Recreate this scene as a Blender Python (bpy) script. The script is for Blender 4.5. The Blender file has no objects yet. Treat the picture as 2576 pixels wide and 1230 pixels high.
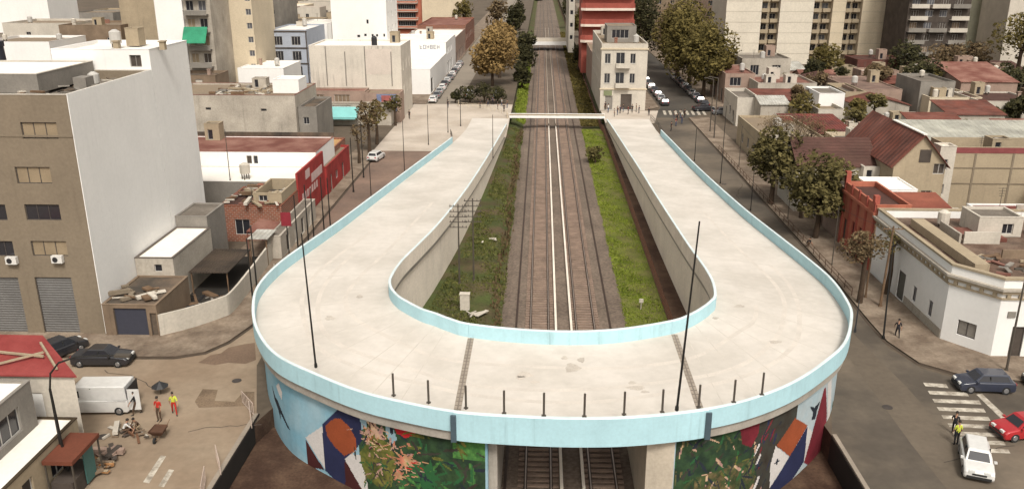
import bpy, bmesh, math, random
from mathutils import Vector, Matrix
random.seed(7)
PI = math.pi
# ---------------------------------------------------------------- camera model
F_, U0, V0 = 2150., 1288., 615.
PITCH = math.atan(725 / F_)
YAW = math.atan((1365 - 1288) * math.cos(PITCH) / F_)
CAMX, CAMZ = -2.3567, 30.5
def at(u, v, z=0.0):
    """world point at height z seen at image pixel (u, v) of a 2576 x 1230 image frame"""
    x = (u - U0) / F_; y = -(v - V0) / F_
    dy = math.cos(PITCH) + y * math.sin(PITCH); dz = -math.sin(PITCH) + y * math.cos(PITCH)
    c, s = math.cos(YAW), math.sin(YAW)
    wx, wy = x * c - dy * s, x * s + dy * c
    t = (z - CAMZ) / dz
    return (CAMX + wx * t, wy * t)
def R(uL, uR, v, h):
    a = at(uL, v, h); b = at(uR, v, h)
    return a[0], b[0], (a[1] + b[1]) / 2

scene = bpy.context.scene
COL = scene.collection
# ---------------------------------------------------------------- materials
MATS = {}
def lin(c):
    return tuple(((x / 255) / 12.92 if x / 255 <= .04045 else ((x / 255 + .055) / 1.055) ** 2.4) for x in c)
def pm(name, rgb, rough=.85, var=.18, scale=.5, streak=0., fine=.10, bump=.0, metal=0., tint=None, tintscale=.15, tintamt=.5, spec=.3, bscale=None):
    """procedural paint / plaster / soil: large mottling, vertical run marks, fine grain, optional second tint in patches"""
    if name in MATS: return MATS[name]
    m = bpy.data.materials.new(name); m.use_nodes = True
    nt = m.node_tree; N = nt.nodes; L = nt.links
    b = N['Principled BSDF']; b.inputs['Roughness'].default_value = rough; b.inputs['Metallic'].default_value = metal
    b.inputs['Specular IOR Level'].default_value = spec
    g = N.new('ShaderNodeNewGeometry')
    def noise(sc, det=4, vec=None, r=.6):
        n = N.new('ShaderNodeTexNoise'); n.inputs['Scale'].default_value = sc; n.inputs['Detail'].default_value = det
        n.inputs['Roughness'].default_value = r
        L.new(vec if vec else g.outputs['Position'], n.inputs['Vector']); return n.outputs['Fac']
    def ramp(fac, a, b_, ca, cb):
        r = N.new('ShaderNodeMapRange'); r.inputs['From Min'].default_value = a; r.inputs['From Max'].default_value = b_
        r.inputs['To Min'].default_value = ca; r.inputs['To Max'].default_value = cb
        L.new(fac, r.inputs['Value']); return r.outputs['Result']
    def mul(a, b_):
        r = N.new('ShaderNodeMath'); r.operation = 'MULTIPLY'; L.new(a, r.inputs[0]); L.new(b_, r.inputs[1]); return r.outputs[0]
    col = None
    base = (*rgb, 1)
    if tint:
        mx = N.new('ShaderNodeMix'); mx.data_type = 'RGBA'
        mx.inputs['A'].default_value = base; mx.inputs['B'].default_value = (*tint, 1)
        L.new(ramp(noise(tintscale, 6), .5 - .12, .5 + .12, 0, tintamt * 1.6), mx.inputs['Factor'])
        mx.clamp_factor = True
        col = mx.outputs['Result']
    f = ramp(noise(scale, 5), .3, .7, 1 - var, 1 + var * .6)
    f = mul(f, ramp(noise(scale * 14, 3), .3, .7, 1 - fine, 1 + fine * .7))
    if streak:
        mp = N.new('ShaderNodeMapping'); mp.inputs['Scale'].default_value = (1.6, 1.6, .09)
        L.new(g.outputs['Position'], mp.inputs['Vector'])
        st = ramp(noise(1.3, 5, mp.outputs['Vector'], .7), .46, .74, 0, 1); msk = ramp(noise(.23, 3), .38, .62, 0, 1); sm = mul(mul(st, msk), st)
        iv = N.new('ShaderNodeMath'); iv.operation = 'MULTIPLY_ADD'; iv.inputs[1].default_value = -streak * 1.15; iv.inputs[2].default_value = 1; L.new(sm, iv.inputs[0])
        f = mul(f, iv.outputs[0])
    vm = N.new('ShaderNodeVectorMath'); vm.operation = 'SCALE'
    if col: L.new(col, vm.inputs[0])
    else: vm.inputs[0].default_value = rgb
    L.new(f, vm.inputs['Scale'])
    L.new(vm.outputs[0], b.inputs['Base Color'])
    if bump:
        bp = N.new('ShaderNodeBump'); bp.inputs['Strength'].default_value = bump; bp.inputs['Distance'].default_value = .05
        L.new(noise(bscale or scale * 8, 6), bp.inputs['Height']); L.new(bp.outputs[0], b.inputs['Normal'])
    MATS[name] = m; return m
def waves(name, rgb, axis='x', period=.35, amp=.35, rough=.6, var=.2, rgb2=None):
    """corrugated sheet or tiled roof: ridges along one axis over mottled colour"""
    m = pm(name, rgb, rough, var, .35, 0, .12, tint=rgb2, tintscale=.4, tintamt=.6)
    nt = m.node_tree; N = nt.nodes; L = nt.links; b = N['Principled BSDF']
    g = N.new('ShaderNodeNewGeometry'); sp = N.new('ShaderNodeSeparateXYZ'); L.new(g.outputs['Position'], sp.inputs[0])
    s = N.new('ShaderNodeMath'); s.operation = 'MULTIPLY'; s.inputs[1].default_value = 2 * PI / period
    L.new(sp.outputs[{'x': 0, 'y': 1, 'z': 2}[axis]], s.inputs[0])
    w = N.new('ShaderNodeMath'); w.operation = 'SINE'; L.new(s.outputs[0], w.inputs[0])
    bp = N.new('ShaderNodeBump'); bp.inputs['Strength'].default_value = amp; bp.inputs['Distance'].default_value = period * .25
    L.new(w.outputs[0], bp.inputs['Height']); L.new(bp.outputs[0], b.inputs['Normal'])
    return m
def brickmat(name, c1, c2, mortar, scale=1.0):
    if name in MATS: return MATS[name]
    m = pm(name, c1); nt = m.node_tree; N = nt.nodes; L = nt.links; b = N['Principled BSDF']
    g = N.new('ShaderNodeNewGeometry'); sp = N.new('ShaderNodeSeparateXYZ'); L.new(g.outputs['Position'], sp.inputs[0])
    ad = N.new('ShaderNodeMath'); ad.operation = 'ADD'; L.new(sp.outputs[0], ad.inputs[0]); L.new(sp.outputs[1], ad.inputs[1])
    cb = N.new('ShaderNodeCombineXYZ'); L.new(ad.outputs[0], cb.inputs[0]); L.new(sp.outputs[2], cb.inputs[1])
    t = N.new('ShaderNodeTexBrick'); t.inputs['Scale'].default_value = scale
    t.inputs['Color1'].default_value = (*c1, 1); t.inputs['Color2'].default_value = (*c2, 1); t.inputs['Mortar'].default_value = (*mortar, 1)
    t.inputs['Brick Width'].default_value = .5; t.inputs['Row Height'].default_value = .22; t.inputs['Mortar Size'].default_value = .02
    L.new(cb.outputs[0], t.inputs['Vector']); L.new(t.outputs['Color'], b.inputs['Base Color'])
    return m
def plain(name, rgb, rough=.5, metal=0., spec=.5, emit=0, coat=0.):
    if name in MATS: return MATS[name]
    m = bpy.data.materials.new(name); m.use_nodes = True; b = m.node_tree.nodes['Principled BSDF']
    N = m.node_tree.nodes; L = m.node_tree.links
    g = N.new('ShaderNodeNewGeometry'); n = N.new('ShaderNodeTexNoise'); n.inputs['Scale'].default_value = 3.; n.inputs['Detail'].default_value = 4
    L.new(g.outputs['Position'], n.inputs['Vector'])
    r = N.new('ShaderNodeMapRange'); r.inputs['To Min'].default_value = .82; r.inputs['To Max'].default_value = 1.12; L.new(n.outputs['Fac'], r.inputs['Value'])
    vm = N.new('ShaderNodeVectorMath'); vm.operation = 'SCALE'; vm.inputs[0].default_value = rgb; L.new(r.outputs[0], vm.inputs['Scale'])
    L.new(vm.outputs[0], b.inputs['Base Color'])
    b.inputs['Roughness'].default_value = rough; b.inputs['Metallic'].default_value = metal
    b.inputs['Specular IOR Level'].default_value = spec; b.inputs['Coat Weight'].default_value = coat
    MATS[name] = m; return m
def leafmat(name, c1, c2, c3):
    if name in MATS: return MATS[name]
    m = bpy.data.materials.new(name); m.use_nodes = True; N = m.node_tree.nodes; L = m.node_tree.links; b = N['Principled BSDF']
    g = N.new('ShaderNodeNewGeometry'); n = N.new('ShaderNodeTexNoise'); n.inputs['Scale'].default_value = .55; n.inputs['Detail'].default_value = 5
    L.new(g.outputs['Position'], n.inputs['Vector'])
    ad = N.new('ShaderNodeMath'); ad.operation = 'MULTIPLY_ADD'; ad.inputs[1].default_value = .48
    L.new(g.outputs['Random Per Island'], ad.inputs[0]); L.new(n.outputs['Fac'], ad.inputs[2])
    r = N.new('ShaderNodeValToRGB'); e = r.color_ramp.elements
    e[0].position = .44; e[0].color = (*c1, 1); e[1].position = .95; e[1].color = (*c3, 1)
    k = e.new(.62); k.color = (*c2, 1)
    L.new(ad.outputs[0], r.inputs[0]); L.new(r.outputs[0], b.inputs['Base Color'])
    b.inputs['Roughness'].default_value = .8; b.inputs['Specular IOR Level'].default_value = .15
    MATS[name] = m; return m

W_WHITE = pm('white_plaster', (.76, .745, .72), .85, .05, .2, .10, .03)
W_OFF = pm('offwhite_plaster', (.50, .455, .39), .88, .14, .3, .25)
W_DIRTY = pm('dirty_plaster', (.43, .385, .325), .9, .18, .35, .5, .14, tint=(.34, .30, .25), tintscale=.22, tintamt=.45)
W_GREY = pm('grey_plaster', (.225, .205, .18), .9, .2, .4, .3)
W_TAN = pm('tan_plaster', (.20, .16, .115), .88, .1, .3, .16)
W_BEIGE = pm('beige_plaster', (.34, .275, .19), .88, .14, .3, .3)
W_TOWER = pm('tower_plaster', (.60, .545, .455), .88, .07, .2, .12)
W_CREAM = pm('cream_plaster', (.56, .475, .35), .88, .09, .25, .16)
W_PINK = pm('faded_pink_plaster', (.31, .22, .175), .9, .2, .4, .35)
W_STAIN = pm('stained_cream_plaster', (.56, .51, .44), .9, .12, .3, .75, .08)
W_SALMON = pm('salmon_red_paint', (.33, .085, .06), .85, .25, .5, .3)
W_ORANGE = pm('terracotta_paint', (.40, .135, .085), .85, .2, .5, .3)
W_RED = pm('red_paint', (.30, .035, .032), .8, .35, .6, .3)
W_DARK = pm('dark_render', (.075, .06, .05), .9, .35, .5, .3)
W_BLUE = pm('blue_grey_paint', (.34, .37, .43), .8, .08, .4, .12)
W_BROWN = pm('brown_render', (.20, .145, .10), .9, .25, .4, .35)
BRICK = brickmat('red_brick', (.24, .075, .04), (.17, .06, .035), (.28, .24, .2))
R_WHITE = pm('white_membrane_roof', (.78, .74, .68), .8, .09, .2, 0, .05)
R_GREY = pm('grey_flat_roof', (.175, .15, .125), .95, .28, .3, 0, .2, .3, tint=(.13, .11, .09), tintscale=.35)
R_TAN = pm('tan_flat_roof', (.25, .195, .14), .95, .25, .3, 0, .15, tint=(.2, .15, .1), tintscale=.3)
R_DARK = pm('dark_tar_roof', (.07, .06, .05), .9, .35, .3, 0, .2, tint=(.14, .10, .07), tintscale=.3)
R_RED = waves('red_tile_roof', (.145, .045, .03), 'y', .9, .3, .8, .45, (.15, .06, .045))
R_TERR = pm('red_terrace_tile', (.18, .065, .048), .85, .3, .3, 0, .12, tint=(.24, .13, .10), tintscale=.3)
R_ZINC = waves('zinc_sheet_roof', (.48, .47, .43), 'x', .5, .4, .5, .2, (.3, .28, .24))
R_BROWNT = waves('brown_tile_roof', (.085, .038, .03), 'y', .45, .6, .8, .3, (.08, .04, .03))
DECKM = pm('cream_concrete_deck', (.585, .54, .49), .9, .06, .12, 0, .05, tint=(.475, .435, .385), tintscale=.2, tintamt=.5)
CONC = pm('grey_concrete', (.34, .31, .27), .9, .2, .5, .35)
WALLC = pm('cream_concrete_wall', (.74, .665, .565), .9, .10, .3, .35)
PBLUE = pm('pale_blue_paint', (.40, .61, .67), .7, .09, .4, .32, .05)
PCAP = pm('white_cap_paint', (.60, .68, .69), .7, .14, .5, 0, .03)
ASPH = pm('asphalt', (.085, .072, .058), .75, .3, .12, 0, .12, .15, tint=(.065, .058, .05), tintscale=.07, tintamt=.6)
ASPHR = pm('worn_asphalt', (.165, .132, .098), .7, .22, .1, 0, .10, .1, tint=(.085, .07, .055), tintscale=.08, tintamt=.8)
DUST = pm('dusty_road', (.295, .228, .163), .95, .16, .12, 0, .09, .2, tint=(.22, .16, .11), tintscale=.14, tintamt=.55)
PAVE = pm('pavement', (.255, .20, .15), .92, .22, .3, 0, .2, .2, tint=(.15, .11, .08), tintscale=.45, tintamt=.6)
GROUND = pm('town_ground', (.11, .085, .062), .95, .3, .1, 0, .15)
SOIL = pm('brown_soil', (.062, .032, .02), .98, .3, .4, 0, .25, .5, tint=(.10, .06, .038), tintscale=.4)
TRENCH = pm('trench_soil', (.09, .065, .035), .98, .3, .3, 0, .25, .5, tint=(.06, .075, .02), tintscale=.25, tintamt=.7)
BALL = pm('ballast', (.18, .138, .108), .98, .2, .25, 0, .35, .6, tint=(.13, .10, .078), tintscale=.12, bscale=12)
SLEEP = pm('sleeper', (.25, .18, .14), .9, .3, .8, 0, .15)
RAIL = pm('rail_steel', (.06, .038, .028), .5, .3, 1., 0, .1, metal=.3)
THIRD = pm('third_rail_cover', (.74, .67, .58), .7, .15, .4, 0, .05)
KERB = pm('kerb_stone', (.10, .075, .055), .9, .3, .5)
KERBL = pm('light_kerb', (.28, .235, .19), .9, .2, .5)
PAINTW = pm('road_paint', (.56, .51, .43), .8, .18, .9, 0, .15, tint=(.22, .185, .145), tintscale=1.6, tintamt=.55)
GLASS = plain('dark_glass', (.025, .025, .03), .12, 0, .6)
GLASSB = plain('shaded_glass', (.10, .10, .11), .2, 0, .6)
SHUT = pm('roller_shutter', (.26, .20, .13), .7, .15, .8, 0, .1)
SHUTG = waves('grey_roller_door', (.15, .145, .14), 'z', .22, .4, .6, .15)
STEEL = plain('dark_steel', (.03, .028, .026), .5, .6, .5)
STEELM = plain('weathered_steel', (.10, .085, .07), .6, .4, .4)
WOOD = pm('weathered_wood', (.16, .10, .06), .9, .3, 1.2, 0, .2)
BARK = pm('bark', (.065, .043, .028), .95, .3, 1.5, 0, .3)
BLACKP = plain('black_plastic', (.02, .02, .022), .5)
TANKM = plain('grey_tank', (.42, .40, .37), .7)
WHITEP = plain('white_paint_metal', (.62, .60, .57), .5)
TEAL = pm('turquoise_awning', (.20, .47, .46), .8, .12, .5, 0, .06)
GREENA = pm('green_awning', (.03, .22, .12), .8, .25, .5)
LEAF_G = leafmat('green_leaves', (.022, .019, .007), (.06, .05, .017), (.13, .108, .042))
LEAF_O = leafmat('ochre_leaves', (.10, .062, .022), (.18, .115, .042), (.255, .17, .07))
LEAF_D = leafmat('dark_leaves', (.010, .011, .006), (.026, .025, .011), (.06, .055, .022))
LEAF_B = leafmat('brown_leaves', (.035, .022, .012), (.085, .055, .028), (.15, .11, .06))
LEAF_Y = leafmat('olive_leaves', (.03, .026, .008), (.075, .06, .018), (.14, .11, .035))
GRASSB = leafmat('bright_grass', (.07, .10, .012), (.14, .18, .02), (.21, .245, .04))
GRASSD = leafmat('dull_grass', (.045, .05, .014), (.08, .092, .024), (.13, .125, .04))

# ---------------------------------------------------------------- mesh helper
class MB:
    def __init__(s): s.v = []; s.f = []; s.m = []
    def face(s, pts, mi=0):
        n = len(s.v); s.v += [tuple(p) for p in pts]; s.f.append(tuple(range(n, n + len(pts)))); s.m.append(mi)
    def box(s, x0, x1, y0, y1, z0, z1, mi=0, top=None):
        if x0 > x1: x0, x1 = x1, x0
        if y0 > y1: y0, y1 = y1, y0
        n = len(s.v)
        s.v += [(x0, y0, z0), (x1, y0, z0), (x1, y1, z0), (x0, y1, z0), (x0, y0, z1), (x1, y0, z1), (x1, y1, z1), (x0, y1, z1)]
        for f in ((0, 3, 2, 1), (4, 5, 6, 7), (0, 1, 5, 4), (1, 2, 6, 5), (2, 3, 7, 6), (3, 0, 4, 7)):
            s.f.append(tuple(n + i for i in f)); s.m.append(mi)
        if top is not None: s.m[-5] = top
        return s
    def obox(s, c, d, w, l, h, mi=0):
        """box centred on c, local x along unit d (2d)"""
        n = len(s.v); px, py = -d[1], d[0]
        for z in (c[2], c[2] + h):
            for a, b in ((-1, -1), (1, -1), (1, 1), (-1, 1)):
                s.v.append((c[0] + d[0] * a * l / 2 + px * b * w / 2, c[1] + d[1] * a * l / 2 + py * b * w / 2, z))
        for f in ((0, 3, 2, 1), (4, 5, 6, 7), (0, 1, 5, 4), (1, 2, 6, 5), (2, 3, 7, 6), (3, 0, 4, 7)):
            s.f.append(tuple(n + i for i in f)); s.m.append(mi)
        return s
    def tube(s, p, q, r0, r1=None, n=8, mi=0, cap=True):
        r1 = r0 if r1 is None else r1
        p = Vector(p); q = Vector(q); d = (q - p)
        if d.length < 1e-6: return s
        d.normalize(); a = d.orthogonal().normalized(); b = d.cross(a); k = len(s.v)
        for c, r in ((p, r0), (q, r1)):
            for i in range(n):
                t = 2 * PI * i / n; s.v.append(tuple(c + (a * math.cos(t) + b * math.sin(t)) * r))
        for i in range(n):
            j = (i + 1) % n; s.f.append((k + i, k + j, k + n + j, k + n + i)); s.m.append(mi)
        if cap:
            s.f.append(tuple(k + i for i in reversed(range(n)))); s.m.append(mi)
            s.f.append(tuple(k + n + i for i in range(n))); s.m.append(mi)
        return s
    def prism(s, poly, z0, z1, mi=0, top=None):
        n = len(s.v); k = len(poly)
        s.v += [(p[0], p[1], z0) for p in poly] + [(p[0], p[1], z1) for p in poly]
        s.f.append(tuple(n + i for i in reversed(range(k)))); s.m.append(mi)
        s.f.append(tuple(n + k + i for i in range(k))); s.m.append(mi if top is None else top)
        for i in range(k):
            j = (i + 1) % k; s.f.append((n + i, n + j, n + k + j, n + k + i)); s.m.append(mi)
        return s
    def build(s, name, mats, parent=None, smooth=False):
        me = bpy.data.meshes.new(name)
        org = Vector((0, 0, 0))
        if parent is not None: org = wloc(parent)
        me.from_pydata([(a - org.x, b - org.y, c - org.z) for a, b, c in s.v], [], s.f)
        for m in (mats if isinstance(mats, (list, tuple)) else [mats]): me.materials.append(m)
        me.polygons.foreach_set('material_index', s.m)
        if smooth: me.polygons.foreach_set('use_smooth', [True] * len(s.f))
        me.update()
        o = bpy.data.objects.new(name, me); COL.objects.link(o)
        if parent is not None: o.parent = parent
        return o
def wloc(o):
    v = Vector((0, 0, 0))
    while o is not None: v = v + Vector(o.location); o = o.parent
    return v
LABELS = {}
def tag(o, label=None, cat=None, group=None, kind=None):
    if label:
        o['label'] = label; LABELS.setdefault(label, []).append(o.name)
    if cat: o['category'] = cat
    if group: o['group'] = group
    if kind: o['kind'] = kind
    return o
def thing(name, label, cat, loc=(0, 0, 0), group=None):
    o = bpy.data.objects.new(name, None); COL.objects.link(o); o.location = loc; o.empty_display_size = .2
    return tag(o, label, cat, group)
def dup(root, loc, rz, label, group=None, mats=None, scale=None):
    """copy a thing with its parts and sub-parts; mats = {part name: material for slot 0}"""
    r = root.copy(); COL.objects.link(r); r.location = loc; r.rotation_euler = (0, 0, rz)
    if scale: r.scale = scale if isinstance(scale, tuple) else (scale,) * 3
    tag(r, label, None, group)
    def rec(src, dst):
        for ch in list(src.children):
            c = ch.copy(); COL.objects.link(c); c.parent = dst
            k = ch.name.split('.')[0]
            if mats and k in mats:
                c.material_slots[0].link = 'OBJECT'; c.material_slots[0].material = mats[k]
            rec(ch, c)
    rec(root, r)
    return r

# ---------------------------------------------------------------- curves
def cr(P, n=6):
    o = []; m = len(P[0])
    for i in range(len(P) - 1):
        a = P[max(i - 1, 0)]; b = P[i]; c = P[i + 1]; d = P[min(i + 2, len(P) - 1)]
        for k in range(n):
            t = k / n
            o.append(tuple(.5 * (2 * b[j] + (c[j] - a[j]) * t + (2 * a[j] - 5 * b[j] + 4 * c[j] - d[j]) * t * t + (3 * b[j] - a[j] - 3 * c[j] + d[j]) * t ** 3) for j in range(m)))
    o.append(tuple(P[-1])); return o
def off(P, d):
    o = []
    for i, p in enumerate(P):
        a = P[max(i - 1, 0)]; b = P[min(i + 1, len(P) - 1)]
        tx, ty = b[0] - a[0], b[1] - a[1]; l = math.hypot(tx, ty) or 1
        o.append((p[0] - ty / l * d, p[1] + tx / l * d))
    return o
def deckz(y):
    if y < 58: return 5.
    if y < 66:
        t = (y - 58) / 8; return 5 - .0510 * 4 * t * t
    return max(.06, 5 - 4.9 * (y - 62) / 96)
def sweep(mb, P, prof, mi=0, mis=None, Z=None, close=True):
    """sweep a closed profile [(offset, dz)] along 2d path P, height from deckz"""
    k = len(prof); n = len(mb.v)
    offs = [off(P, a) for a, _ in prof]
    for i in range(len(P)):
        z = (Z[i] if Z else deckz(P[i][1]))
        for j in range(k): mb.v.append((offs[j][i][0], offs[j][i][1], z + prof[j][1] if not callable(prof[j][1]) else prof[j][1](z)))
    for i in range(len(P) - 1):
        for j in range(k):
            j2 = (j + 1) % k
            mb.f.append((n + i * k + j, n + i * k + j2, n + (i + 1) * k + j2, n + (i + 1) * k + j)); mb.m.append(mis[j] if mis else mi)
    mb.f.append(tuple(n + j for j in range(k))); mb.m.append(mi)
    e = n + (len(P) - 1) * k
    mb.f.append(tuple(e + j for j in reversed(range(k)))); mb.m.append(mi)
# ================================================================ GROUND
def interp(T, y):
    if y <= T[0][0]: return T[0][1]
    for (a, b), (c, d) in zip(T, T[1:]):
        if y <= c: return b + (d - b) * (y - a) / (c - a)
    return T[-1][1]
XL = [(51, -21.9), (58, -20.), (75, -18.5), (100, -15.5), (140, -12.5), (167, -9.6), (171, -8.4)]
XR = [(51, 17.4), (60, 16.8), (75, 15.4), (100, 15.), (140, 14.4), (167, 12.6), (170, 10.)]
ZSL = [(60, -1.5), (170, -1.5), (200, -1.9)]
ZSR = [(50, -2.1), (62, -1.35), (170, -1.3), (200, -2.0)]
ys = [-150, -20, 20, 36, 40, 44, 48, 51, 55, 58, 62, 68, 75, 85, 100, 120, 140, 160, 167, 171, 180, 200, 240, 300, 400, 600, 1000, 2000, 4000]
g = MB(); rows = []
for y in ys:
    xl, xr = interp(XL, y), interp(XR, y); zl, zr = interp(ZSL, y), interp(ZSR, y)
    brk = min(10.1, xr - .3)
    rows.append([(-3500, y, 0), (-400, y, 0), (-60, y, 0), (xl, y, 0), (xl + .02, y, zl), (-7.4, y, zl - .25), (-5.9, y, -2.62), (6.1, y, -2.62),
                 (brk - .1, y, -2.5), (brk, y, zr), (xr - .02, y, zr), (xr, y, 0), (60, y, 0), (400, y, 0), (3500, y, 0)])
for a, b in zip(rows, rows[1:]):
    for i in range(len(a) - 1):
        mi = 0 if (i < 3 or i > 10) else (1 if (a[0][1] > 56) else 2)
        if i == 8 and a[0][1] > 56: mi = 3
        if i in (9,) and a[0][1] > 56: mi = 2
        g.face([a[i], a[i + 1], b[i + 1], b[i]], mi)
o = g.build('ground', [GROUND, TRENCH, SOIL, BRICK]); tag(o, kind='structure')
def sheet(name, pts, z, m):
    b = MB(); b.face([(p[0], p[1], z) for p in pts]); o = b.build(name, m); tag(o, kind='structure'); return o
PLAZA = pm('beige_plaza_paving', (.50, .435, .37), .9, .12, .2, 0, .08, tint=(.38, .32, .26), tintscale=.12)
OLDST = pm('cobbled_street', (.215, .145, .11), .9, .2, .15, 0, .12, tint=(.14, .10, .08), tintscale=.12)
sheet('road', [(-21.95, 20), (-21.95, 52), (-24.5, 60), (-25, 70), (-29, 70), (-29, 63), (-31, 61), (-90, 61), (-90, 20)], .004, DUST)
sheet('street', [(-29, 70), (-24, 70), (-22, 90), (-19, 120), (-17, 140), (-17, 150), (-29, 150)], .006, OLDST)
sheet('street', [(-27.3, 172), (-20.3, 172), (-20.3, 700), (-27.3, 700)], .006, pm('far_street', (.24, .205, .165), .85, .15, .1))
sheet('plaza', [(-30, 138), (-17, 138), (-8.5, 150), (-8.5, 185), (-30, 185)], .012, PLAZA)
sheet('road', [(17.5, 20), (17.4, 51), (19, 56), (19.6, 62), (19.6, 170), (27, 170), (27, 80), (26.6, 70), (26.4, 65), (27.6, 61.2), (30, 59.3), (34, 58.4), (120, 58), (120, 20)], .004, ASPHR)
sheet('road', [(19.6, 170), (27, 170), (33.6, 179), (33.8, 700), (23, 700), (23, 182)], .006, ASPH)
sheet('plaza', [(10.1, 164), (19.5, 164), (22, 178.2), (10.1, 178.2)], .012, PLAZA)
# pavements with kerbs
def pavement(pts, z=.14, name='pavement', m=None, km=None):
    b = MB(); b.prism(pts, -.05, z, 1, 0); o = b.build(name, [m or PAVE, km or KERB]); tag(o, kind='structure'); return o
pavement([(-90, 61), (-34, 61), (-31.5, 61.1), (-29.4, 62), (-28.2, 64), (-27.3, 67.5), (-27.6, 76), (-29, 84), (-29, 138), (-33, 138), (-36, 66), (-90, 66)])
pavement([(-27.3, 185), (-27.3, 600), (-33, 600), (-33, 185)])
pavement([(27, 170), (27, 80), (26.7, 70), (26.7, 66), (27.7, 62), (30, 60.1), (34, 59.2), (120, 58.8), (120, 68), (32.5, 68), (31.2, 75), (31, 170)])
pavement([(33.8, 180), (38, 180), (38, 600), (33.8, 600)])
pavement([(19.5, 178.5), (22.6, 182), (22.9, 600), (19.5, 600)])
p1 = at(350, 1160); p2 = at(310, 1230)
pavement([(-90, 30), (-30.5, 30), (-29.8, 44.), (-30.2, 46.6), (-33, 47.6), (-90, 48)], .13)
# dark wheel stains and trench patches stay as separate worn sheets
sheet('road_patch', [at(490, 1010), at(510, 978), at(548, 980), at(540, 1008), at(590, 1010), at(612, 985), at(640, 985), at(640, 1020), at(500, 1025)], .009, pm('dug_patch', (.19, .135, .09), .95, .35, .6, 0, .3, .4))
sheet('road_patch', [at(498, 912), at(530, 893), at(556, 888), at(575, 874), at(612, 866), at(641, 862), at(644, 905), at(618, 915), at(575, 912), at(540, 918)], .010, pm('dark_patch', (.17, .115, .08), .95, .2, .4, 0, .15))
sheet('road_patch', [(23.0, 20), (26, 20), (25.2, 58), (24.3, 70), (23, 120), (21.8, 120), (22.6, 66), (22.3, 50)], .009, pm('tyre_stain', (.125, .10, .075), .7, .25, .15, 0, .1))
CRK = pm('crack_seal', (.07, .055, .045), .9, .3)
random.seed(19)
for k, (x, y, L_, a) in enumerate(((21, 62, 7, 1.4), (23.5, 48, 6, .6), (21.5, 90, 9, 1.6), (24.5, 72, 5, 1.2), (-26, 50, 5, .3), (-31, 56, 6, 2.6), (-27, 95, 7, 1.5), (31, 54, 5, .2), (24, 110, 9, 1.5))):
    b = MB(); p = (x, y); 
    for i in range(9):
        a2 = a + random.uniform(-.5, .5); q = (p[0] + math.cos(a2) * L_ / 9, p[1] + math.sin(a2) * L_ / 9); nx, ny = -math.sin(a2) * .035, math.cos(a2) * .035
        b.face([(p[0] - nx, p[1] - ny, .0115), (q[0] - nx, q[1] - ny, .0115), (q[0] + nx, q[1] + ny, .0115), (p[0] + nx, p[1] + ny, .0115)]); p = q
    o = b.build('road_crack', CRK); tag(o, kind='structure')
for k, (x, y, lb) in enumerate(((22.6, 55.0, 'on the right road between the bridge and the near crosswalk'), (24.8, 82.0, 'on the right street beside the ramp, nearer one'), (23.6, 118.0, 'on the right street beside the ramp, farther one'), (-25.2, 57.4, 'on the left road close to the bridge'), (-31.5, 49.2, 'on the left road by the white van'))):
    b = MB(); b.tube((x, y, .008), (x, y, .02), .36, .36, 18); b.tube((x, y, .02), (x, y, .024), .28, .28, 18); o = b.build('manhole_cover', pm('cast_iron', (.06, .05, .045), .6, .3, 2.)); tag(o, 'round iron manhole cover ' + lb, 'manhole cover')
# painted road markings
mk = MB()
cz = []
for k in range(9):
    vL = 962 + k * 20.5; uL = 2322 + k * 11.5 + (4 if k > 4 else 0)
    a = at(uL, vL); b = at(uL + 118 - (60 if k == 0 else 0) - (20 if k == 1 else 0), vL + 4); c = at(uL + 124 - (60 if k == 0 else 0) - (20 if k == 1 else 0), vL + 14); d = at(uL + 6, vL + 9)
    mk.face([(p[0], p[1], .013) for p in (d, c, b, a)])
o = mk.build('crosswalk', PAINTW); tag(o, kind='structure')
mk = MB(); q = [at(2456, 992), at(2470, 990), at(2545, 1060), at(2528, 1062)]; mk.face([(p[0], p[1], .013) for p in reversed(q)])
o = mk.build('stop_line', PAINTW); tag(o, kind='structure')
mk = MB()
for k in range(8):
    x = 22.6 + k * 1.15; mk.face([(x, 173.6, .016), (x + .55, 173.6, .016), (x + .9, 178.4, .016), (x + .35, 178.4, .016)])
o = mk.build('crosswalk', PAINTW); tag(o, kind='structure')
mk = MB()
for q in ([(405, 1145), (418, 1147), (375, 1215), (360, 1212)], [(425, 1180), (438, 1182), (412, 1225), (398, 1222)]):
    mk.face([(p[0], p[1], .013) for p in [at(*a) for a in reversed(q)]])
o = mk.build('road_marking', PAINTW); tag(o, kind='structure')
def tree_pit(x, y):
    b = MB(); b.box(x - .5, x + .5, y - .5, y + .5, .141, .147); o = b.build('tree_pit', SOIL); tag(o, kind='structure')

def gutter(pts, w, z=.011):
    q = off(pts, w); b = MB()
    for (a, c), (d, e) in zip(zip(pts, pts[1:]), zip(q, q[1:])): b.face([(*a, z), (*d, z), (*e, z), (*c, z)])
    o = b.build('gutter', pm('gutter_dirt', (.075, .055, .04), .9, .3, .6)); tag(o, kind='structure')
gutter([(-60, 61), (-34, 61), (-31.5, 61.1), (-29.4, 62), (-28.2, 64), (-27.3, 67.5), (-27.6, 76), (-29, 84), (-29, 138)], -.28)
gutter([(27, 170), (27, 80), (26.7, 70), (26.7, 66), (27.7, 62), (30, 60.1), (34, 59.2), (90, 58.9)], -.3)
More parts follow.
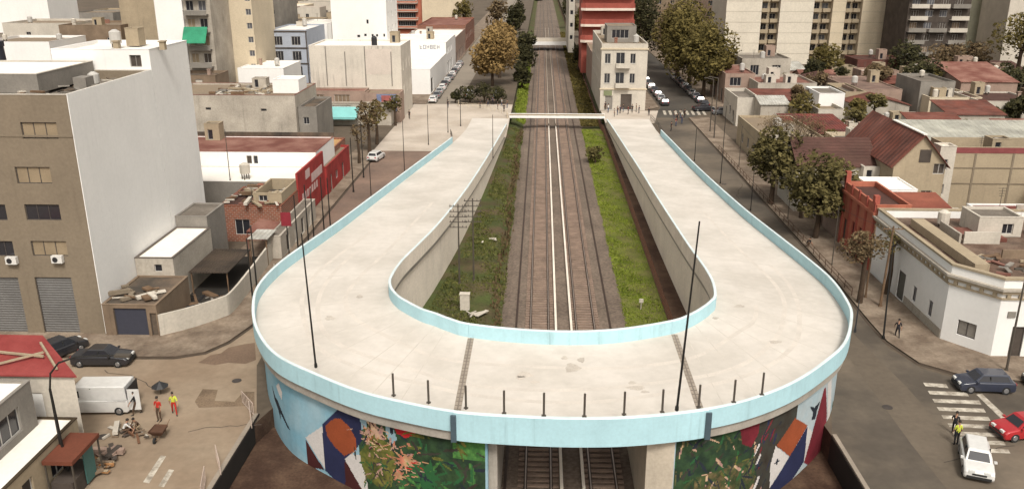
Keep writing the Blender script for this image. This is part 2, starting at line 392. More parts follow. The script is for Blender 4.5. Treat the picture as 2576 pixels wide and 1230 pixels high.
# ================================================================ RAILWAY
bal = MB(); prof = [(-6.0, -2.62), (-5.3, -2.36), (5.6, -2.36), (6.2, -2.62)]
for a, b in zip([-50, 30, 60, 100, 170, 300, 600], [30, 60, 100, 170, 300, 600, 1400]):
    for (xa, za), (xb, zb) in zip(prof, prof[1:]): bal.face([(xa, a, za), (xb, a, zb), (xb, b, zb), (xa, b, za)])
o = bal.build('ballast_bed', BALL); tag(o, kind='structure')
def track(xc, name, label):
    t = thing(name, label, 'railway track', (xc, 40, -2.36), 'railway tracks in the cutting')
    for sx in (-.84, .84):
        b = MB(); b.box(xc + sx - .04, xc + sx + .04, 20, 700, -2.20, -2.08, 0, 1); b.box(xc + sx - .11, xc + sx + .11, 20, 700, -2.24, -2.20); b.build('rail', [RAIL, pm('rail_head', (.33, .27, .23), .35, .2, 1., metal=.5)], t)
    b = MB(); b.box(-1.35, 1.35, -.12, .12, 0, .13)
    o = None
    for k in range(100):
        y = 36.2 + k * .62
        if o is None:
            m = MB(); m.box(xc - 1.35, xc + 1.35, 40 - .12, 40 + .12, -2.37, -2.24); o = m.build('sleeper', SLEEP, t); o.location = (0, y - 40, 0)
        else:
            c = o.copy(); COL.objects.link(c); c.parent = t; c.location = (0, y - 40, 0)
    m = MB(); y = 36.2 + 62
    while y < 330: m.box(xc - 1.35, xc + 1.35, y - .12, y + .12, -2.37, -2.24); y += .62
    y = 36.2 - .62
    s = m.build('sleeper', SLEEP, t); tag(s, kind='stuff')
track(-2.27, 'railway_track', 'left railway track on brown sleepers, running on the ballast beside the dull grass')
track(2.0, 'railway_track', 'right railway track on brown sleepers, running on the ballast beside the bright grass')
def thirdrail(x, label):
    t = thing('third_rail', label, 'third rail', (x, 40, -2.36), 'third rails between the two tracks')
    b = MB(); b.box(x - .10, x + .10, 20, 172, -2.06, -1.98); b.box(x - .10, x - .07, 20, 172, -2.2, -2.06); b.build('cover', THIRD, t)
    b = MB(); b.box(x - .08, x + .08, 174, 420, -2.06, -1.98); b.build('cover', pm('dusty_third_rail', (.40, .34, .28), .8, .15), t)
    b = MB()
    for k in range(110): b.box(x - .05, x + .05, 36 + k * 2.4, 36.1 + k * 2.4, -2.36, -2.07)
    o = b.build('bracket', STEELM, t); tag(o, kind='stuff')
thirdrail(-.75, 'pale third rail cover, left one of the pair between the tracks')
thirdrail(.68, 'pale third rail cover, right one of the pair between the tracks')
for x_, lb_ in ((-4.45, 'left'), (4.35, 'right')):
    b = MB(); b.box(x_ - .09, x_ + .09, 20, 420, -2.37, -2.27); o = b.build('cable_duct', RAIL); tag(o, 'dark cable duct lying along the %s edge of the ballast bed' % lb_, 'cable duct')
# signals / cabinets in the cutting
def grass(name, x0, x1, y0, y1, n, h, mat, zf, w=.05, xc=None):
    b = MB(); random.seed(len(name) + n)
    for i in range(n):
        t = random.random(); y = y0 + (y1 - y0) * (t ** 1.5)
        xa = x0(y) if callable(x0) else x0; xb = x1(y) if callable(x1) else x1
        x = random.uniform(xa, xb)
        if xc and not xc(x, y): continue
        z = zf(x, y); s = h * random.uniform(.5, 1.5) * (1 + .6 * math.sin(x * 1.3 + y * .7) * math.sin(y * .45)); a = random.uniform(0, PI); ww = w * random.uniform(.7, 1.6) * (1 + y / 90)
        dx, dy = math.cos(a) * ww, math.sin(a) * ww; lx, ly = random.uniform(-.5, .5) * s, random.uniform(-.5, .5) * s
        b.face([(x - dx, y - dy, z - .02), (x + dx, y + dy, z - .02), (x + lx, y + ly, z + s)])
    o = b.build(name, mat); return tag(o, kind='stuff')
GB = MB()
for y0, y1 in zip([56, 80, 120, 168], [80, 120, 168, 171]):
    GB.face([(6.0, y0, -2.50), (9.96, y0, -2.44), (9.96, y1, -2.44), (6.0, y1, -2.50)])
o = GB.build('lawn_ground', pm('bright_lawn_ground', (.11, .135, .018), .95, .35, .5, 0, .3, .6, tint=(.15, .13, .05), tintscale=.4)); tag(o, kind='structure')
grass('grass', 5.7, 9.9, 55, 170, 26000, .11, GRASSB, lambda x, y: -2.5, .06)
ZL = lambda x, y: -1.5 - .25 * max(0, min(1, (x + 14) / 6.6)) if x < -7.4 else -1.75 - .85 * min(1, (x + 7.4) / 1.5)
xin = lambda y: interp([(56, -12.6), (62, -13.4), (75, -13.), (92, -11.3), (122, -9.6), (162, -8.3)], y)
n2 = lambda x, y: (math.sin(x * .9 + y * .23) + math.sin(y * .51 - x * .4) + random.uniform(-1, 1) * 1.2) > -.3
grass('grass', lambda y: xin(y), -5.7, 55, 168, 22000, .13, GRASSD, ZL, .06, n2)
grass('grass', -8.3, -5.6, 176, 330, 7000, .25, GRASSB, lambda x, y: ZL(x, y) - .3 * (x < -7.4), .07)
grass('grass', 5.9, 9.9, 174, 400, 8000, .28, LEAF_Y, lambda x, y: -2.5, .07)

# ================================================================ U-SHAPED BRIDGE
OC = [(-16.1, 168), (-16.4, 154), (-17.2, 139.8), (-19.8, 114), (-21.6, 96), (-22.9, 82.8), (-24, 74.4), (-24.7, 68), (-24.6, 62.2), (-23.6, 57.8), (-21.9, 53.5), (-19.4, 49.7),
      (-15.9, 46.9), (-13, 45), (-10.5, 43.9), (-7.1, 42.8), (-3.5, 42.4), (0, 42.3), (3.4, 42.6), (7.4, 43.6), (10.4, 45), (13.3, 47.1), (16, 49.9), (18.3, 52.9),
      (20.1, 57), (20.9, 60), (21.45, 65.5), (21.3, 71), (20.8, 79), (20.1, 90), (19.6, 105), (19.3, 120.6), (19.2, 139), (19.1, 150.8), (19.1, 168)]
IC = [(-8.5, 168), (-8.6, 156), (-9.2, 140), (-10.3, 114), (-11.3, 96), (-12.5, 82), (-13.4, 74.5), (-14.1, 69), (-14.25, 64.5), (-13.9, 62.2), (-13.1, 60.4), (-12.2, 59.2),
      (-10.9, 57.8), (-9.8, 57), (-8.7, 56.1), (-7.2, 55.2), (-3.6, 54.4), (0, 54.2), (3.3, 54.7), (7, 56.2), (8.5, 57.4), (9.6, 58.7), (10.4, 59.9), (11, 61.2),
      (11.35, 64), (11.4, 66.5), (11.35, 70), (11.2, 75), (11.05, 84), (10.9, 96), (10.8, 112), (10.6, 128), (10.4, 146), (10.3, 156), (10.1, 168)]
NS = 6
OP, IP = cr(OC, NS), cr(IC, NS)
kL, kR = 15 * NS, 19 * NS
ZO = [deckz((a[1] + b[1]) / 2) for a, b in zip(OP, IP)]
BR = thing('road_bridge', 'U-shaped cream concrete bridge over the railway with pale blue parapets and painted walls', 'bridge', (0, 48, 0))
Oi = off(OP, .17); Ii = off(IP, -.17)
def deck(i0, i1, th, name='deck', label=None):
    b = MB()
    for i in range(i0, i1):
        A, B, Cc, D_ = Oi[i], Oi[i + 1], Ii[i + 1], Ii[i]; za, zb = ZO[i], ZO[i + 1]
        for k in range(6):
            f0, f1 = k / 6, (k + 1) / 6
            L_ = lambda p, q, f: (p[0] + (q[0] - p[0]) * f, p[1] + (q[1] - p[1]) * f)
            a0, a1, b0, b1 = L_(A, D_, f0), L_(A, D_, f1), L_(B, Cc, f0), L_(B, Cc, f1)
            b.face([(*a0, za), (*b0, zb), (*b1, zb), (*a1, za)])
        b.face([(*A, za - th), (*D_, za - th), (*Cc, zb - th), (*B, zb - th)], 1)
        b.face([(*A, za - th), (*B, zb - th), (*B, zb), (*A, za)], 1)
        b.face([(*D_, za), (*Cc, zb), (*Cc, zb - th), (*D_, za - th)], 1)
    for i, fl in ((i0, 0), (i1, 1)):
        b.face([(*Oi[i], ZO[i]), (*Ii[i], ZO[i]), (*Ii[i], ZO[i] - th), (*Oi[i], ZO[i] - th)], 1)
    return b.build(name, [DECKM, CONC], BR)
deck(0, kL, .95); deck(kL, kR, .95); deck(kR, len(OP) - 1, .95)
def par(P, prof, mis, mats, Z, name='parapet'):
    b = MB(); sweep(b, P, prof, 0, mis, Z); return b.build(name, mats, BR)
eL = 2 * NS; eR = 33 * NS
po = [(0, -.28), (0, .98), (.03, 1.02), (.19, 1.02), (.22, .98), (.22, .0)]
par(OP[eL:kL + 1], po, [0, 1, 1, 1, 0, 0], [PBLUE, PCAP], ZO[eL:kL + 1])
poc = [(-.06, -.80), (-.06, .98), (-.03, 1.02), (.19, 1.02), (.22, .98), (.22, .0)]
par(OP[kL:kR + 1], poc, [0, 1, 1, 1, 0, 0], [PBLUE, PCAP], ZO[kL:kR + 1])
par(OP[kR:eR + 1], po, [0, 1, 1, 1, 0, 0], [PBLUE, PCAP], ZO[kR:eR + 1])
pi_ = [(0, .98), (-.03, 1.02), (-.20, 1.02), (-.23, .98), (-.23, 0), (0, -.45)]
I0, I1 = NS * 1, len(IP) - 1 - NS // 2
par(IP[I0:kL + 1], pi_, [1, 1, 1, 0, 0, 2], [PBLUE, PCAP, WALLC], ZO[I0:kL + 1])
par(IP[kL:kR + 1], pi_, [1, 1, 1, 0, 0, 2], [PBLUE, PCAP, WALLC], ZO[kL:kR + 1])
par(IP[kR:I1 + 1], pi_, [1, 1, 1, 0, 0, 2], [PBLUE, PCAP, WALLC], ZO[kR:I1 + 1])
# walls below the deck, and a dark strip painted as the inner parapet's shadow
def wall(P, d0, d1, zb, top, Z, name, mat):
    b = MB(); n = 0; A, B = off(P, d0), off(P, d1)
    for i in range(len(P) - 1):
        za, zc = max(Z[i] - top, zb + .02), max(Z[i + 1] - top, zb + .02)
        b.face([(*A[i], zb), (*A[i + 1], zb), (*A[i + 1], zc), (*A[i], za)])
        b.face([(*B[i + 1], zb), (*B[i], zb), (*B[i], za), (*B[i + 1], zc)])
        b.face([(*A[i], za), (*A[i + 1], zc), (*B[i + 1], zc), (*B[i], za)])
    for i in (0, len(P) - 1):
        za = max(Z[i] - top, zb + .02)
        b.face([(*A[i], zb), (*B[i], zb), (*B[i], za), (*A[i], za)])
    return b.build(name, mat, BR)
iL = next(i for i in range(len(IP)) if IP[i][0] > -5.2 and IP[i][1] < 60)
iR = max(i for i in range(len(IP)) if IP[i][0] < 4.9 and IP[i][1] < 60)
wall(IP[:iL + 1], -.60, -.34, -2.7, .45, ZO[:iL + 1], 'inner_wall', WALLC)
wall(IP[iR:], -.60, -.34, -2.7, .45, ZO[iR:], 'inner_wall', WALLC)
GRV_SHADOW = pm('dark_groove_shadow', (.07, .06, .05), .9)  # dark colour of the groove line stands for the parapet overhang's shadow
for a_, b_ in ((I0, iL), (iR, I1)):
    b = MB(); sweep(b, IP[a_:b_ + 1], [(-.33, -.42), (-.33, -.72), (-.28, -.72), (-.28, -.42)], 0, None, ZO[a_:b_ + 1]); b.build('drip_shadow_strip', GRV_SHADOW, BR)
oL = next(i for i in range(len(OP)) if OP[i][0] > -5.4 and OP[i][1] < 50)
oR = max(i for i in range(len(OP)) if OP[i][0] < 5.7 and OP[i][1] < 50)
MWALL = pm('mural_sky_paint', (.175, .36, .46), .8, .16, .25, .1, .06, tint=(.30, .43, .49), tintscale=.22, tintamt=.55)
MWALLR = pm('mural_pale_paint', (.33, .44, .49), .8, .16, .25, .1, .06, tint=(.42, .45, .46), tintscale=.3, tintamt=.5)
mwL = wall(OP[:oL + 1], .55, .85, -2.7, .97, ZO[:oL + 1], 'outer_wall', MWALL)
mwR = wall(OP[oR:], .55, .85, -2.7, .97, ZO[oR:], 'outer_wall', MWALLR)
b = MB(); b.box(-5.35, -4.7, 43.5, 54.3, -2.7, 3.98); b.build('abutment', CONC, BR)
b = MB(); b.box(4.0, 5.6, 43.4, 55.0, -2.7, 3.98); b.build('abutment', pm('pillar_concrete', (.46, .40, .32), .9, .2, .4, .4), BR)
for x in (-3.5, -1.2, 1.2, 3.5):
    b = MB(); b.box(x - .3, x + .3, 45.0, 53.8, 3.45, 4.04); b.build('girder', CONC, BR)
# expansion joints and cover plates
for x, ya, yb in ((-7.12, 43.15, 54.85), (7.3, 43.95, 55.95)):
    b = MB(); b.box(x - .22, x + .22, ya, yb, 5.0, 5.012); b.box(x - .04, x + .04, ya, yb, 5.012, 5.02, 1)
    for k in range(24):
        y = ya + (yb - ya) * (k + .5) / 24; b.box(x - .2, x + .2, y - .04, y + .04, 5.012, 5.022, 1)
    b.build('expansion_joint', [pm('joint_sand', (.30, .255, .21), .95, .2, .8), pm('joint_strip', (.19, .16, .13), .8)], BR)
for x, y in ((-7.14, 42.72), (7.42, 43.5)):
    b = MB(); b.box(x - .16, x + .16, y - .13, y + .02, 4.15, 5.86); b.build('joint_cover', plain('blue_grey_plate', (.06, .09, .11), .5), BR)
JNT = pm('slab_joint', (.52, .475, .42), .9, .2, .8)
for i in list(range(3 * NS, kL - 3, 5)) + list(range(kR + 3, len(OP) - 2 * NS, 5)):
    a, d = Oi[i], Ii[i]; L_ = math.hypot(d[0] - a[0], d[1] - a[1]); ux_, uy_ = (d[0] - a[0]) / L_, (d[1] - a[1]) / L_; z = ZO[i] + .006
    a = (a[0] + ux_ * .12, a[1] + uy_ * .12); d = (d[0] - ux_ * .12, d[1] - uy_ * .12); b = MB(); w_ = .03
    b.face([(a[0] + uy_ * w_, a[1] - ux_ * w_, z), (d[0] + uy_ * w_, d[1] - ux_ * w_, z), (d[0] - uy_ * w_, d[1] + ux_ * w_, z), (a[0] - uy_ * w_, a[1] + ux_ * w_, z)]); b.build('slab_joint', JNT, BR)
TT = pm('tyre_trace', (.56, .51, .455), .9, .12, .5, 0, .06)
for f_, i0_, i1_ in ((.30, 5 * NS, 27 * NS), (.42, 6 * NS, 29 * NS), (.66, 4 * NS, 24 * NS)):
    b = MB()
    for i in range(i0_, i1_):
        q = []
        for k_, ff in ((i, f_), (i, f_ + .035), (i + 1, f_ + .035), (i + 1, f_)):
            ff += .02 * math.sin(k_ * .21 + f_ * 9); q.append((Oi[k_][0] + (Ii[k_][0] - Oi[k_][0]) * ff, Oi[k_][1] + (Ii[k_][1] - Oi[k_][1]) * ff, ZO[k_] + .003))
        b.face(q[::-1])
    b.build('tyre_trace', TT, BR)
# faint marks on deck: hatches
dirt = pm('deck_stain', (.475, .425, .37), .95, .25, .6, 0, .15)
b = MB()
for (u, v, ru, rv) in ((1320, 942, 26, 9), (1440, 925, 24, 14), (1600, 975, 30, 7), (1462, 905, 12, 8), (1345, 960, 16, 5), (1590, 962, 12, 5), (1622, 985, 14, 4), (1420, 900, 10, 6), (1310, 950, 14, 6), (830, 800, 16, 7), (905, 745, 10, 5), (1860, 770, 16, 5), (1950, 860, 20, 5), (1800, 800, 10, 4)):
    pts = []
    for i in range(14):
        a = 2 * PI * i / 14; rr = .8 + .14 * math.sin(i * 1.35 + u) + .1 * math.sin(i * 2.7 + v); p = at(u + math.cos(a) * ru * rr, v + math.sin(a) * rv * rr, 5.004); pts.append((*p, 5.004))
    b = MB(); b.face(pts[::-1]); b.build('stain', dirt, BR)
# rail posts on the front parapet
for k, (u, v) in enumerate([(990, 995), (1078, 1013), (1172, 1027), (1268, 1040), (1368, 1046), (1470, 1048), (1570, 1043), (1666, 1037), (1758, 1025), (1846, 1012), (1917, 993)]):
    x, y = at(u, v, 6.02); y = max(y, min(y, y)) + .05
    b = MB(); b.tube((x, y, 5.95), (x, y, 7.45), .065, .065, 8); b.box(x - .13, x + .13, y - .1, y + .1, 6.02, 6.045); b.build('post', STEELM, BR)
# ---- painted mural panels, (distance along wall, height)
CW = off(cr(OC[2:34], 8), .55 - .012)
SS = [0.]
for a, c in zip(CW, CW[1:]): SS.append(SS[-1] + math.hypot(c[0] - a[0], c[1] - a[1]))
def wpt(s):
    lo, hi = 0, len(SS) - 1
    while hi - lo > 1:
        m = (lo + hi) // 2
        if SS[m] <= s: lo = m
        else: hi = m
    f = (s - SS[lo]) / (SS[hi] - SS[lo]); a, c = CW[lo], CW[hi]
    return a[0] + (c[0] - a[0]) * f, a[1] + (c[1] - a[1]) * f
def inside(p, poly):
    r = False; x, y = p; j = len(poly) - 1
    for i in range(len(poly)):
        a, b_ = poly[i], poly[j]
        if (a[1] > y) != (b_[1] > y) and x < (b_[0] - a[0]) * (y - a[1]) / (b_[1] - a[1]) + a[0]: r = not r
        j = i
    return r
MUR = [pm('mural_white', (.55, .52, .50), .8, .06), pm('mural_maroon', (.055, .012, .012), .8, .2), pm('mural_navy', (.018, .022, .065), .8, .25), pm('mural_orange', (.27, .062, .022), .8, .2, .6),
       pm('mural_dark_green', (.016, .034, .02), .8, .5, 1.2, tint=(.03, .065, .025), tintscale=.9, tintamt=.7), pm('mural_pink', (.40, .22, .21), .8, .4, 2., tint=(.5, .36, .2), tintscale=2),
       pm('mural_olive', (.17, .15, .035), .8, .5, 1.5, tint=(.08, .10, .02), tintscale=1.6, tintamt=.8), pm('mural_salmon', (.50, .17, .11), .8, .4, 2., tint=(.4, .3, .15), tintscale=2.5),
       pm('mural_red', (.42, .015, .02), .8, .3), pm('mural_leaf', (.03, .14, .045), .8, .5, 2., tint=(.015, .05, .02), tintscale=2.), pm('mural_lime', (.08, .22, .05), .8, .4, 2., tint=(.03, .1, .03), tintscale=3),
       pm('mural_black', (.015, .02, .03), .8), pm('mural_dark_brown', (.05, .04, .03), .8, .5, 1., tint=(.03, .035, .03), tintscale=1), pm('mural_crimson', (.16, .015, .025), .8, .4, .5),
       pm('mural_pale_blue', (.24, .36, .42), .8, .15), pm('mural_tan_flowers', (.15, .11, .05), .8, .5, 2., tint=(.05, .07, .025), tintscale=1.8, tintamt=.9)]
def burst(cx, cy, r0, r1, n, ph=0):
    return [(cx + math.cos(ph + PI * i / n) * (r1 if i % 2 else r0), cy + math.sin(ph + PI * i / n) * (r1 if i % 2 else r0)) for i in range(2 * n)]
PL = [([(98.2, 4.1), (106.9, 4.1), (106.9, -1.7), (98.4, -1.7)], 4), ([(94.95, 2.08), (96.9, 4.05), (98.6, 4.05), (98.6, 2.26), (97.2, .4), (98.9, -1.7), (95.9, -1.7), (94.87, -1.29)], 2),
      ([(96.9, .3), (98.9, -1.5), (98.9, -1.7), (96.8, -1.7)], 1), ([(93.1, .46), (94.95, 1.99), (94.87, -1.22)], 0), ([(93.09, .34), (94.79, -1.3), (93.12, -1.75)], 1),
      ([(95.25, 2.15), (96.2, 3.0), (96.8, 3.2), (97.5, 2.9), (98.07, 2.18), (98.08, 1.42), (96.9, .55), (96.0, .9), (95.36, 1.42)], 3),
      ([(98.5, 3.9), (99.1, 4.05), (99.0, 3.2), (98.6, 3.0)], 14), ([(100.4, 4.0), (100.95, 3.9), (101.2, 3.1), (100.9, 2.6), (100.5, 3.1)], 14), ([(100.75, 3.95), (100.95, 3.9), (101.0, 3.4), (100.8, 3.2)], 11),
      ([(96.9, .35), (97.5, .9), (98.5, 1.2), (98.9, -1.7), (98.5, -1.6)], 0), (burst(99.6, 2.6, 1.25, .7, 13), 5), (burst(99.25, 2.55, .5, .35, 9), 3), (burst(99.5, 3.5, .55, .3, 7), 5),
      ([(98.3, 1.3), (98.9, 2.1), (99.5, 2.75), (100.3, 2.8), (100.9, 2.4), (101.1, 1.5), (100.9, .4), (100.4, -.4), (99.6, -.7), (98.8, -.3), (98.4, .4)], 6),
      (burst(101.7, 1.7, .95, .35, 11, .2), 7), (burst(101.2, .5, .6, .25, 8), 7), ([(101, 3.95), (102.6, 4.0), (102.3, 3.6), (101.7, 3.2), (101.2, 3.5)], 8),
      (burst(102.9, .9, 1.2, .75, 12, .1), 9), (burst(102.9, .9, .35, .2, 6), 11), ([(104.9, 3.8), (106.9, 3.9), (106.9, 2.6), (104.9, 2.6)], 10), (burst(105.3, .8, 1.3, .8, 9), 4),
      ([(89.2, 2.7), (89.9, 3.2), (90.4, 2.7), (90.2, 2.1), (89.7, 2.3)], 0),
      ([(87.8, 2.2), (88.6, 1.6), (89.2, 1.6), (89.9, 1.15), (91.3, .2), (90.9, .2), (90.2, .6), (89.6, .8), (89.6, .2), (89.1, .9), (88.4, 1.2)], 11)]
PR = [([(116.5, 4.1), (123.9, 4.1), (124.4, -2.3), (116.5, -2.3)], 4), ([(119.4, 1.2), (124.2, 1.5), (124.5, -2.3), (119.2, -2.3)], 15), ([(123.6, 4.1), (127.9, 4.1), (127.9, 2.6), (125.5, .3), (125.6, -2.3), (124.2, -2.3)], 12),
      ([(122.3, 4.0), (123.9, 4.0), (123.9, 3.0), (123.4, 2.2), (122.6, 2.7)], 13), ([(123.7, 1.5), (123.85, 1.6), (124.2, 2.2), (124.05, 2.3)], 0), ([(123.9, .8), (124.1, .8), (124.4, 1.4), (124.25, 1.5)], 0), ([(123.9, -1.0), (124.1, -1.1), (124.5, -.2), (124.3, -.1)], 0), ([(123.9, -2.3), (124.9, -2.3), (124.7, -1.0)], 5),
      ([(127.7, 2.75), (129.73, 1.36), (127.59, -.02), (125.82, 1.5)], 3), ([(125.74, 1.5), (127.51, .0), (125.6, -1.5), (125.4, .22)], 0), (burst(126.1, .2, .32, .12, 4), 11),
      ([(129.73, 1.3), (130.04, -1.37), (127.9, -2.3), (126.2, -2.3), (125.6, -1.5), (127.54, -.03)], 2), ([(129.78, 1.2), (131.75, -.4), (129.85, -1.45)], 0),
      ([(131.8, 3.2), (132.1, 3.2), (133.2, .6), (133.6, -1.2), (134, -2.3), (131.0, -2.3), (129.9, -1.55)], 13), ([(132.4, 3.4), (133.2, 3.4), (134.4, .2), (134, -1.3), (133.4, .4)], 0), (burst(136.4, -.6, .5, .25, 7), 8), (burst(135.6, .3, .4, .2, 6), 9),
      ([(129.7, 2.8), (130.5, 2.35), (131.4, 2.5), (131.0, 1.9), (130.9, 1.3), (130.3, 1.5), (130.4, 2.0)], 11)]
def mural(s0, s1, polys, parent, zlo, name='mural_painting'):
    ds = .075; b = MB(); nz = int((4.0 - zlo) / ds); ns = int((s1 - s0) / ds); used = {}
    bbs = [(min(p[0] for p in q), max(p[0] for p in q), min(p[1] for p in q), max(p[1] for p in q), q, m) for q, m in polys]
    for i in range(ns):
        sa = s0 + i * ds; sb = sa + ds; A = wpt(sa); B = wpt(sb); sc = sa + ds / 2; run = None
        def flush(j):
            if run and run[0] is not None: b.face([(A[0], A[1], zlo + run[1] * ds), (B[0], B[1], zlo + run[1] * ds), (B[0], B[1], zlo + j * ds), (A[0], A[1], zlo + j * ds)], run[0])
        for j in range(nz):
            zc = zlo + (j + .5) * ds; mi = None
            for (xa, xb, za, zb, q, m) in reversed(bbs):
                if xa <= sc <= xb and za <= zc <= zb and inside((sc, zc), q): mi = m; break
            if run is None: run = (mi, j)
            elif run[0] != mi: flush(j); run = (mi, j)
        flush(nz)
    return b.build(name, MUR, parent)
rl = random.Random(4)
def leaf_(s, z, L_, w, a): return [(s + math.cos(t) * L_ * math.cos(a) - math.sin(t) * w * math.sin(a), z + math.cos(t) * L_ * math.sin(a) + math.sin(t) * w * math.cos(a)) for t in [2 * PI * i / 8 for i in range(8)]]
for i in range(90): PL.append((leaf_(rl.uniform(101.3, 106.8), rl.uniform(-1.6, 3.9), rl.uniform(.3, .75), rl.uniform(.05, .13), rl.uniform(0, PI)), rl.choice([9, 9, 10, 11, 12, 6, 4])))
for i in range(70): PL.append((leaf_(rl.gauss(99.6, .7), rl.gauss(.7, 1.3), rl.uniform(.2, .5), rl.uniform(.03, .07), rl.gauss(1.3, .6)), rl.choice([6, 9, 15, 11, 5, 12])))
for i in range(50): PL.append((leaf_(rl.gauss(99.7, .75), rl.gauss(2.7, .6), rl.uniform(.15, .4), rl.uniform(.03, .07), rl.uniform(0, PI)), rl.choice([5, 5, 7, 5, 6, 1])))
for i in range(28): PL.append((leaf_(rl.gauss(101.9, .6), rl.gauss(1.5, .7), rl.uniform(.15, .4), rl.uniform(.03, .06), rl.uniform(-.6, .6)), rl.choice([7, 7, 5, 8])))
for i in range(230): PR.append((leaf_(rl.uniform(116.4, 124.2), rl.uniform(-2.2, 3.8), rl.uniform(.2, .65), rl.uniform(.03, .10), rl.gauss(1.4, .7)), rl.choice([9, 11, 15, 6, 4, 12, 12, 11, 5, 15, 4])))
for i in range(40): PR.append((leaf_(rl.uniform(124.1, 126.2), rl.uniform(-2.2, 3.8), rl.uniform(.2, .5), rl.uniform(.04, .09), rl.gauss(1.1, .3)), rl.choice([11, 12, 2, 13])))
PR = PR[:3] + PR[17:] + PR[3:17]
mural(85, 106.85, PL, mwL, -2.4); mural(118.0, 138, PR, mwR, -2.4)
# ================================================================ BUILDINGS
FRAMEW = plain('window_frame_white', (.45, .43, .40), .6)
FRAMED = plain('window_frame_dark', (.06, .05, .045), .6)
def wallface(mb, P, Q, z0, z1, holes, depth=.18, mi=0, rev=None):
    """vertical face from P to Q (2d) with openings [(a0,a1,za,zb)] measured along P->Q; returns frames for windows"""
    L_ = math.hypot(Q[0] - P[0], Q[1] - P[1]); d = ((Q[0] - P[0]) / L_, (Q[1] - P[1]) / L_); n = (d[1], -d[0])
    holes = [h for h in holes if h[0] > .02 and h[1] < L_ - .02 and h[2] > z0 + .02 and h[3] < z1 - .02]
    A = sorted({0, L_} | {h[0] for h in holes} | {h[1] for h in holes}); Z = sorted({z0, z1} | {h[2] for h in holes} | {h[3] for h in holes})
    pt = lambda a, z, k=0: (P[0] + d[0] * a - n[0] * k, P[1] + d[1] * a - n[1] * k, z)
    for i in range(len(A) - 1):
        run = None
        for j in range(len(Z) - 1):
            ca, cz = (A[i] + A[i + 1]) / 2, (Z[j] + Z[j + 1]) / 2
            hole = any(h[0] < ca < h[1] and h[2] < cz < h[3] for h in holes)
            if hole:
                if run is not None: mb.face([pt(A[i], run), pt(A[i + 1], run), pt(A[i + 1], Z[j]), pt(A[i], Z[j])], mi); run = None
            elif run is None: run = Z[j]
        if run is not None: mb.face([pt(A[i], run), pt(A[i + 1], run), pt(A[i + 1], Z[-1]), pt(A[i], Z[-1])], mi)
    for a0, a1, za, zb, *_ in holes:
        mb.face([pt(a0, za), pt(a0, zb), pt(a0, zb, depth), pt(a0, za, depth)], mi)
        mb.face([pt(a1, zb), pt(a1, za), pt(a1, za, depth), pt(a1, zb, depth)], mi)
        mb.face([pt(a0, zb), pt(a1, zb), pt(a1, zb, depth), pt(a0, zb, depth)], mi)
        mb.face([pt(a1, za), pt(a0, za), pt(a0, za, depth), pt(a1, za, depth)], mi)
    return holes, pt, d, n
def window(parent, pt, h, depth, frame, pane, kind='window', fine=False, sill=False):
    a0, a1, za, zb = h[:4]; f = .07 if (a1 - a0) > .9 else .05
    def slab(mb, x0, x1, z0, z1, k0, k1, mi=0):
        c = [pt(x0, z0, k1), pt(x1, z0, k1), pt(x1, z0, k0), pt(x0, z0, k0), pt(x0, z1, k1), pt(x1, z1, k1), pt(x1, z1, k0), pt(x0, z1, k0)]
        n = len(mb.v); mb.v += c
        for q in ((0, 3, 2, 1), (4, 5, 6, 7), (0, 1, 5, 4), (1, 2, 6, 5), (2, 3, 7, 6), (3, 0, 4, 7)): mb.f.append(tuple(n + i for i in q)); mb.m.append(mi)
    b = MB(); k0, k1 = depth - .06, depth - .005
    slab(b, a0, a0 + f, za, zb, k0, k1); slab(b, a1 - f, a1, za, zb, k0, k1); slab(b, a0 + f, a1 - f, za, za + f, k0, k1); slab(b, a0 + f, a1 - f, zb - f, zb, k0, k1)
    w = a1 - a0
    if kind == 'window':
        for q in range(1, 1 + int(w / 1.0)):
            x = a0 + w * q / (1 + int(w / 1.0)); slab(b, x - .03, x + .03, za + f, zb - f, k0 + .004, k1)
    mats = [frame, pane]
    if not fine: slab(b, a0 + f, a1 - f, za + f, zb - f, k0 + .035, k0 + .05, 1)
    if sill: slab(b, a0 - .08, a1 + .08, za - .08, za - .002, -.08, depth - .08)
    o = b.build(kind, mats, parent)
    if fine:
        c = MB(); slab(c, a0 + f, a1 - f, za + f, zb - f, k0 + .035, k0 + .05); c.build('pane', pane, o)
    return o
def grid(a0, a1, z0, z1, nx, nz, w, h):
    r = []
    for i in range(nx):
        for j in range(nz):
            ca = a0 + (a1 - a0) * (i + .5) / nx; cz = z0 + (z1 - z0) * (j + .5) / nz; r.append((ca - w / 2, ca + w / 2, cz - h / 2, cz + h / 2))
    return r
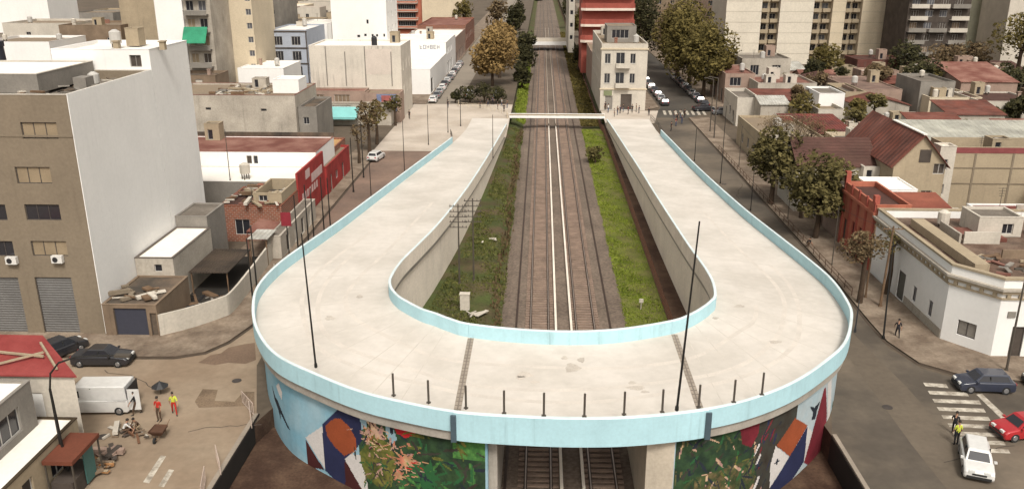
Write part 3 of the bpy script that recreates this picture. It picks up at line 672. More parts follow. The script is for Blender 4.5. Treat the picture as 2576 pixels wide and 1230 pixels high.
def bld(name, label, cat, x0, x1, y0, y1, h, wall, roof, par=.5, F=(), Lf=(), Rt=(), frame=None, pane=None, fine=False, sill=False, coping=None, roofkind='flat', group=None, z0=0, kinds=None, depth=.18, over=.25, rise=1.6, panes=None):
    """building: wall (with parapet) > window / door; roof. F, Lf, Rt = openings on the front, left and right faces"""
    frame = frame or FRAMEW; pane = pane or GLASS
    t = thing(name, label, cat, ((x0 + x1) / 2, (y0 + y1) / 2, z0), group)
    b = MB(); wins = []
    zt = h
    for P, Q, holes in (((x0, y0), (x1, y0), F), ((x1, y0), (x1, y1), Rt), ((x1, y1), (x0, y1), ()), ((x0, y1), (x0, y0), [(y1 - y0 - q[1], y1 - y0 - q[0]) + tuple(q[2:]) for q in Lf])):
        hs, pt, d, n = wallface(b, P, Q, z0 - .3 if z0 == 0 else z0, zt, holes, depth); wins += [(hh, pt) for hh in hs]
    if roofkind == 'flat':
        w = .2; zr = h - par
        for P, Q in (((x0 + w, y0 + w), (x0 + w, y1 - w)), ((x0 + w, y1 - w), (x1 - w, y1 - w)), ((x1 - w, y1 - w), (x1 - w, y0 + w)), ((x1 - w, y0 + w), (x0 + w, y0 + w))):
            b.face([(*P, zr), (*Q, zr), (*Q, zt), (*P, zt)])
        cp = MB()
        for q in ((x0, x1, y0, y0 + w), (x0, x1, y1 - w, y1), (x0, x0 + w, y0 + w, y1 - w), (x1 - w, x1, y0 + w, y1 - w)):
            cp.box(q[0] - (.03 if q[0] == x0 else 0), q[1] + (.03 if q[1] == x1 else 0), q[2] - (.03 if q[2] == y0 else 0), q[3] + (.03 if q[3] == y1 else 0), zt, zt + .06)
        cp.build('coping', coping or wall, t)
        r = MB(); nx = max(1, int((x1 - x0) / 6)); ny = max(1, int((y1 - y0) / 6))
        r.face([(x0 + w, y0 + w, zr), (x1 - w, y0 + w, zr), (x1 - w, y1 - w, zr), (x0 + w, y1 - w, zr)])
        r.build('roof', roof, t)
    elif roofkind in ('gx', 'gy', 'sy', 'sx', 'hip'):
        r = MB(); o = over; th = .12
        if roofkind == 'gx':   # ridge along x
            ym = (y0 + y1) / 2
            prof = [(y0 - o, h - o * rise / (ym - y0)), (ym, h + rise), (y1 + o, h - o * rise / (ym - y0))]
            for (ya, za), (yb, zb) in zip(prof, prof[1:]):
                r.face([(x0 - o, ya, za), (x1 + o, ya, za), (x1 + o, yb, zb), (x0 - o, yb, zb)]); r.face([(x0 - o, ya, za - th), (x0 - o, yb, zb - th), (x1 + o, yb, zb - th), (x1 + o, ya, za - th)])
                for xx in (x0 - o, x1 + o): r.face([(xx, ya, za), (xx, yb, zb), (xx, yb, zb - th), (xx, ya, za - th)])
            for yy, zz in (prof[0], prof[2]): r.face([(x0 - o, yy, zz), (x1 + o, yy, zz), (x1 + o, yy, zz - th), (x0 - o, yy, zz - th)])
            b.face([(x0, y1, h), (x0, y0, h), (x0, ym, h + rise)]); b.face([(x1, y0, h), (x1, y1, h), (x1, ym, h + rise)])
        elif roofkind == 'gy':
            xm = (x0 + x1) / 2
            prof = [(x0 - o, h - o * rise / (xm - x0)), (xm, h + rise), (x1 + o, h - o * rise / (xm - x0))]
            for (xa, za), (xb, zb) in zip(prof, prof[1:]):
                r.face([(xa, y0 - o, za), (xb, y0 - o, zb), (xb, y1 + o, zb), (xa, y1 + o, za)]); r.face([(xa, y0 - o, za - th), (xa, y1 + o, za - th), (xb, y1 + o, zb - th), (xb, y0 - o, zb - th)])
                for yy in (y0 - o, y1 + o): r.face([(xa, yy, za), (xb, yy, zb), (xb, yy, zb - th), (xa, yy, za - th)])
            for xx, zz in (prof[0], prof[2]): r.face([(xx, y0 - o, zz), (xx, y1 + o, zz), (xx, y1 + o, zz - th), (xx, y0 - o, zz - th)])
            b.face([(x0, y0, h), (x1, y0, h), (xm, y0, h + rise)]); b.face([(x1, y1, h), (x0, y1, h), (xm, y1, h + rise)])
        elif roofkind == 'sy':  # shed roof rising towards +y
            P = [(x0 - o, y0 - o, h), (x1 + o, y0 - o, h), (x1 + o, y1 + o, h + rise), (x0 - o, y1 + o, h + rise)]
            r.face([(a, c, z + .12) for a, c, z in P]); r.face([(a, c, z + .02) for a, c, z in reversed(P)])
            for i in range(4):
                p, q = P[i], P[(i + 1) % 4]; r.face([(p[0], p[1], p[2] + .02), (q[0], q[1], q[2] + .02), (q[0], q[1], q[2] + .12), (p[0], p[1], p[2] + .12)])
            b.face([(x1, y0, h), (x1, y1, h), (x1, y1, h + rise)]); b.face([(x0, y1, h), (x0, y0, h), (x0, y1, h + rise)]); b.face([(x1, y1, h), (x0, y1, h), (x0, y1, h + rise), (x1, y1, h + rise)])
        elif roofkind == 'sx':
            P = [(x0 - o, y0 - o, h + rise), (x1 + o, y0 - o, h), (x1 + o, y1 + o, h), (x0 - o, y1 + o, h + rise)]
            r.face([(a, c, z + .12) for a, c, z in P]); r.face([(a, c, z + .02) for a, c, z in reversed(P)])
            for i in range(4):
                p, q = P[i], P[(i + 1) % 4]; r.face([(p[0], p[1], p[2] + .02), (q[0], q[1], q[2] + .02), (q[0], q[1], q[2] + .12), (p[0], p[1], p[2] + .12)])
            b.face([(x0, y0, h), (x1, y0, h), (x0, y0, h + rise)]); b.face([(x1, y1, h), (x0, y1, h), (x0, y1, h + rise)]); b.face([(x0, y1, h), (x0, y0, h), (x0, y0, h + rise), (x0, y1, h + rise)])
        else:  # hip
            xm, ym = (x0 + x1) / 2, (y0 + y1) / 2; k = min(x1 - x0, y1 - y0) / 2
            if x1 - x0 > y1 - y0: ra, rb = (x0 + k, ym, h + rise), (x1 - k, ym, h + rise)
            else: ra, rb = (xm, y0 + k, h + rise), (xm, y1 - k, h + rise)
            c = [(x0 - o, y0 - o, h), (x1 + o, y0 - o, h), (x1 + o, y1 + o, h), (x0 - o, y1 + o, h)]
            if x1 - x0 > y1 - y0: fs = [[c[0], c[1], rb, ra], [c[1], c[2], rb], [c[2], c[3], ra, rb], [c[3], c[0], ra]]
            else: fs = [[c[0], c[1], ra], [c[1], c[2], rb, ra], [c[2], c[3], rb], [c[3], c[0], ra, rb]]
            for q in fs: r.face(q)
            r.face([(p[0], p[1], p[2] - .1) for p in reversed(c)])
            for i in range(4):
                p, q = c[i], c[(i + 1) % 4]; r.face([(p[0], p[1], h - .1), (q[0], q[1], h - .1), q, p])
        r.build('roof', roof, t)
    b.build('wall', wall, t)
    random.seed(int(x0 * 10) + int(y0))
    for k, (hh, pt) in enumerate(wins):
        pn = (hh[5] if len(hh) > 5 else None) or (random.choice(panes) if panes else pane)
        if k < 100: window(t, pt, hh, depth, frame, pn, hh[4] if len(hh) > 4 else 'window', fine, sill)
    return t
def bpx(name, label, cat, uL, uR, v, h, dep, wall, roof, **k):
    x0, x1, y = R(uL, uR, v, h)
    return bld(name, label, cat, x0, x1, y, y + dep, h, wall, roof, **k), (x0, x1, y)
def part(parent, name, mat, *boxes):
    b = MB()
    for q in boxes: b.box(*q)
    return b.build(name, mat, parent)
def water_tank(x, y, z, label, r=.6, h=1.3, mat=None, legs=.6):
    t = thing('water_tank', label, 'water tank', (x, y, z)); b = MB()
    b.tube((x, y, z + legs), (x, y, z + legs + h), r, r, 12); b.tube((x, y, z + legs + h), (x, y, z + legs + h + .22), r, r * .35, 12); b.build('tank', mat or TANKM, t, False)
    b = MB()
    for i in range(4): b.tube((x + math.cos(i * PI / 2) * r * .7, y + math.sin(i * PI / 2) * r * .7, z), (x + math.cos(i * PI / 2) * r * .7, y + math.sin(i * PI / 2) * r * .7, z + legs + .02), .07, .07, 5)
    b.build('stand', STEELM, t)
def roofhut(x0, x1, y0, y1, z, h, label, wall=None, roof=None, F=(), **k):
    return bld('roof_hut', label, 'roof hut', x0, x1, y0, y1, z + h, wall or W_DIRTY, roof or R_GREY, par=.15, z0=z, F=F, **k)
def acunit(x, y, z, d, label):
    t = thing('air_conditioner', label, 'air conditioner', (x, y, z)); b = MB(); b.box(x - .45, x + .45, y - .18, y + .18, z, z + .62); b.build('casing', WHITEP, t)
    b = MB(); b.tube((x - .12, y - .185, z + .31), (x - .12, y - .2, z + .31), .23, .23, 12); b.build('fan', BLACKP, t)
def antenna(x, y, z, h, label):
    t = thing('antenna', label, 'antenna', (x, y, z)); b = MB(); b.tube((x, y, z), (x, y, z + h), .035, .025, 5); b.build('mast', STEELM, t)
    b = MB()
    for k in range(4): b.box(x - .4 + k * .06, x + .4 - k * .06, y - .02, y + .02, z + h - .25 * k - .1, z + h - .25 * k - .06)
    b.build('aerial', STEELM, t)
def debris(x0, x1, y0, y1, z, n, name, label, cat, mats, size=.5, seed=1):
    random.seed(seed); b = MB()
    for i in range(n):
        x, y = random.uniform(x0, x1), random.uniform(y0, y1); a = random.uniform(0, PI); s = size * random.uniform(.4, 1.4)
        b.obox((x, y, z + random.uniform(0, .25)), (math.cos(a), math.sin(a)), s * random.uniform(.2, .7), s * random.uniform(.8, 3), s * random.uniform(.05, .4), random.randrange(len(mats)))
    o = b.build(name, mats); return tag(o, label, cat, None, 'stuff')

# ---------------------------------------------------------------- left side, near: tall beige block with white party wall
cx, cy = at(270, 865)
L1x1 = -39.1; L1y0 = 65.2; H1 = 20.3
FP = [p for p in []]
wz = [(13.9, 15.6), (9.6, 11.4), (5.9, 7.7), (3.35, 5.0)]
def fx(u, v): return at(u, v, 0)
openF = []
def solve_on_front(u, v, y):
    """height and x of the point of plane Y=y seen at (u,v)"""
    lo, hi = -5, 60
    for _ in range(50):
        m = (lo + hi) / 2; Y = at(u, v, m)[1]
        if Y > y: lo = m
        else: hi = m
    return at(u, v, m)[0], m
def hole_px(u0, v0, u1, v1, x0, y):
    a, zb = solve_on_front(u0, v0, y); b_, za = solve_on_front(u1, v1, y)
    return (min(a, b_) - x0, max(a, b_) - x0, min(za, zb), max(za, zb))
def solve_side(u, v, x):
    lo, hi = -5, 29
    for _ in range(60):
        m = (lo + hi) / 2; X = at(u, v, m)[0]
        if (X < x) == (x < CAMX): lo = m
        else: hi = m
    return at(u, v, m)[1], m
LX0 = -62.
S = [hole_px(50, 308, 148, 350, LX0, L1y0), hole_px(36, 420, 132, 463, LX0, L1y0)]
S2 = [hole_px(60, 514, 155, 555, LX0, L1y0), hole_px(-60, 514, 20, 555, LX0, L1y0)]
S3 = [hole_px(76, 606, 172, 645, LX0, L1y0), hole_px(-40, 606, 38, 645, LX0, L1y0)]
D1 = [hole_px(86, 697, 203, 838, LX0, L1y0), hole_px(-40, 697, 72, 838, LX0, L1y0)]
ops = [s + ('window', SHUT) for s in S] + [s + ('window', GLASS) for s in S2] + [S3[0] + ('window', SHUT), S3[1] + ('window', GLASS)] + [(d[0], d[1], .05, d[3]) + ('garage_door', SHUTG) for d in D1]
t = bld('apartment_block', 'tall beige apartment block at the left edge with a huge blank white side wall', 'building', LX0, L1x1, L1y0, 80.2, H1, W_TAN, R_GREY, par=.95, F=ops, frame=FRAMED, fine=True, coping=W_OFF)
part(t, 'party_wall', W_WHITE, (L1x1 + .002, L1x1 + .06, L1y0 - .01, 80.2, 0, H1 + .07))
part(t, 'cornice', W_TAN, (LX0, L1x1, L1y0 - .05, L1y0, 17.0, 17.15))
gl = solve_on_front(100, 690, L1y0)[1]
t2 = bld('apartment_block', 'white rear wing rising above the beige block, with a round black hole in its wall', 'building', -48.4, L1x1 + .055, 80.3, 89.2, 22.2, W_WHITE, R_WHITE, par=.3, coping=W_WHITE, F=[(48.4 - 39.1 - 1.9, 48.4 - 39.1 - .8, 20.6, 21.7)], pane=W_DARK, frame=W_GREY)
b = MB(); x, z = solve_on_front(337, 181, 80.25); b.tube((x, 80.31, z), (x, 80.26, z), .16, .16, 14); b.build('vent_hole', BLACKP, t2)
water_tank(-44.0, 84.2, 22.0, 'pale round water tank standing on the white rear wing', .55, 1.1, TANKM, .4)
roofhut(-43.6, -42.3, 85.5, 87, 22.0, 1.7, 'small beige chimney hut on the white rear wing', W_BEIGE)
for k, (dx, lab) in enumerate(((0, 'left'), (3.2, 'right'))):
    b = MB(); x = -43 + dx * 1.4; b.box(x - .25, x + .25, 82, 82.5, 22.0, 22.75); b.box(x - .33, x + .33, 81.9, 82.6, 22.75, 22.85); o = b.build('roof_vent', W_BEIGE); tag(o, lab + ' of two small beige roof vents along the edge of the white rear wing', 'roof vent')
t = bld('penthouse', 'low penthouse with white roof and grey fascia on top of the beige block', 'roof hut', -60, -44.4, 70.6, 80.0, 21.15, W_GREY, R_WHITE, par=.05, z0=19.6, coping=W_OFF)
debris(-46.5, -39.5, 66.5, 79, 19.58, 60, 'rubble', 'scattered rubble and planks on the grey roof of the beige block', 'rubble', [W_GREY, W_OFF, R_DARK, WOOD], .5, 3)
water_tank(-42.6, 76.3, 19.55, 'grey barrel lying low beside the white wall on the beige block roof', .5, .8, TANKM, .1)
b = MB(); b.box(-42.6, -41.5, 72.8, 74.2, 19.55, 20.6); o = b.build('roof_box', W_GREY); tag(o, 'square grey box on the roof of the beige block behind the parapet', 'roof box')
for u, v, lab in ((145, 652, 'white air conditioner under the lowest right window of the beige block'), (30, 655, 'white air conditioner at the left edge of the beige block')):
    x, z = solve_on_front(u, v, L1y0 - .2); acunit(x, L1y0 - .22, z - .3, 0, lab)
# ---- low sheds and yard right of the white wall
x0, x1, y = R(292, 440, 648, 4.6)
t = bld('shed', 'low shed with a clean white flat roof against the white party wall', 'shed', -39.0, -35.5, 71.75, 81.0, 4.6, W_DIRTY, R_WHITE, par=.05, coping=pm('dark_roof_edge', (.12, .10, .085), .9), F=[(1.7, 2.4, 3.3, 4.0)])
bld('shed', 'low tar-roofed shed with dark double doors beside the beige block', 'shed', -38.9, -34.3, 64.9, 71.7, 2.9, W_BROWN, R_DARK, par=.06, F=[(.9, 3.7, .05, 2.6, 'door', plain('dark_blue_door', (.04, .042, .06), .6)), (3.95, 4.5, .05, 2.2, 'door', R_DARK)], frame=FRAMED)
debris(-38.5, -35, 65.6, 68.8, 2.9, 16, 'planks', 'loose planks and broken sheets lying on the tar roof of the low shed', 'planks', [WOOD, W_OFF, W_TAN], .7, 5)
x, y = at(488, 560, 5.0)
bld('shed', 'small grey flat-roofed hut higher up against the white party wall', 'shed', -39.0, -35.8, 81.1, 86.0, 5.7, W_GREY, R_GREY, par=.05, coping=W_GREY)
# boundary wall of the yard, following the street corner
yard = thing('boundary_wall', 'curved whitewashed boundary wall round the dark yard at the street corner', 'wall', (-30, 68, 0))
b = MB(); WP = [(-34.25, 64.9), (-32.2, 66.7), (-30.4, 68.9), (-29.9, 70.2), (-30.0, 74.6), (-30.3, 80), (-30.6, 85)]
wq = [(p[0], p[1]) for p in cr(WP, 4)]
for a, c, a2, c2 in zip(wq, wq[1:], off(wq, .2), off(wq, .2)[1:]):
    b.face([(*a, 0), (*c, 0), (*c, 2.0), (*a, 2.0)]); b.face([(*c2, 0), (*a2, 0), (*a2, 2.0), (*c2, 2.0)]); b.face([(*a, 2.0), (*c, 2.0), (*c2, 2.0), (*a2, 2.0)])
b.face([(*wq[0], 0), (*off(wq, .2)[0], 0), (*off(wq, .2)[0], 2.0), (*wq[0], 2.0)])
b.build('wall', W_OFF, yard)
b = MB(); b.face([(p[0], p[1], .155) for p in [(-35.4, 85), (-35.4, 65.2), (-34.3, 65.2), (-30.3, 69.4), (-30.3, 74.6), (-30.8, 85)][::-1]][::-1]); o = b.build('yard_floor', pm('black_yard', (.03, .026, .022), .95, .3)); tag(o, kind='structure')
lean = thing('lean_to', 'dark sagging corrugated lean-to roof inside the yard', 'lean-to', (-32, 73, 0))
b = MB(); b.box(-35.3, -31.6, 74.2, 81.0, 2.3, 2.38); b.build('roof', waves('rusty_sheet', (.04, .03, .024), 'x', .3, .5, .8, .3, (.07, .05, .035)), lean)
part(lean, 'post', WOOD, (-31.8, -31.7, 74.4, 74.5, 0, 2.3)); part(lean, 'post', WOOD, (-31.8, -31.7, 80.7, 80.8, 0, 2.3)); part(lean, 'post', WOOD, (-35.2, -35.1, 74.4, 74.5, 0, 2.3))
lean = thing('lean_to', 'small pale sheet canopy near the street wall of the yard', 'lean-to', (-31, 83.5, 0))
b = MB(); n = len(b.v); b.box(-32.3, -30.2, 82.2, 85.4, 3.0, 3.08); b.build('roof', R_ZINC, lean); part(lean, 'post', WOOD, (-30.5, -30.4, 82.4, 82.5, 0, 3.0), (-32.2, -32.1, 82.4, 82.5, 0, 3.0), (-30.5, -30.4, 85.1, 85.2, 0, 3.0))
debris(-34.6, -31, 68.8, 74, .03, 26, 'scrap', 'dark scrap and boxes piled on the floor of the yard', 'scrap', [BLACKP, R_DARK, WOOD, W_GREY], .8, 8)
# ---- cluttered small roofs between the yard and the red-roofed works
bld('house', 'low brick house with red awning and messy roof behind the yard', 'house', -38, -31.1, 90.4, 98.5, 4.2, BRICK, R_BROWNT, par=.1, F=[(1.5, 3.2, .8, 2.6), (4.2, 5.6, .05, 2.4, 'door', W_RED)], Rt=[(1.5, 3.0, 1.0, 2.2), (5.0, 6.2, .05, 2.3, 'door', W_DARK)])
bld('house', 'small cream box room with an open unroofed top beside the red sign', 'house', -34.4, -31.2, 91.2, 97.8, 5.4, W_BEIGE, R_DARK, par=1.3, z0=4.3, F=[(.6, 1.6, 4.5, 5.2)])
o = MB(); o.face([(-33.2, 84.6, 3.1), (-30.9, 84.6, 2.7), (-30.9, 89.2, 2.7), (-33.2, 89.2, 3.1)]); o.face([(-33.2, 84.6, 3.0), (-33.2, 89.2, 3.0), (-30.9, 89.2, 2.6), (-30.9, 84.6, 2.6)]); o.box(-31.05, -30.95, 84.7, 84.8, 0, 2.68); o.box(-31.05, -30.95, 89, 89.1, 0, 2.68); o.box(-33.2, -33.1, 84.7, 84.8, 0, 3.05)
o = o.build('awning', R_TERR); tag(o, 'small red awning over the corner of the low brick house', 'awning')
debris(-37.5, -31.5, 90.6, 98, 4.25, 60, 'scrap', 'jumbled timber and sheets on the roof of the low brick house', 'scrap', [WOOD, W_BEIGE, R_DARK, R_TERR, W_OFF], .8, 11)
bld('house', 'narrow grey house front with gates beside the left ramp', 'house', -31.0, -29.6, 84.5, 99.0, 2.6, W_DIRTY, R_GREY, par=.1, Rt=[(2 + 3 * k, 3.2 + 3 * k, .2, 2.1, 'door', W_OFF if k % 2 else W_DARK) for k in range(4)])
# red works: white roof strip, white wall, red terrace roof
x0, x1, y = R(515, 775, 455, 4.4)
bld('workshop', 'long workshop with bright white flat roof below the red terrace', 'workshop', -52, -31.3, 100.2, 108.2, 4.4, W_GREY, R_WHITE, par=.06, coping=R_WHITE)
t = bld('workshop', 'long workshop with red tiled terrace roof and white upper wall', 'workshop', -53, -31.6, 108.3, 118.4, 6.3, W_WHITE, R_TERR, par=.12, F=[(12.2, 12.9, 4.7, 5.8, 'window', W_DARK), (13.1, 13.7, 4.7, 5.8)], coping=R_TERR)
part(t, 'ridge_beam', R_DARK, (-53, -31.6, 118.2, 118.5, 6.4, 6.9))
sg = thing('wall_sign', 'large red painted sign wall with white lettering blocks facing the left ramp', 'sign', (-30.9, 102, 0))
b = MB(); b.box(-31.25, -31.0, 97.2, 109.6, 0.2, 6.2); b.build('panel', W_RED, sg)
LET = pm('sign_lettering', (.55, .40, .38), .8, .2, 1.)
b = MB(); b.box(-31, -30.985, 100.6, 102.6, 4.6, 5.7); b.box(-31, -30.985, 103.2, 108.6, 3.6, 4.7)
for k in range(7): b.box(-31, -30.985, 98.6 + k * 1.1, 99.3 + k * 1.1, 2.4, 3.3)
b.build('lettering', LET, sg)
bld('house', 'red-walled low house with tan roof next to the red sign wall', 'house', -33, -30.8, 110, 124, 3.9, W_RED, R_TAN, par=.25, Rt=[(2, 3, .1, 2.4, 'door', W_DARK), (5, 6.5, 1, 2.2), (9, 10.2, .1, 2.4, 'door', W_DARK)])
bld('house', 'small ochre-roofed house by the left street', 'house', -36, -32, 119, 127, 4.4, BRICK, pm('ochre_roof', (.42, .25, .11), .9, .2, .5), par=.2)
bld('house', 'low dark-roofed houses behind the turquoise awning', 'house', -42, -36.2, 119.5, 131, 3.6, W_BROWN, R_BROWNT, par=.2)
# long grimy wall with two small openings
x0, x1, y = R(500, 742, 240, 8.6)
bld('warehouse', 'long grimy warehouse with two tiny openings in its blank front wall', 'warehouse', -66, x1, y, y + 14, 8.6, W_DIRTY, R_TAN, par=.3, F=[hole_px(517, 271, 531, 277, -66, y), hole_px(656, 274, 671, 280, -66, y)], pane=BLACKP, frame=FRAMED, coping=R_TERR)
x1w, yw = x1, y
bld('shed', 'low white lean-to room on the grimy warehouse roof', 'shed', x1w - 4.8, x1w - .3, yw + 4, yw + 9, 10.6, W_WHITE, R_WHITE, par=.1, z0=8.35)
debris(-58, -48, yw + 1, yw + 12, 8.3, 70, 'scrap', 'pale junk and pipes strewn over the grimy warehouse roof', 'scrap', [W_OFF, W_BEIGE, W_GREY, WOOD], .9, 13)
bld('house', 'narrow grey house squeezed between the grimy warehouse and the stained warehouse', 'house', x1w + .1, x1w + 3.2, yw + 1, yw + 12, 6.5, W_GREY, R_DARK, par=.3, F=[(.8, 1.8, 3.6, 4.8)])
# stained warehouse, pink base, turquoise awning
x0, x1, y = R(775, 1008, 116, 14)
WX0, WX1, WY = x0, x1, y
t = bld('warehouse', 'tall stained cream warehouse with white roof and walled-up pale panel', 'warehouse', WX0, WX1, WY, WY + 13, 14, W_STAIN, R_WHITE, par=.25, coping=R_WHITE, Rt=[(2 + 4 * k, 2.7 + 4 * k, z, z + 2.2, 'window', GLASSB) for k in range(3) for z in (4.5, 9.0)])
hp = hole_px(925, 192, 990, 118, WX0, WY)
part(t, 'walled_up_panel', pm('pale_patch', (.55, .48, .42), .85, .08), (WX0 + hp[0] - .4, WX0 + hp[1] - .4, WY - .03, WY, 8.6, 13.4))
for k, u in enumerate((820, 868, 918, 984)):
    x = solve_on_front(u, 150, WY)[0]; b = MB(); b.box(x - .1, x + .1, WY - .06, WY, 6.3, 13.9 - (k % 2)); b.build('wall_rib', W_GREY, t)
b = MB(); b.tube((WX0 + 12.6, WY + 1.5, 13.8), (WX0 + 12.6, WY + 1.5, 15.4), .55, .55, 12); b.tube((WX0 + 12.6, WY + 1.5, 15.4), (WX0 + 12.6, WY + 1.5, 15.8), .55, .15, 12); o = b.build('water_tank', BLACKP); tag(o, 'black water tank on the roof edge of the stained cream warehouse', 'water tank')
bld('annex', 'brownish lower annex along the foot of the stained cream warehouse', 'annex', WX0 - .2, WX0 + 11.4, WY - 4.2, WY - .1, 5.9, W_PINK, R_TERR, par=.2, F=[(1.0, 3.6, 3.5, 5.2, 'window', W_BROWN), (5.6, 8.6, 3.5, 5.2, 'window', W_BROWN)])
bld('annex', 'pink corner annex with a blue and red billboard below the stained cream warehouse', 'annex', WX0 + 11.5, WX1 + .3, WY - 4.6, WY - .1, 5.6, W_PINK, R_TAN, par=.25)
sg = thing('billboard', 'blue billboard with a red square on the pink corner annex', 'billboard', (WX1 - 2.4, WY - 4.8, 3))
part(sg, 'panel', pm('billboard_blue', (.16, .19, .30), .7, .3, 2.), (WX1 - 4.2, WX1 - .4, WY - 4.85, WY - 4.65, 2.2, 5.4)); part(sg, 'picture', pm('billboard_red', (.33, .10, .09), .7, .3, 2.), (WX1 - 3.3, WX1 - 1.4, WY - 4.88, WY - 4.85, 3.9, 5.2))
part(sg, 'text_panel', W_WHITE, (WX1 - 4.0, WX1 - .6, WY - 4.88, WY - 4.85, 2.5, 2.9))
y = WY - 7.9; x0, x1 = solve_on_front(780, 304, y)[0], solve_on_front(905, 304, y)[0]
t = thing('awning', 'long turquoise awning on a yard front below the stained warehouse', 'awning', ((x0 + x1) / 2, y, 0))
b = MB(); b.face([(x0, y - 2.2, 1.9), (x1, y - 2.2, 1.9), (x1, y, 3.5), (x0, y, 3.5)]); b.face([(x0, y, 3.46), (x1, y, 3.46), (x1, y - 2.2, 1.86), (x0, y - 2.2, 1.86)]); b.face([(x0, y - 2.2, 1.5), (x1, y - 2.2, 1.5), (x1, y - 2.2, 1.9), (x0, y - 2.2, 1.9)]); b.build('canopy', TEAL, t)
for x in (x0 + .1, (x0 + x1) / 2, x1 - .1): part(t, 'post', STEELM, (x - .05, x + .05, y - 2.1, y - 2.0, 0, 1.9))
bld('yard_building', 'low grey yard building behind the turquoise awning with a white panel', 'building', x0 - 1, x1 + 6, y + .1, WY - 4.7, 3.9, W_DIRTY, R_GREY, par=.2, F=[(5.0, 9.0, 1.6, 3.7, 'panel', W_WHITE)])
# blue-grey three-storey house
x0, x1, y = R(672, 770, 72, 14)
t = bld('house', 'blue-grey three-storey house with dark string courses and paired windows', 'house', x0, x1, y, y + 18, 13.6, W_BLUE, R_WHITE, par=.3, F=[(x0_ + .0, x1_, za, zb) for za, zb in ((10.0, 12.1), (6.4, 8.6), (2.8, 5.0)) for x0_, x1_ in ((1.3, 3.4), (5.6, 7.8))], fine=True, pane=GLASS)
for z in (13.1, 9.2, 5.5): part(t, 'string_course', W_DARK, (x0 - .1, x1 + .1, y - .14, y, z, z + .3))
for xx in (x0, x1 - .25): part(t, 'corner_strip', W_DARK, (xx, xx + .25, y - .12, y - .003, 0, 13.1))
BX0, BX1, BY = x0, x1, y
bld('house', 'small white house with one dark window left of the blue-grey house', 'house', x0 - 6.2, x0 - .2, y + 1, y + 12, 6.2, W_OFF, R_WHITE, par=.3, F=[(1.5, 4.6, 2.6, 5.0)])
bld('house', 'small maroon-walled roof room left of the blue-grey house', 'house', x0 - 10.2, x0 - 6.4, y - 1, y + 7, 6.8, pm('maroon_wall', (.22, .045, .05), .85, .2), R_TERR, par=.2)
bld('house', 'white boxy building in front of the blue-grey house', 'house', x0 - .5, x1 + .3, y - 22, y - 8, 7.2, W_WHITE, R_WHITE, par=.15)
# big white blank building behind
x0, x1 = at(822, 112)[0], at(958, 112)[0]; y = at(890, 118)[1] - 30
x0, x1, y = R(792, 962, 108, 9)
t = bld('apartment_block', 'large blank white apartment block behind the stained warehouse, with a few tiny windows', 'building', x0 + 2.8, x1, y + 8, y + 26, 40, W_WHITE, R_WHITE, par=.3, F=[(9.4, 10.0, 13.2, 14.3), (6.7, 7.5, 9.6, 10.3), (8.6, 9.3, 9.9, 10.6), (10.6, 11.2, 9.8, 10.5), (11.8, 12.4, 9.8, 10.5), (13.8, 14.3, 9.8, 10.6), (15.0, 15.5, 9.8, 10.6), (9.2, 9.8, 20, 21)], Rt=grid(0, 18, 6, 40, 3, 9, 1.2, 1.4))
bld('apartment_block', 'pale stepped block left of the large blank white block', 'building', x0 - 5, x0 + 2.6, y + 3, y + 20, 13.5, W_WHITE, R_WHITE, par=.2)
# white stores with the lettered parapet
x0, x1, y = -45.5, -27.9, 232.2
t = bld('shop', 'white shop with dark lettering on its tall white parapet', 'shop', x0, x1, y, y + 26, 8.6, W_WHITE, R_WHITE, par=.2, Rt=[(2 + 4 * k, 4.4 + 4 * k, .2, 3.2, 'shop_front', W_DARK) for k in range(4)] + [(2 + 4 * k, 3.6 + 4 * k, 5.2, 7.0) for k in range(4)])
SX0, SX1, SY = x0, x1, y
def letters(parent, x, y, z, h, n, mat, seed):
    random.seed(seed); b = MB(); w = h * .62
    for i in range(n):
        xx = x + i * w * 1.35; b.box(xx, xx + w * .25, y - .04, y, z, z + h)
        for zz in (0, .42, .84):
            if random.random() < .75: b.box(xx + w * .25, xx + w, y - .04, y, z + h * zz, z + h * (zz + .16))
        if random.random() < .6: b.box(xx + w * .75, xx + w, y - .035, y, z + h * .1, z + h * .9)
    return b.build('lettering', mat, parent)
letters(t, x1 - 7.0, y, 6.9, 1.1, 6, plain('slate_letters', (.16, .17, .20), .7), 5)
x0, x1, y = -45, -27.9, 198.0
bld('shop', 'low white shop with a bright white roof in front of the lettered shop', 'shop', x0, x1, y, SY - .2, 5.8, W_WHITE, R_WHITE, par=.05, F=[(1.5, 9.5, 1.0, 3.2, 'shop_front', W_GREY)], Rt=[(1, 5, .2, 3.6, 'shop_front', W_DARK)])
bld('house', 'cream row of shops receding along the left street behind the lettered shop', 'shop', -44, -27.9, SY + 26.3, SY + 60, 7.5, W_PINK, R_WHITE, par=.3, Rt=[(2 + 5 * k, 5 + 5 * k, .2, 3, 'shop_front', W_DARK) for k in range(7)])
bld('house', 'far brick shops at the end of the left street', 'shop', -44, -27.9, SY + 61, SY + 100, 8.5, BRICK, R_TERR, par=.3, Rt=[(2 + 6 * k, 4 + 6 * k, 3.5, 5.5) for k in range(6)])
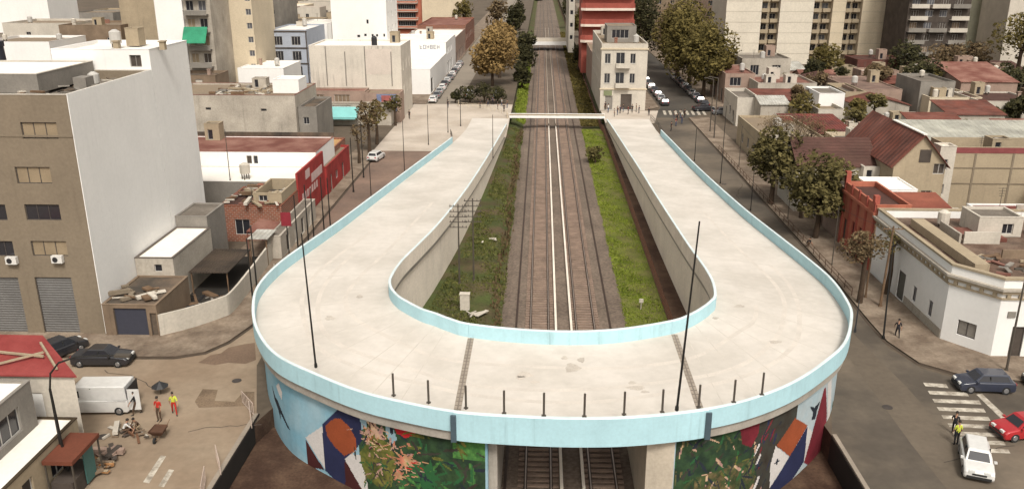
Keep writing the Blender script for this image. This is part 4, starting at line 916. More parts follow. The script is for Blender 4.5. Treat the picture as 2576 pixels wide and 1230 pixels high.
# orange-brown block with balconies, beige block
x0, x1 = at(962, 85)[0], at(1075, 85)[0]; y = at(1010, 92)[1]
t = bld('apartment_block', 'orange-brown apartment block with stacked glass balconies', 'building', x0, x1, y, y + 18, 34, W_ORANGE, R_TAN, F=[(9.0 * 1.0 + 0, 9 + 7.0, 3.2 * k + .7, 3.2 * k + 2.7) for k in range(1, 10)])
for k in range(1, 10): part(t, 'balcony', W_OFF, (x0 + 8.4, x0 + 17.0, y - 1.3, y, 3.2 * k - .1, 3.2 * k + .12), (x0 + 8.4, x0 + 8.5, y - 1.3, y, 3.2 * k + .12, 3.2 * k + 1.0), (x0 + 16.9, x0 + 17, y - 1.3, y, 3.2 * k + .12, 3.2 * k + 1.0), (x0 + 8.5, x0 + 16.9, y - 1.3, y - 1.22, 3.2 * k + .85, 3.2 * k + 1.0))
OX1, OY = x1, y
bld('apartment_block', 'plain beige blank block right of the orange-brown block', 'building', x1 + .2, at(1172, 85)[0], y - 2, y + 16, 30, W_CREAM, R_TAN)
# towers top left
y = 184
def tower(name, label, uL, uR, vb, h, wall, roof, dep=16, **k):
    x0, y = at(uL, vb); x1 = at(uR, vb)[0]
    return bld(name, label, 'building', x0, x1, y, y + dep, h, wall, roof, **k), x0, x1, y
t, x0, x1, y = tower('apartment_block', 'cream slab tower at the top left with a dark column of small windows', 556, 655, 242, 45, W_CREAM, R_TAN, F=[(7.6, 8.8, z, z + 1.3) for z in [3 + 3 * k for k in range(13)]], panes=[GLASS, GLASSB])
tower('apartment_block', 'pale grey tower with irregular dark windows behind the cream slab tower', 640, 720, 196, 48, W_GREY, R_GREY, F=grid(0, 12, 4, 48, 3, 12, 1.8, 1.3), panes=[GLASS, GLASSB])
t, x0, x1, y = tower('apartment_block', 'old dark balcony tower with a green awning at its foot', 490, 556, 262, 45, W_DIRTY, R_GREY, F=grid(0, 8, 8, 44, 3, 10, 1.6, 2.0), panes=[GLASS, GLASSB, SHUT, W_DARK])
for k in range(10): part(t, 'balcony', W_GREY, (x0 + .3, x1 - .5, y - 1.4, y, 8 + 3.6 * k - .1, 8 + 3.6 * k + .1), (x0 + .3, x1 - .5, y - 1.4, y - 1.3, 8 + 3.6 * k + .1, 8 + 3.6 * k + .9))
a = thing('awning', 'bright green awning on the dark balcony tower', 'awning', (x0 + 4, y - 2, 8)); b = MB()
b.face([(x0 + .2, y - 3.6, 13.3), (x1 - .5, y - 3.6, 13.3), (x1 - .5, y - 1.5, 16.4), (x0 + .2, y - 1.5, 16.4)]); b.face([(x0 + .2, y - 1.5, 16.3), (x1 - .5, y - 1.5, 16.3), (x1 - .5, y - 3.6, 13.2), (x0 + .2, y - 3.6, 13.2)]); b.build('canopy', GREENA, a)
bld('annex', 'dark two-storey annex under the green awning', 'annex', x0, x1 + 2.5, y - 8, y - .2, 7.2, W_BROWN, R_DARK, F=[(1, 2.4, 3.6, 6.4), (4, 5.4, 3.6, 6.4, 'window', W_OFF), (7, 8.4, 3.6, 6.2)])
tower('apartment_block', 'slim white tower with a single column of small square windows', 420, 488, 262, 45, W_WHITE, R_WHITE, F=[(5.8, 6.7, z, z + 1.) for z in (11, 15.5, 20, 24.5, 29)] + [(7.2, 7.8, 9, 10)])
tower('apartment_block', 'grey-brown windowless slab at the top left', 326, 422, 200, 40, W_BEIGE, R_TAN)
tower('house', 'low brown stained house row behind the beige block roof', 170, 325, 205, 14, W_BROWN, R_TAN, F=[(4, 6, 8, 10), (12, 13.6, 9, 11), (18, 19, 9, 10.6)])
tower('warehouse', 'long tan flat roof with bright metal edges behind the white rear wing', 150, 420, 238, 8.8, W_TAN, R_TAN, dep=20, par=.2, coping=R_WHITE)
tower('house', 'white walled house behind the beige block at the left edge', -30, 150, 248, 12.5, W_WHITE, R_TAN, dep=16)
tower('house', 'small white rooftop house further left beyond the white walled house', 30, 215, 196, 14, W_OFF, R_TAN, F=[(6, 7.2, 11.0, 11.8)])
tower('house', 'white gabled house at the top left corner', -40, 150, 170, 19, W_WHITE, R_TAN)
tower('house', 'low house with reddish curved roof behind the beige block', 0, 130, 300, 6.6, W_PINK, R_TERR, dep=10)
b = MB(); x, y = at(20, 290); b.tube((x, y, 0), (x, y, 13.6), 2.0, 1.5, 14); b.tube((x, y, 13.6), (x, y, 14.6), 1.7, 1.7, 14); o = b.build('water_tower', plain('black_tank', (.02, .022, .03), .5)); tag(o, 'black round tank rising at the left edge beyond the beige block', 'water tower')
# ================================================================ CENTRE FAR
t = bld('apartment_block', 'narrow white flatiron building with balconies between the railway and the right street', 'building', 9.9, 19.3, 178.5, 211, 13.6, W_OFF, R_TAN, par=.7, F=[(.7, 1.9, 9.6, 11.6), (.7, 1.9, 5.6, 7.6), (3.0, 4.8, 9.4, 11.8, 'window', GLASS), (3.0, 4.8, 5.3, 7.8, 'window', GLASS), (5.9, 7.0, 9.6, 11.6), (5.9, 7.0, 5.6, 7.6), (1.0, 2.6, .1, 3.0, 'door', W_GREY), (4.2, 6.6, .1, 3.4, 'shop_front', W_DARK)],
        Lf=[(2 + 3.4 * k, 3.2 + 3.4 * k, z, z + 2.0) for k in range(9) for z in (5.4, 9.4)], Rt=[(2 + 3.4 * k, 3.2 + 3.4 * k, z, z + 2.0) for k in range(9) for z in (1, 5.4, 9.4)], sill=True)
for z in (4.9, 8.9): part(t, 'balcony', W_OFF, (12.9, 15.8, 177.5, 178.5, z - .15, z), (12.9, 15.8, 177.5, 177.58, z, z + .85), (12.9, 12.98, 177.58, 178.5, z, z + .85), (15.72, 15.8, 177.58, 178.5, z, z + .85))
part(t, 'cornice', W_CREAM, (9.7, 19.5, 178.3, 178.5, 12.4, 12.7)); part(t, 'cornice', W_CREAM, (9.7, 19.5, 178.35, 178.5, 4.3, 4.55))
part(t, 'shop_sign', pm('olive_sign', (.20, .22, .12), .8, .2), (10.6, 12.3, 178.35, 178.46, 3.1, 4.1))
roofhut(11.6, 17.8, 188, 196, 12.95, 3.4, 'grey terrace room with awning on the white flatiron building', W_GREY, R_TAN, F=[(1, 4.6, 13.8, 15.6)])
water_tank(17.3, 183, 12.9, 'pale water tank on the front roof of the white flatiron building')
bld('house', 'pale low row of houses behind the flatiron building along the railway', 'house', 9.9, 19.2, 211.2, 238, 8.2, W_PINK, R_TAN, par=.4, Lf=[(2 + 5 * k, 3.2 + 5 * k, 3.6, 5.4) for k in range(5)])
bld('house', 'grimy narrow house beyond the brick-red tower by the railway', 'house', 9.6, 17.8, 263, 282, 11, W_DIRTY, R_GREY, par=.4, F=[(1, 2, 8.8, 10.0)], Lf=[(2 + 4 * k, 3.2 + 4 * k, z, z + 1.6) for k in range(4) for z in (4, 8)])
# red tower with white balcony bands
x0 = at(1449, 118)[0]; x1 = at(1606, 118)[0]; y = at(1520, 118)[1]; y = 241
x0, x1 = 8.6, 22.6
REDT = pm('brick_red_render', (.30, .075, .055), .85, .18, .5, .25)
t = bld('apartment_block', 'brick-red tower with rounded pale balcony bands by the railway', 'building', x0, x1, y, y + 20, 46, REDT, R_TAN, F=[(2.5 + 4 * q, 4.4 + 4 * q, 3.3 * k + .6, 3.3 * k + 2.3) for k in range(1, 13) for q in range(4) if (k + q) % 3 == 5])
for k in range(3, 11):
    z = 4.2 * k - 4.2
    b = MB(); pts = [(x0 - .4, y), (x0 - .4, y - 1.2), (x0 + .8, y - 1.9), (x1 - .8, y - 1.9), (x1 + .2, y - 1.2), (x1 + .2, y)]
    b.prism(pts, z - .3, z + .35); b.build('balcony', pm('pale_band', (.66, .55, .47), .8, .1), t)
    b = MB(); b.prism([(p[0] * .998 + .02, p[1] + .12) for p in pts[1:-1]], z + .36, z + 1.6); b.build('balcony_front', REDT, t)
bld('apartment_block', 'pale narrow block left of the brick-red tower', 'building', 6.6, 8.5, 294, 330, 24, W_OFF, R_GREY, F=[(.4, 1.4, z, z + 1.4) for z in (4, 8, 12, 16, 20)], Lf=grid(0, 36, 2, 24, 8, 6, 1.4, 1.4))
# railway footbridge barrier, far road bridge
t = thing('footbridge', 'narrow white railed crossing deck spanning the railway at the far end of the ramps', 'footbridge', (0, 170, 0))
part(t, 'beam', W_WHITE, (-8.6, 10.3, 169.2, 169.5, -.05, .4)); part(t, 'deck', CONC, (-8.6, 10.3, 169.5, 171.2, -.15, .1)); part(t, 'beam', W_BEIGE, (-8.6, 10.3, 171.2, 171.45, -.15, .35))
for x in [-8 + 1.5 * k for k in range(13)]: part(t, 'baluster', W_BEIGE, (x - .08, x + .08, 169.22, 169.48, .45, .75))
part(t, 'handrail', W_WHITE, (-8.6, 10.3, 169.24, 169.46, .75, .85))
y = at(1385, 113, 0)[1]
t = thing('road_bridge', 'distant pale low road bridge crossing the tracks further up the line', 'bridge', (0, y, 0))
part(t, 'parapet', W_WHITE, (-7.5, 8.5, y, y + .4, -.2, 1.0)); part(t, 'deck', PLAZA, (-7.5, 8.5, y + .4, y + 9, -.2, .3)); part(t, 'parapet', W_OFF, (-7.5, 8.5, y + 9, y + 9.4, -.2, 1.6))
part(t, 'abutment', CONC, (-7.5, -6.2, y + .4, y + 9, -2.7, -.2), (7.2, 8.5, y + .4, y + 9, -2.7, -.2))
y2 = at(1385, 25, 0)[1]
for k, (xa, xb, h, lab) in enumerate(((-9, -2, 12, 'left pale distant block standing at the end of the railway line'), (9, 22, 20, 'right pale distant block standing at the end of the railway line'))):
    bld('apartment_block', lab, 'building', xa, xb, y2 + 150 + 60 * k, y2 + 190 + 60 * k, h, W_CREAM if k else W_OFF, R_GREY, F=grid(0, xb - xa, 2, h, 3, 4, 1.5, 1.6))
# ================================================================ RIGHT SIDE
# long pale tower slabs
ybase = 236.
def slabx(u): return at(u, 160)[0] * ybase / at(u, 160)[1]
cols = [(1818, 1905, W_TOWER, 'pale striped slab, leftmost of the tower row behind the right-hand trees'), (1950, 2032, W_TOWER, 'pale striped slab, second of the tower row behind the right-hand trees'), (2078, 2110, W_CREAM, 'narrow cream slab, third of the tower row behind the right-hand trees'), (2150, 2258, W_CREAM, 'wide cream slab, rightmost of the tower row behind the right-hand trees')]
LINE = pm('joint_line', (.36, .32, .26), .9)
xs = []
def XX(u, vb=162):
    p = at(u, vb); return p
pz = [(XX(a)[0], XX(b_)[0]) for a, b_, *_ in cols]; TY = XX(2000)[1]
for (a, b_, m, lab), (x0, x1) in zip(cols, pz):
    t = bld('apartment_tower', lab, 'building', x0, x1, TY, TY + 22, 52, m, R_TAN, Rt=grid(0, 22, 4, 50, 3, 10, 1.5, 1.5), group=None)
    for k in range(1, 17): part(t, 'string_course', LINE, (x0, x1, TY - .03, TY - .001, 3.0 * k, 3.0 * k + .09))
gaps = [(pz[0][1] + .1, pz[1][0] - .1, 'dark recessed stair column with stacked balconies, first from the left in the tower row'), (pz[1][1] + .1, pz[2][0] - .1, 'dark recessed stair column with stacked balconies, middle one in the tower row'), (pz[2][1] + .1, pz[3][0] - .1, 'dark recessed stair column with stacked balconies, right one in the tower row')]
for x0, x1, lab in gaps:
    w = x1 - x0
    t = bld('apartment_tower', lab, 'building', x0, x1, TY + 2.4, TY + 20, 50, W_BEIGE, R_GREY, F=[(a * w, bb * w, 3.0 * k + .5, 3.0 * k + 2.4) for k in range(1, 16) for a, bb in ((.08, .42), (.55, .9))], panes=[GLASS, W_DARK, GLASSB, GLASS])
    for k in range(1, 16): part(t, 'balcony', W_BEIGE, (x0 + .1, x0 + w * .45, TY + .4, TY + 2.4, 3 * k - .1, 3 * k + .1), (x0 + .1, x0 + w * .45, TY + .4, TY + .5, 3 * k + .1, 3 * k + .95), (x0 + w * .55, x1 - .1, TY + 1.0, TY + 2.4, 3 * k - .1, 3 * k + .9))
# dark apartment block and cream window tower, right
def tower2(name, label, uL, uR, vb, h, wall, roof, dep=16, **k):
    x0, y = at(uL, vb); x1 = at(uR, vb)[0]
    return bld(name, label, 'building', x0, x1, y, y + dep, h, wall, roof, **k), x0, x1, y
t, x0, x1, y = tower2('apartment_block', 'dark weathered apartment block with pale balcony panels right of the cream slabs', 2262, 2412, 186, 34, W_DARK, R_GREY, F=grid(0, 15, 5, 33, 4, 9, 2.0, 1.7), panes=[GLASS, GLASSB, W_DARK, W_BROWN])
random.seed(5)
for k in range(9):
    for q in (0, 1, 2):
        if random.random() < .85:
            a = x0 + q * (x1 - x0) / 3 + .3; part(t, 'balcony', W_OFF if random.random() < .35 else W_GREY, (a, a + (x1 - x0) / 3 - .8, y - 1.4, y, 5 + 3.1 * k - .1, 5 + 3.1 * k + .1), (a, a + (x1 - x0) / 3 - .8, y - 1.4, y - 1.3, 5 + 3.1 * k + .1, 5 + 3.1 * k + 1.0))
t, x0, x1, y = tower2('apartment_tower', 'pale green-grey tower with rows of small dark square windows at the upper right', 2408, 2520, 150, 60, pm('pale_green_render', (.42, .41, .31), .85, .1, .3, .2), R_GREY, F=grid(11, 28, 6, 58, 3, 16, 1.4, 1.5), panes=[GLASS, GLASSB])
tower2('apartment_block', 'white blank wall building at the upper right corner behind the trees', 2512, 2640, 170, 30, W_OFF, R_GREY)
tower2('apartment_block', 'pinkish block behind the right street trees beside the tower row', 1716, 1800, 120, 26, W_PINK, R_TAN, F=grid(0, 18, 6, 24, 3, 5, 2, 1.6))
tower2('apartment_block', 'distant brown block beyond the right street', 1640, 1712, 62, 22, W_BROWN, R_TAN, F=grid(0, 24, 4, 20, 4, 4, 1.8, 1.6))
tower2('building', 'maroon low building in front of the wide cream slab', 2150, 2270, 212, 6, pm('maroon_low', (.12, .045, .035), .9, .3, .4, .2), R_BROWNT, dep=10, par=.2)
# mid-right low-rise blocks
def low(label, uL, uR, v, h, dep, wall, roof, **k):
    x0, x1, y = R(uL, uR, v, h); return bld(k.pop('name', 'house'), label, k.pop('cat', 'house'), x0, x1, y, y + dep, h, wall, roof, **k), x0, x1, y
low('pinkish corner house with one dark window at the start of the right street', 1826, 1900, 186, 6.5, 16, W_PINK, R_TERR, par=.2, F=[(1, 3.4, 3.9, 5.7)], Lf=[(2, 4, .2, 3, 'door', W_DARK), (6, 8, 1, 3), (10, 12, .2, 3, 'door', W_DARK)])
low('grey terrace house with cluttered roof behind the pinkish corner house', 1868, 1990, 148, 8, 12, W_DIRTY, R_GREY, par=.4, F=[(2, 4, 4, 6.5), (7, 9, 4, 6.5), (11, 13, 4, 6.5)])
low('low grimy house with parapet in the middle of the right-hand blocks', 1908, 2055, 210, 5.6, 13, W_DIRTY, R_TERR, par=.4, F=[(3, 5, 2.4, 4), (9, 11, 2.4, 4)])
low('white stepped house with ruined wall by the right pavement', 1856, 1912, 246, 5.4, 12, W_OFF, R_GREY, par=.6, Lf=[(2, 3.4, .2, 2.6, 'door', W_DARK), (5, 6.5, 1.2, 3)])
low('small grey-roofed house behind the leafy street tree', 1915, 1985, 262, 5.0, 9, W_DIRTY, R_ZINC, roofkind='gx', rise=.9)
low('white cube house with an open doorway near the bare tree', 2062, 2126, 236, 6.4, 9, W_WHITE, R_GREY, par=.3, F=[(4.4, 5.6, 3.6, 5.6, 'door', W_DARK)])
low('pale terrace with white parapet beside the white cube house', 2128, 2180, 232, 5.6, 12, W_BEIGE, R_GREY, par=.8)
low('white garden-wall house below the white cube house', 2060, 2126, 276, 4.6, 9, W_OFF, R_TAN, par=.5, F=[(1, 2, 2, 3.6)])
low('long low brown-tiled roof left of the centre right', 2150, 2270, 226, 5.4, 20, W_PINK, waves('dusty_pink_sheet', (.22, .15, .12), 'y', .6, .5, .8, .3, (.16, .10, .08)), par=.15)
low('grey block with dark drain stain in the upper right quarter', 2318, 2404, 206, 7.5, 12, W_GREY, R_GREY, par=.4)
low('pair of cream rooftop sheds behind the grey block', 2400, 2490, 168, 7, 7, W_CREAM, R_TAN, par=.2)
low('cream house with sloping white wall in the right-hand blocks', 2340, 2470, 246, 5.0, 12, W_CREAM, R_TAN, par=.4, F=[(3, 4.4, 2, 3.6)])
low('white walled yard house at the right behind the long sheet roof', 2470, 2620, 256, 5.0, 12, W_OFF, R_BROWNT, par=.2, F=[(2, 3, 2, 3.4)])
low('brownish-pink tiled roof house at the far right', 2420, 2560, 208, 6.2, 14, W_PINK, R_TERR, roofkind='sy', rise=2.4)
low('dark red low roof house between the street trees and the gabled house', 2006, 2150, 338, 3.8, 12, W_PINK, waves('dark_red_sheet', (.17, .04, .03), 'x', .5, .5, .8, .3, (.10, .035, .03)), roofkind='sy', rise=1.0)
# gabled beige house with big red roof
x0, x1, y = R(2250, 2385, 415, 7.4)
t = bld('house', 'tall beige gabled house with red tiled roof and white ridge', 'house', x0, x1 - .3, y, y + 16, 7.6, W_BEIGE, R_RED, roofkind='gy', rise=3.4, over=.4, F=[(4.6, 5.9, 7.2 - .9, 7.55), (3.6, 4.8, 3.0, 4.3)], Lf=[(3, 4.5, 3, 4.6)], pane=W_DARK)
GX0, GX1, GY = x0, x1, y
xm = (x0 + x1 - .3) / 2
part(t, 'attic_window', W_DARK, (xm - .2, xm + 1.1, y - .05, y + .01, 7.7, 9.2)); part(t, 'ridge_capping', R_WHITE, (xm - .22, xm + .22, y - .4, y + 9, 10.98, 11.1))
bld('house', 'wing of the gabled house with dark brown tiled roof and pale ridge bar', 'house', x0 - 9.5, x0 - .1, y + 5.0, y + 13, 6.2, W_OFF, R_BROWNT, roofkind='gx', rise=2.6, over=.3, F=[(1, 2.2, 2.5, 4)])
bld('house', 'small pale lean-to with zinc roof below the brown tiled wing', 'house', x0 - 4.6, x0 - .15, y + 1.0, y + 4.9, 4.2, W_OFF, R_ZINC, roofkind='sy', rise=.6, over=.3, F=[(.6, 1.3, .1, 3.4, 'door', W_DARK), (1.8, 2.6, .1, 3.4, 'door', W_WHITE), (3.1, 4.0, .1, 3.4, 'door', W_DARK)])
# long beige warehouse, pale lean sheet roof
x0, x1, y = R(2385, 2640, 372, 8.2)
t = bld('warehouse', 'long beige panelled warehouse wall with a maroon top band at the right edge', 'warehouse', x0 + .6, x1 + 6, y, y + 6, 8.2, W_BEIGE, R_DARK, par=1.2)
part(t, 'top_band', pm('maroon_band', (.22, .06, .06), .85, .25, .6), (x0 + .6, x1 + 6, y - .04, y, 7.5, 8.2))
for k in range(5): part(t, 'pilaster', W_TAN, (x0 + 3.5 + 4.6 * k, x0 + 3.75 + 4.6 * k, y - .06, y - .001, 0, 7.5))
for z in (5.6, 3.6): part(t, 'string_course', W_TAN, (x0 + .6, x1 + 6, y - .07, y - .001, z, z + .12))
bld('tower_house', 'narrow white stair tower with two oval windows beside the beige warehouse', 'house', x0 - 1.4, x0 + .5, y - 1.4, y + .6, 8.6, W_OFF, R_WHITE, par=.2, F=[(.6, 1.1, 5.7, 7.0), (.6, 1.1, 2.6, 3.9)], frame=W_WHITE)
bld('warehouse', 'wide warehouse with sloping pale sheet roof behind the beige wall', 'warehouse', x0 + .4, x1 + 10, y + 7.5, y + 18, 6.6, W_BEIGE, waves('pale_sheet_roof', (.42, .41, .35), 'x', .8, .4, .5, .2, (.3, .29, .25)), roofkind='sy', rise=1.6, over=.4)
# red-orange corner facade house etc. along the right pavement
x0 = 31.6
ya, yb = solve_side(2205, 560, 31.2)[0], solve_side(2110, 440, 31.2)[0]
OR0, OR1 = 83.0, 92.5
t = bld('house', 'terracotta painted street house with ornate parapet facing the right street', 'house', 31.2, 34.6, OR0, OR1, 7.0, W_ORANGE, R_BROWNT, par=.5, Lf=[(1.0, 2.0, .1, 3.2, 'door', W_DARK), (3.0, 4.0, 1.2, 3.6), (5.0, 6.0, 1.2, 3.6), (7.6, 8.6, .1, 3.2, 'door', W_DARK)], frame=W_RED)
for k in range(5): part(t, 'pilaster', W_SALMON, (31.05, 31.2, OR0 + .1 + 2.2 * k, OR0 + .45 + 2.2 * k, 0, 7.3))
part(t, 'cornice', W_ORANGE, (30.95, 31.2, OR0, OR1, 5.9, 6.2)); part(t, 'finial', W_SALMON, (31.0, 31.5, OR0 + .2, OR0 + .8, 7.07, 7.9)); part(t, 'finial', W_SALMON, (31.0, 31.5, OR1 - .8, OR1 - .2, 7.07, 8.3))
bld('house', 'white house with a red terrace roof right of the terracotta house', 'house', 34.8, 40.2, 83.2, 90.5, 5.3, W_WHITE, pm('red_terrace', (.17, .042, .03), .85, .3, .4, tint=(.24, .08, .05)), roofkind='sy', rise=1.0, over=0, F=[(1, 2, 2, 3)])
bld('house', 'white flat concrete roof house behind the red terrace roof', 'house', 34.6, 39.4, 93.0, 98.6, 6.0, W_WHITE, R_WHITE, par=.06)
bld('house', 'brown flat roofed house between the terracotta house and the white roof', 'house', 31.3, 34.4, 92.8, 98.6, 6.2, W_PINK, R_DARK, par=.15)
bld('house', 'pale pink houses hidden behind the right pavement trees', 'house', 31.2, 40, 99, 118, 4.6, W_PINK, R_TERR, par=.3, Lf=[(2 + 4 * k, 3.2 + 4 * k, .2, 2.6, 'door', W_DARK) for k in range(5)])
bld('house', 'cream low house row along the right pavement further up', 'house', 31.2, 40, 119, 146, 4.8, W_BEIGE, R_TAN, par=.3, Lf=[(2 + 4 * k, 3.4 + 4 * k, 1, 2.6) for k in range(6)])
bld('house', 'grey yard house with white wall far right of the red terrace', 'house', 40.6, 43.6, 83.6, 92, 4.2, W_OFF, R_GREY, par=.6)
bld('house', 'maroon roofed house at the right edge behind the corner house', 'house', 44, 56, 84.0, 91, 5.0, W_WHITE, pm('maroon_terrace', (.14, .04, .03), .85, .2, .4), par=.1)
# white chamfered corner house
CH = thing('corner_house', 'white chamfered corner house with heavy old cornice and balustrade at the crossing', 'house', (38, 72, 0))
c1 = at(2130, 690); 
FPc = [(31.3, 82.8), (31.3, 66.6), (33.9, 63.4), (52, 63.2), (52, 82.8)]
b = MB(); hc = 6.6
edges = [((31.3, 82.8), (31.3, 66.6), [(6.6, 8.2, .1, 2.8, 'door', plain('grey_iron_gate', (.12, .115, .10), .6)), (10.0, 10.75, 1.1, 2.5), (13.3, 14.05, 1.1, 2.5)]), ((31.3, 66.6), (33.9, 63.4), [(1.2, 2.7, 1.0, 2.3, 'window', W_GREY)]), ((33.9, 63.4), (52, 63.2), [(1.3, 2.3, .1, 2.7, 'door', W_DARK), (4.5, 6.5, .8, 2.6, 'window', W_DARK), (9, 12, .1, 3.0, 'shop_front', W_DARK)]), ((52, 63.2), (52, 82.8), []), ((52, 82.8), (31.3, 82.8), [])]
wn = []
for P, Q, hs in edges:
    h_, pt, d, n = wallface(b, P, Q, -.2, hc, hs, .16); wn += [(q, pt) for q in h_]
inn = [(31.6, 82.5), (31.6, 66.8), (34.1, 63.75), (51.7, 63.6), (51.7, 82.5)]
for P, Q in zip(inn, inn[1:] + inn[:1]): b.face([(*Q, hc - .7), (*P, hc - .7), (*P, hc), (*Q, hc)])
cap = MB()
out_ = [p for p in FPc]
for (P, Q), (p, q) in zip(zip(FPc, FPc[1:] + FPc[:1]), zip(inn, inn[1:] + inn[:1])): b.face([(*P, hc), (*Q, hc), (*q, hc), (*p, hc)])
b.build('wall', W_WHITE, CH)
for q, pt in wn: window(CH, pt, q, .16, FRAMED, (q[5] if len(q) > 5 else GLASSB), q[4] if len(q) > 4 else 'window', True)
b = MB(); b.face([(*p, hc - .7) for p in inn]); b.build('roof', pm('rubble_roof', (.17, .12, .09), .95, .4, .5, 0, .3, .4, tint=(.09, .045, .03), tintscale=.3), CH)
def offpoly(P, d):
    n = len(P); o = []
    for i in range(n):
        a, b_, c = P[i - 1], P[i], P[(i + 1) % n]
        d1 = (b_[0] - a[0], b_[1] - a[1]); d2 = (c[0] - b_[0], c[1] - b_[1]); l1, l2 = math.hypot(*d1), math.hypot(*d2)
        n1 = (d1[1] / l1, -d1[0] / l1); n2_ = (d2[1] / l2, -d2[0] / l2); m = (n1[0] + n2_[0], n1[1] + n2_[1]); k = d / (1 + n1[0] * n2_[0] + n1[1] * n2_[1]) if True else d
        o.append((b_[0] + m[0] * k, b_[1] + m[1] * k))
    return o
for z0_, z1_, d_, m_ in ((5.0, 5.15, .12, W_BEIGE), (5.5, 5.75, .22, W_BEIGE), (5.75, 5.95, .36, W_DIRTY), (6.62, 6.8, .1, W_BEIGE)):
    b = MB(); b.prism(offpoly(FPc, d_), z0_, z1_) if z0_ < 6.6 else None
    if z0_ >= 6.6:
        A = offpoly(FPc, .08); Bq = offpoly(inn, -.02)
        for (P, Q), (p, q) in zip(zip(A, A[1:] + A[:1]), zip(Bq, Bq[1:] + Bq[:1])):
            b.face([(*P, z1_), (*Q, z1_), (*q, z1_), (*p, z1_)]); b.face([(*P, z0_), (*Q, z0_), (*Q, z1_), (*P, z1_)]); b.face([(*q, z0_), (*p, z0_), (*p, z1_), (*q, z1_)])
        b.build('coping', m_, CH)
    else:
        # ring only: outside shell
        A = offpoly(FPc, d_); b = MB()
        for (P, Q), (p, q) in zip(zip(A, A[1:] + A[:1]), zip(FPc, FPc[1:] + FPc[:1])):
            b.face([(*P, z0_), (*Q, z0_), (*Q, z1_), (*P, z1_)]); b.face([(*P, z1_), (*Q, z1_), (*q, z1_), (*p, z1_)]); b.face([(*p, z0_), (*q, z0_), (*Q, z0_), (*P, z0_)])
        b.build('cornice', m_, CH)
for (P, Q) in ((FPc[0], FPc[1]), (FPc[1], FPc[2]), (FPc[2], (46, 63.27))):
    L_ = math.hypot(Q[0] - P[0], Q[1] - P[1]); n = int(L_ / .9)
    for k in range(n):
        f = (k + .5) / n; d = ((Q[0] - P[0]) / L_, (Q[1] - P[1]) / L_); b = MB(); b.obox((P[0] + d[0] * L_ * f + d[1] * .08, P[1] + d[1] * L_ * f - d[0] * .08, 5.16), d, .18, .3, .34); b.build('bracket', W_BEIGE, CH)
part(CH, 'plinth', W_DIRTY, (31.25, 31.3, 66.7, 74.3, 0, .9))
part(CH, 'wall_plaque', W_GREY, (34.6, 35.2, 63.3, 63.38, 3.5, 4.0)); part(CH, 'wall_plaque', W_GREY, (36.2, 37.6, 63.27, 63.36, 3.5, 3.8))
bld('roof_hut', 'ruined white room with a dark window on the roof of the corner house', 'roof hut', 38, 42, 76.5, 80, 7.8, W_OFF, R_GREY, par=.2, z0=5.95, F=[(2.2, 3.2, 6.2, 7.2)])
bld('roof_hut', 'low white-roofed room on the right half of the corner house roof', 'roof hut', 43.2, 51.4, 64.2, 78, 6.75, W_OFF, pm('cream_slab', (.52, .44, .36), .9, .1), par=.05, z0=5.95)
b = MB(); b.box(33.2, 34.4, 66.8, 79.6, 5.92, 6.7); o = b.build('roof_slab', W_BEIGE); tag(o, 'long beige raised slab along the street side of the corner house roof', 'roof slab')
debris(34.8, 43.5, 64.4, 71, 5.93, 70, 'rubble', 'broken tiles and timber on the open roof of the corner house', 'rubble', [W_BEIGE, R_TERR, WOOD, W_GREY], .6, 21)
water_tank(40.8, 68.5, 5.9, 'grey water tank in the middle of the open roof of the corner house', .6, 1.2, TANKM, .5)
water_tank(36.2, 79.5, 5.9, 'pale water tank at the back of the corner house roof', .55, 1.1, W_OFF, .4)
for k, (x, y, lx, ly, h_, m_, lb) in enumerate(((37.5, 74.6, 3.2, .2, 1.1, W_OFF, 'whitewashed'), (35.6, 76.6, .2, 4.0, .9, W_DIRTY, 'grimy'), (41.8, 73.2, .2, 3.2, 1.0, W_PINK, 'pinkish'), (38.6, 70.6, 2.6, .2, .8, W_BROWN, 'brown'))):
    b = MB(); b.box(x - lx / 2, x + lx / 2, y - ly / 2, y + ly / 2, 5.9, 5.9 + h_); o = b.build('roof_wall', m_); tag(o, lb + ' low dividing wall on the open roof of the corner house', 'wall')
b = MB(); b.box(36.6, 40.0, 75.0, 78.4, 5.93, 6.25); o = b.build('roof_slab', R_TERR); tag(o, 'square reddish raised terrace on the corner house roof', 'roof slab')
for x, y, lb in ((42.6, 82.0, 'left'), (45.2, 82.2, 'right')): antenna(x, y, 6.6, 2.6, lb + ' television aerial at the back of the corner house roof')
# bottom left house
NH = thing('house', 'pale street house with slanting red sheet roof at the lower left corner', 'house', (-40, 50, 0))
PA = [(-52, 47.1), (-31.4, 47.1), (-36.0, 51.7), (-52, 51.7)]
b = MB()
for P, Q, hs in ((PA[0], PA[1], [(16.6, 18.4, 1.9, 4.4)]), (PA[1], PA[2], ()), (PA[2], PA[3], ()), (PA[3], PA[0], ())):
    h_, pt, d, n = wallface(b, P, Q, -.2, 5.6, hs, .1)
    for q in h_: window(NH, pt, q, .1, W_OFF, W_WHITE, 'notice_board', True)
b.face([(-36, 51.7, 5.6), (-52, 51.7, 5.6), (-52, 51.7, 6.0), (-36, 51.7, 6.0)]); b.face([(-31.4, 47.1, 5.6), (-36, 51.7, 5.6), (-36, 51.7, 6.0)]); b.build('wall', W_OFF, NH)
RS = pm('red_sheet', (.25, .04, .037), .7, .25, .5, tint=(.24, .05, .045), tintscale=.5)
b = MB(); PR2 = [(-52, 46.9, 5.62), (-31.1, 46.9, 5.62), (-36.0, 51.9, 6.04), (-52, 51.9, 6.04)]; b.face([(x, y, z + .1) for x, y, z in PR2]); b.face([(x, y, z) for x, y, z in PR2[::-1]])
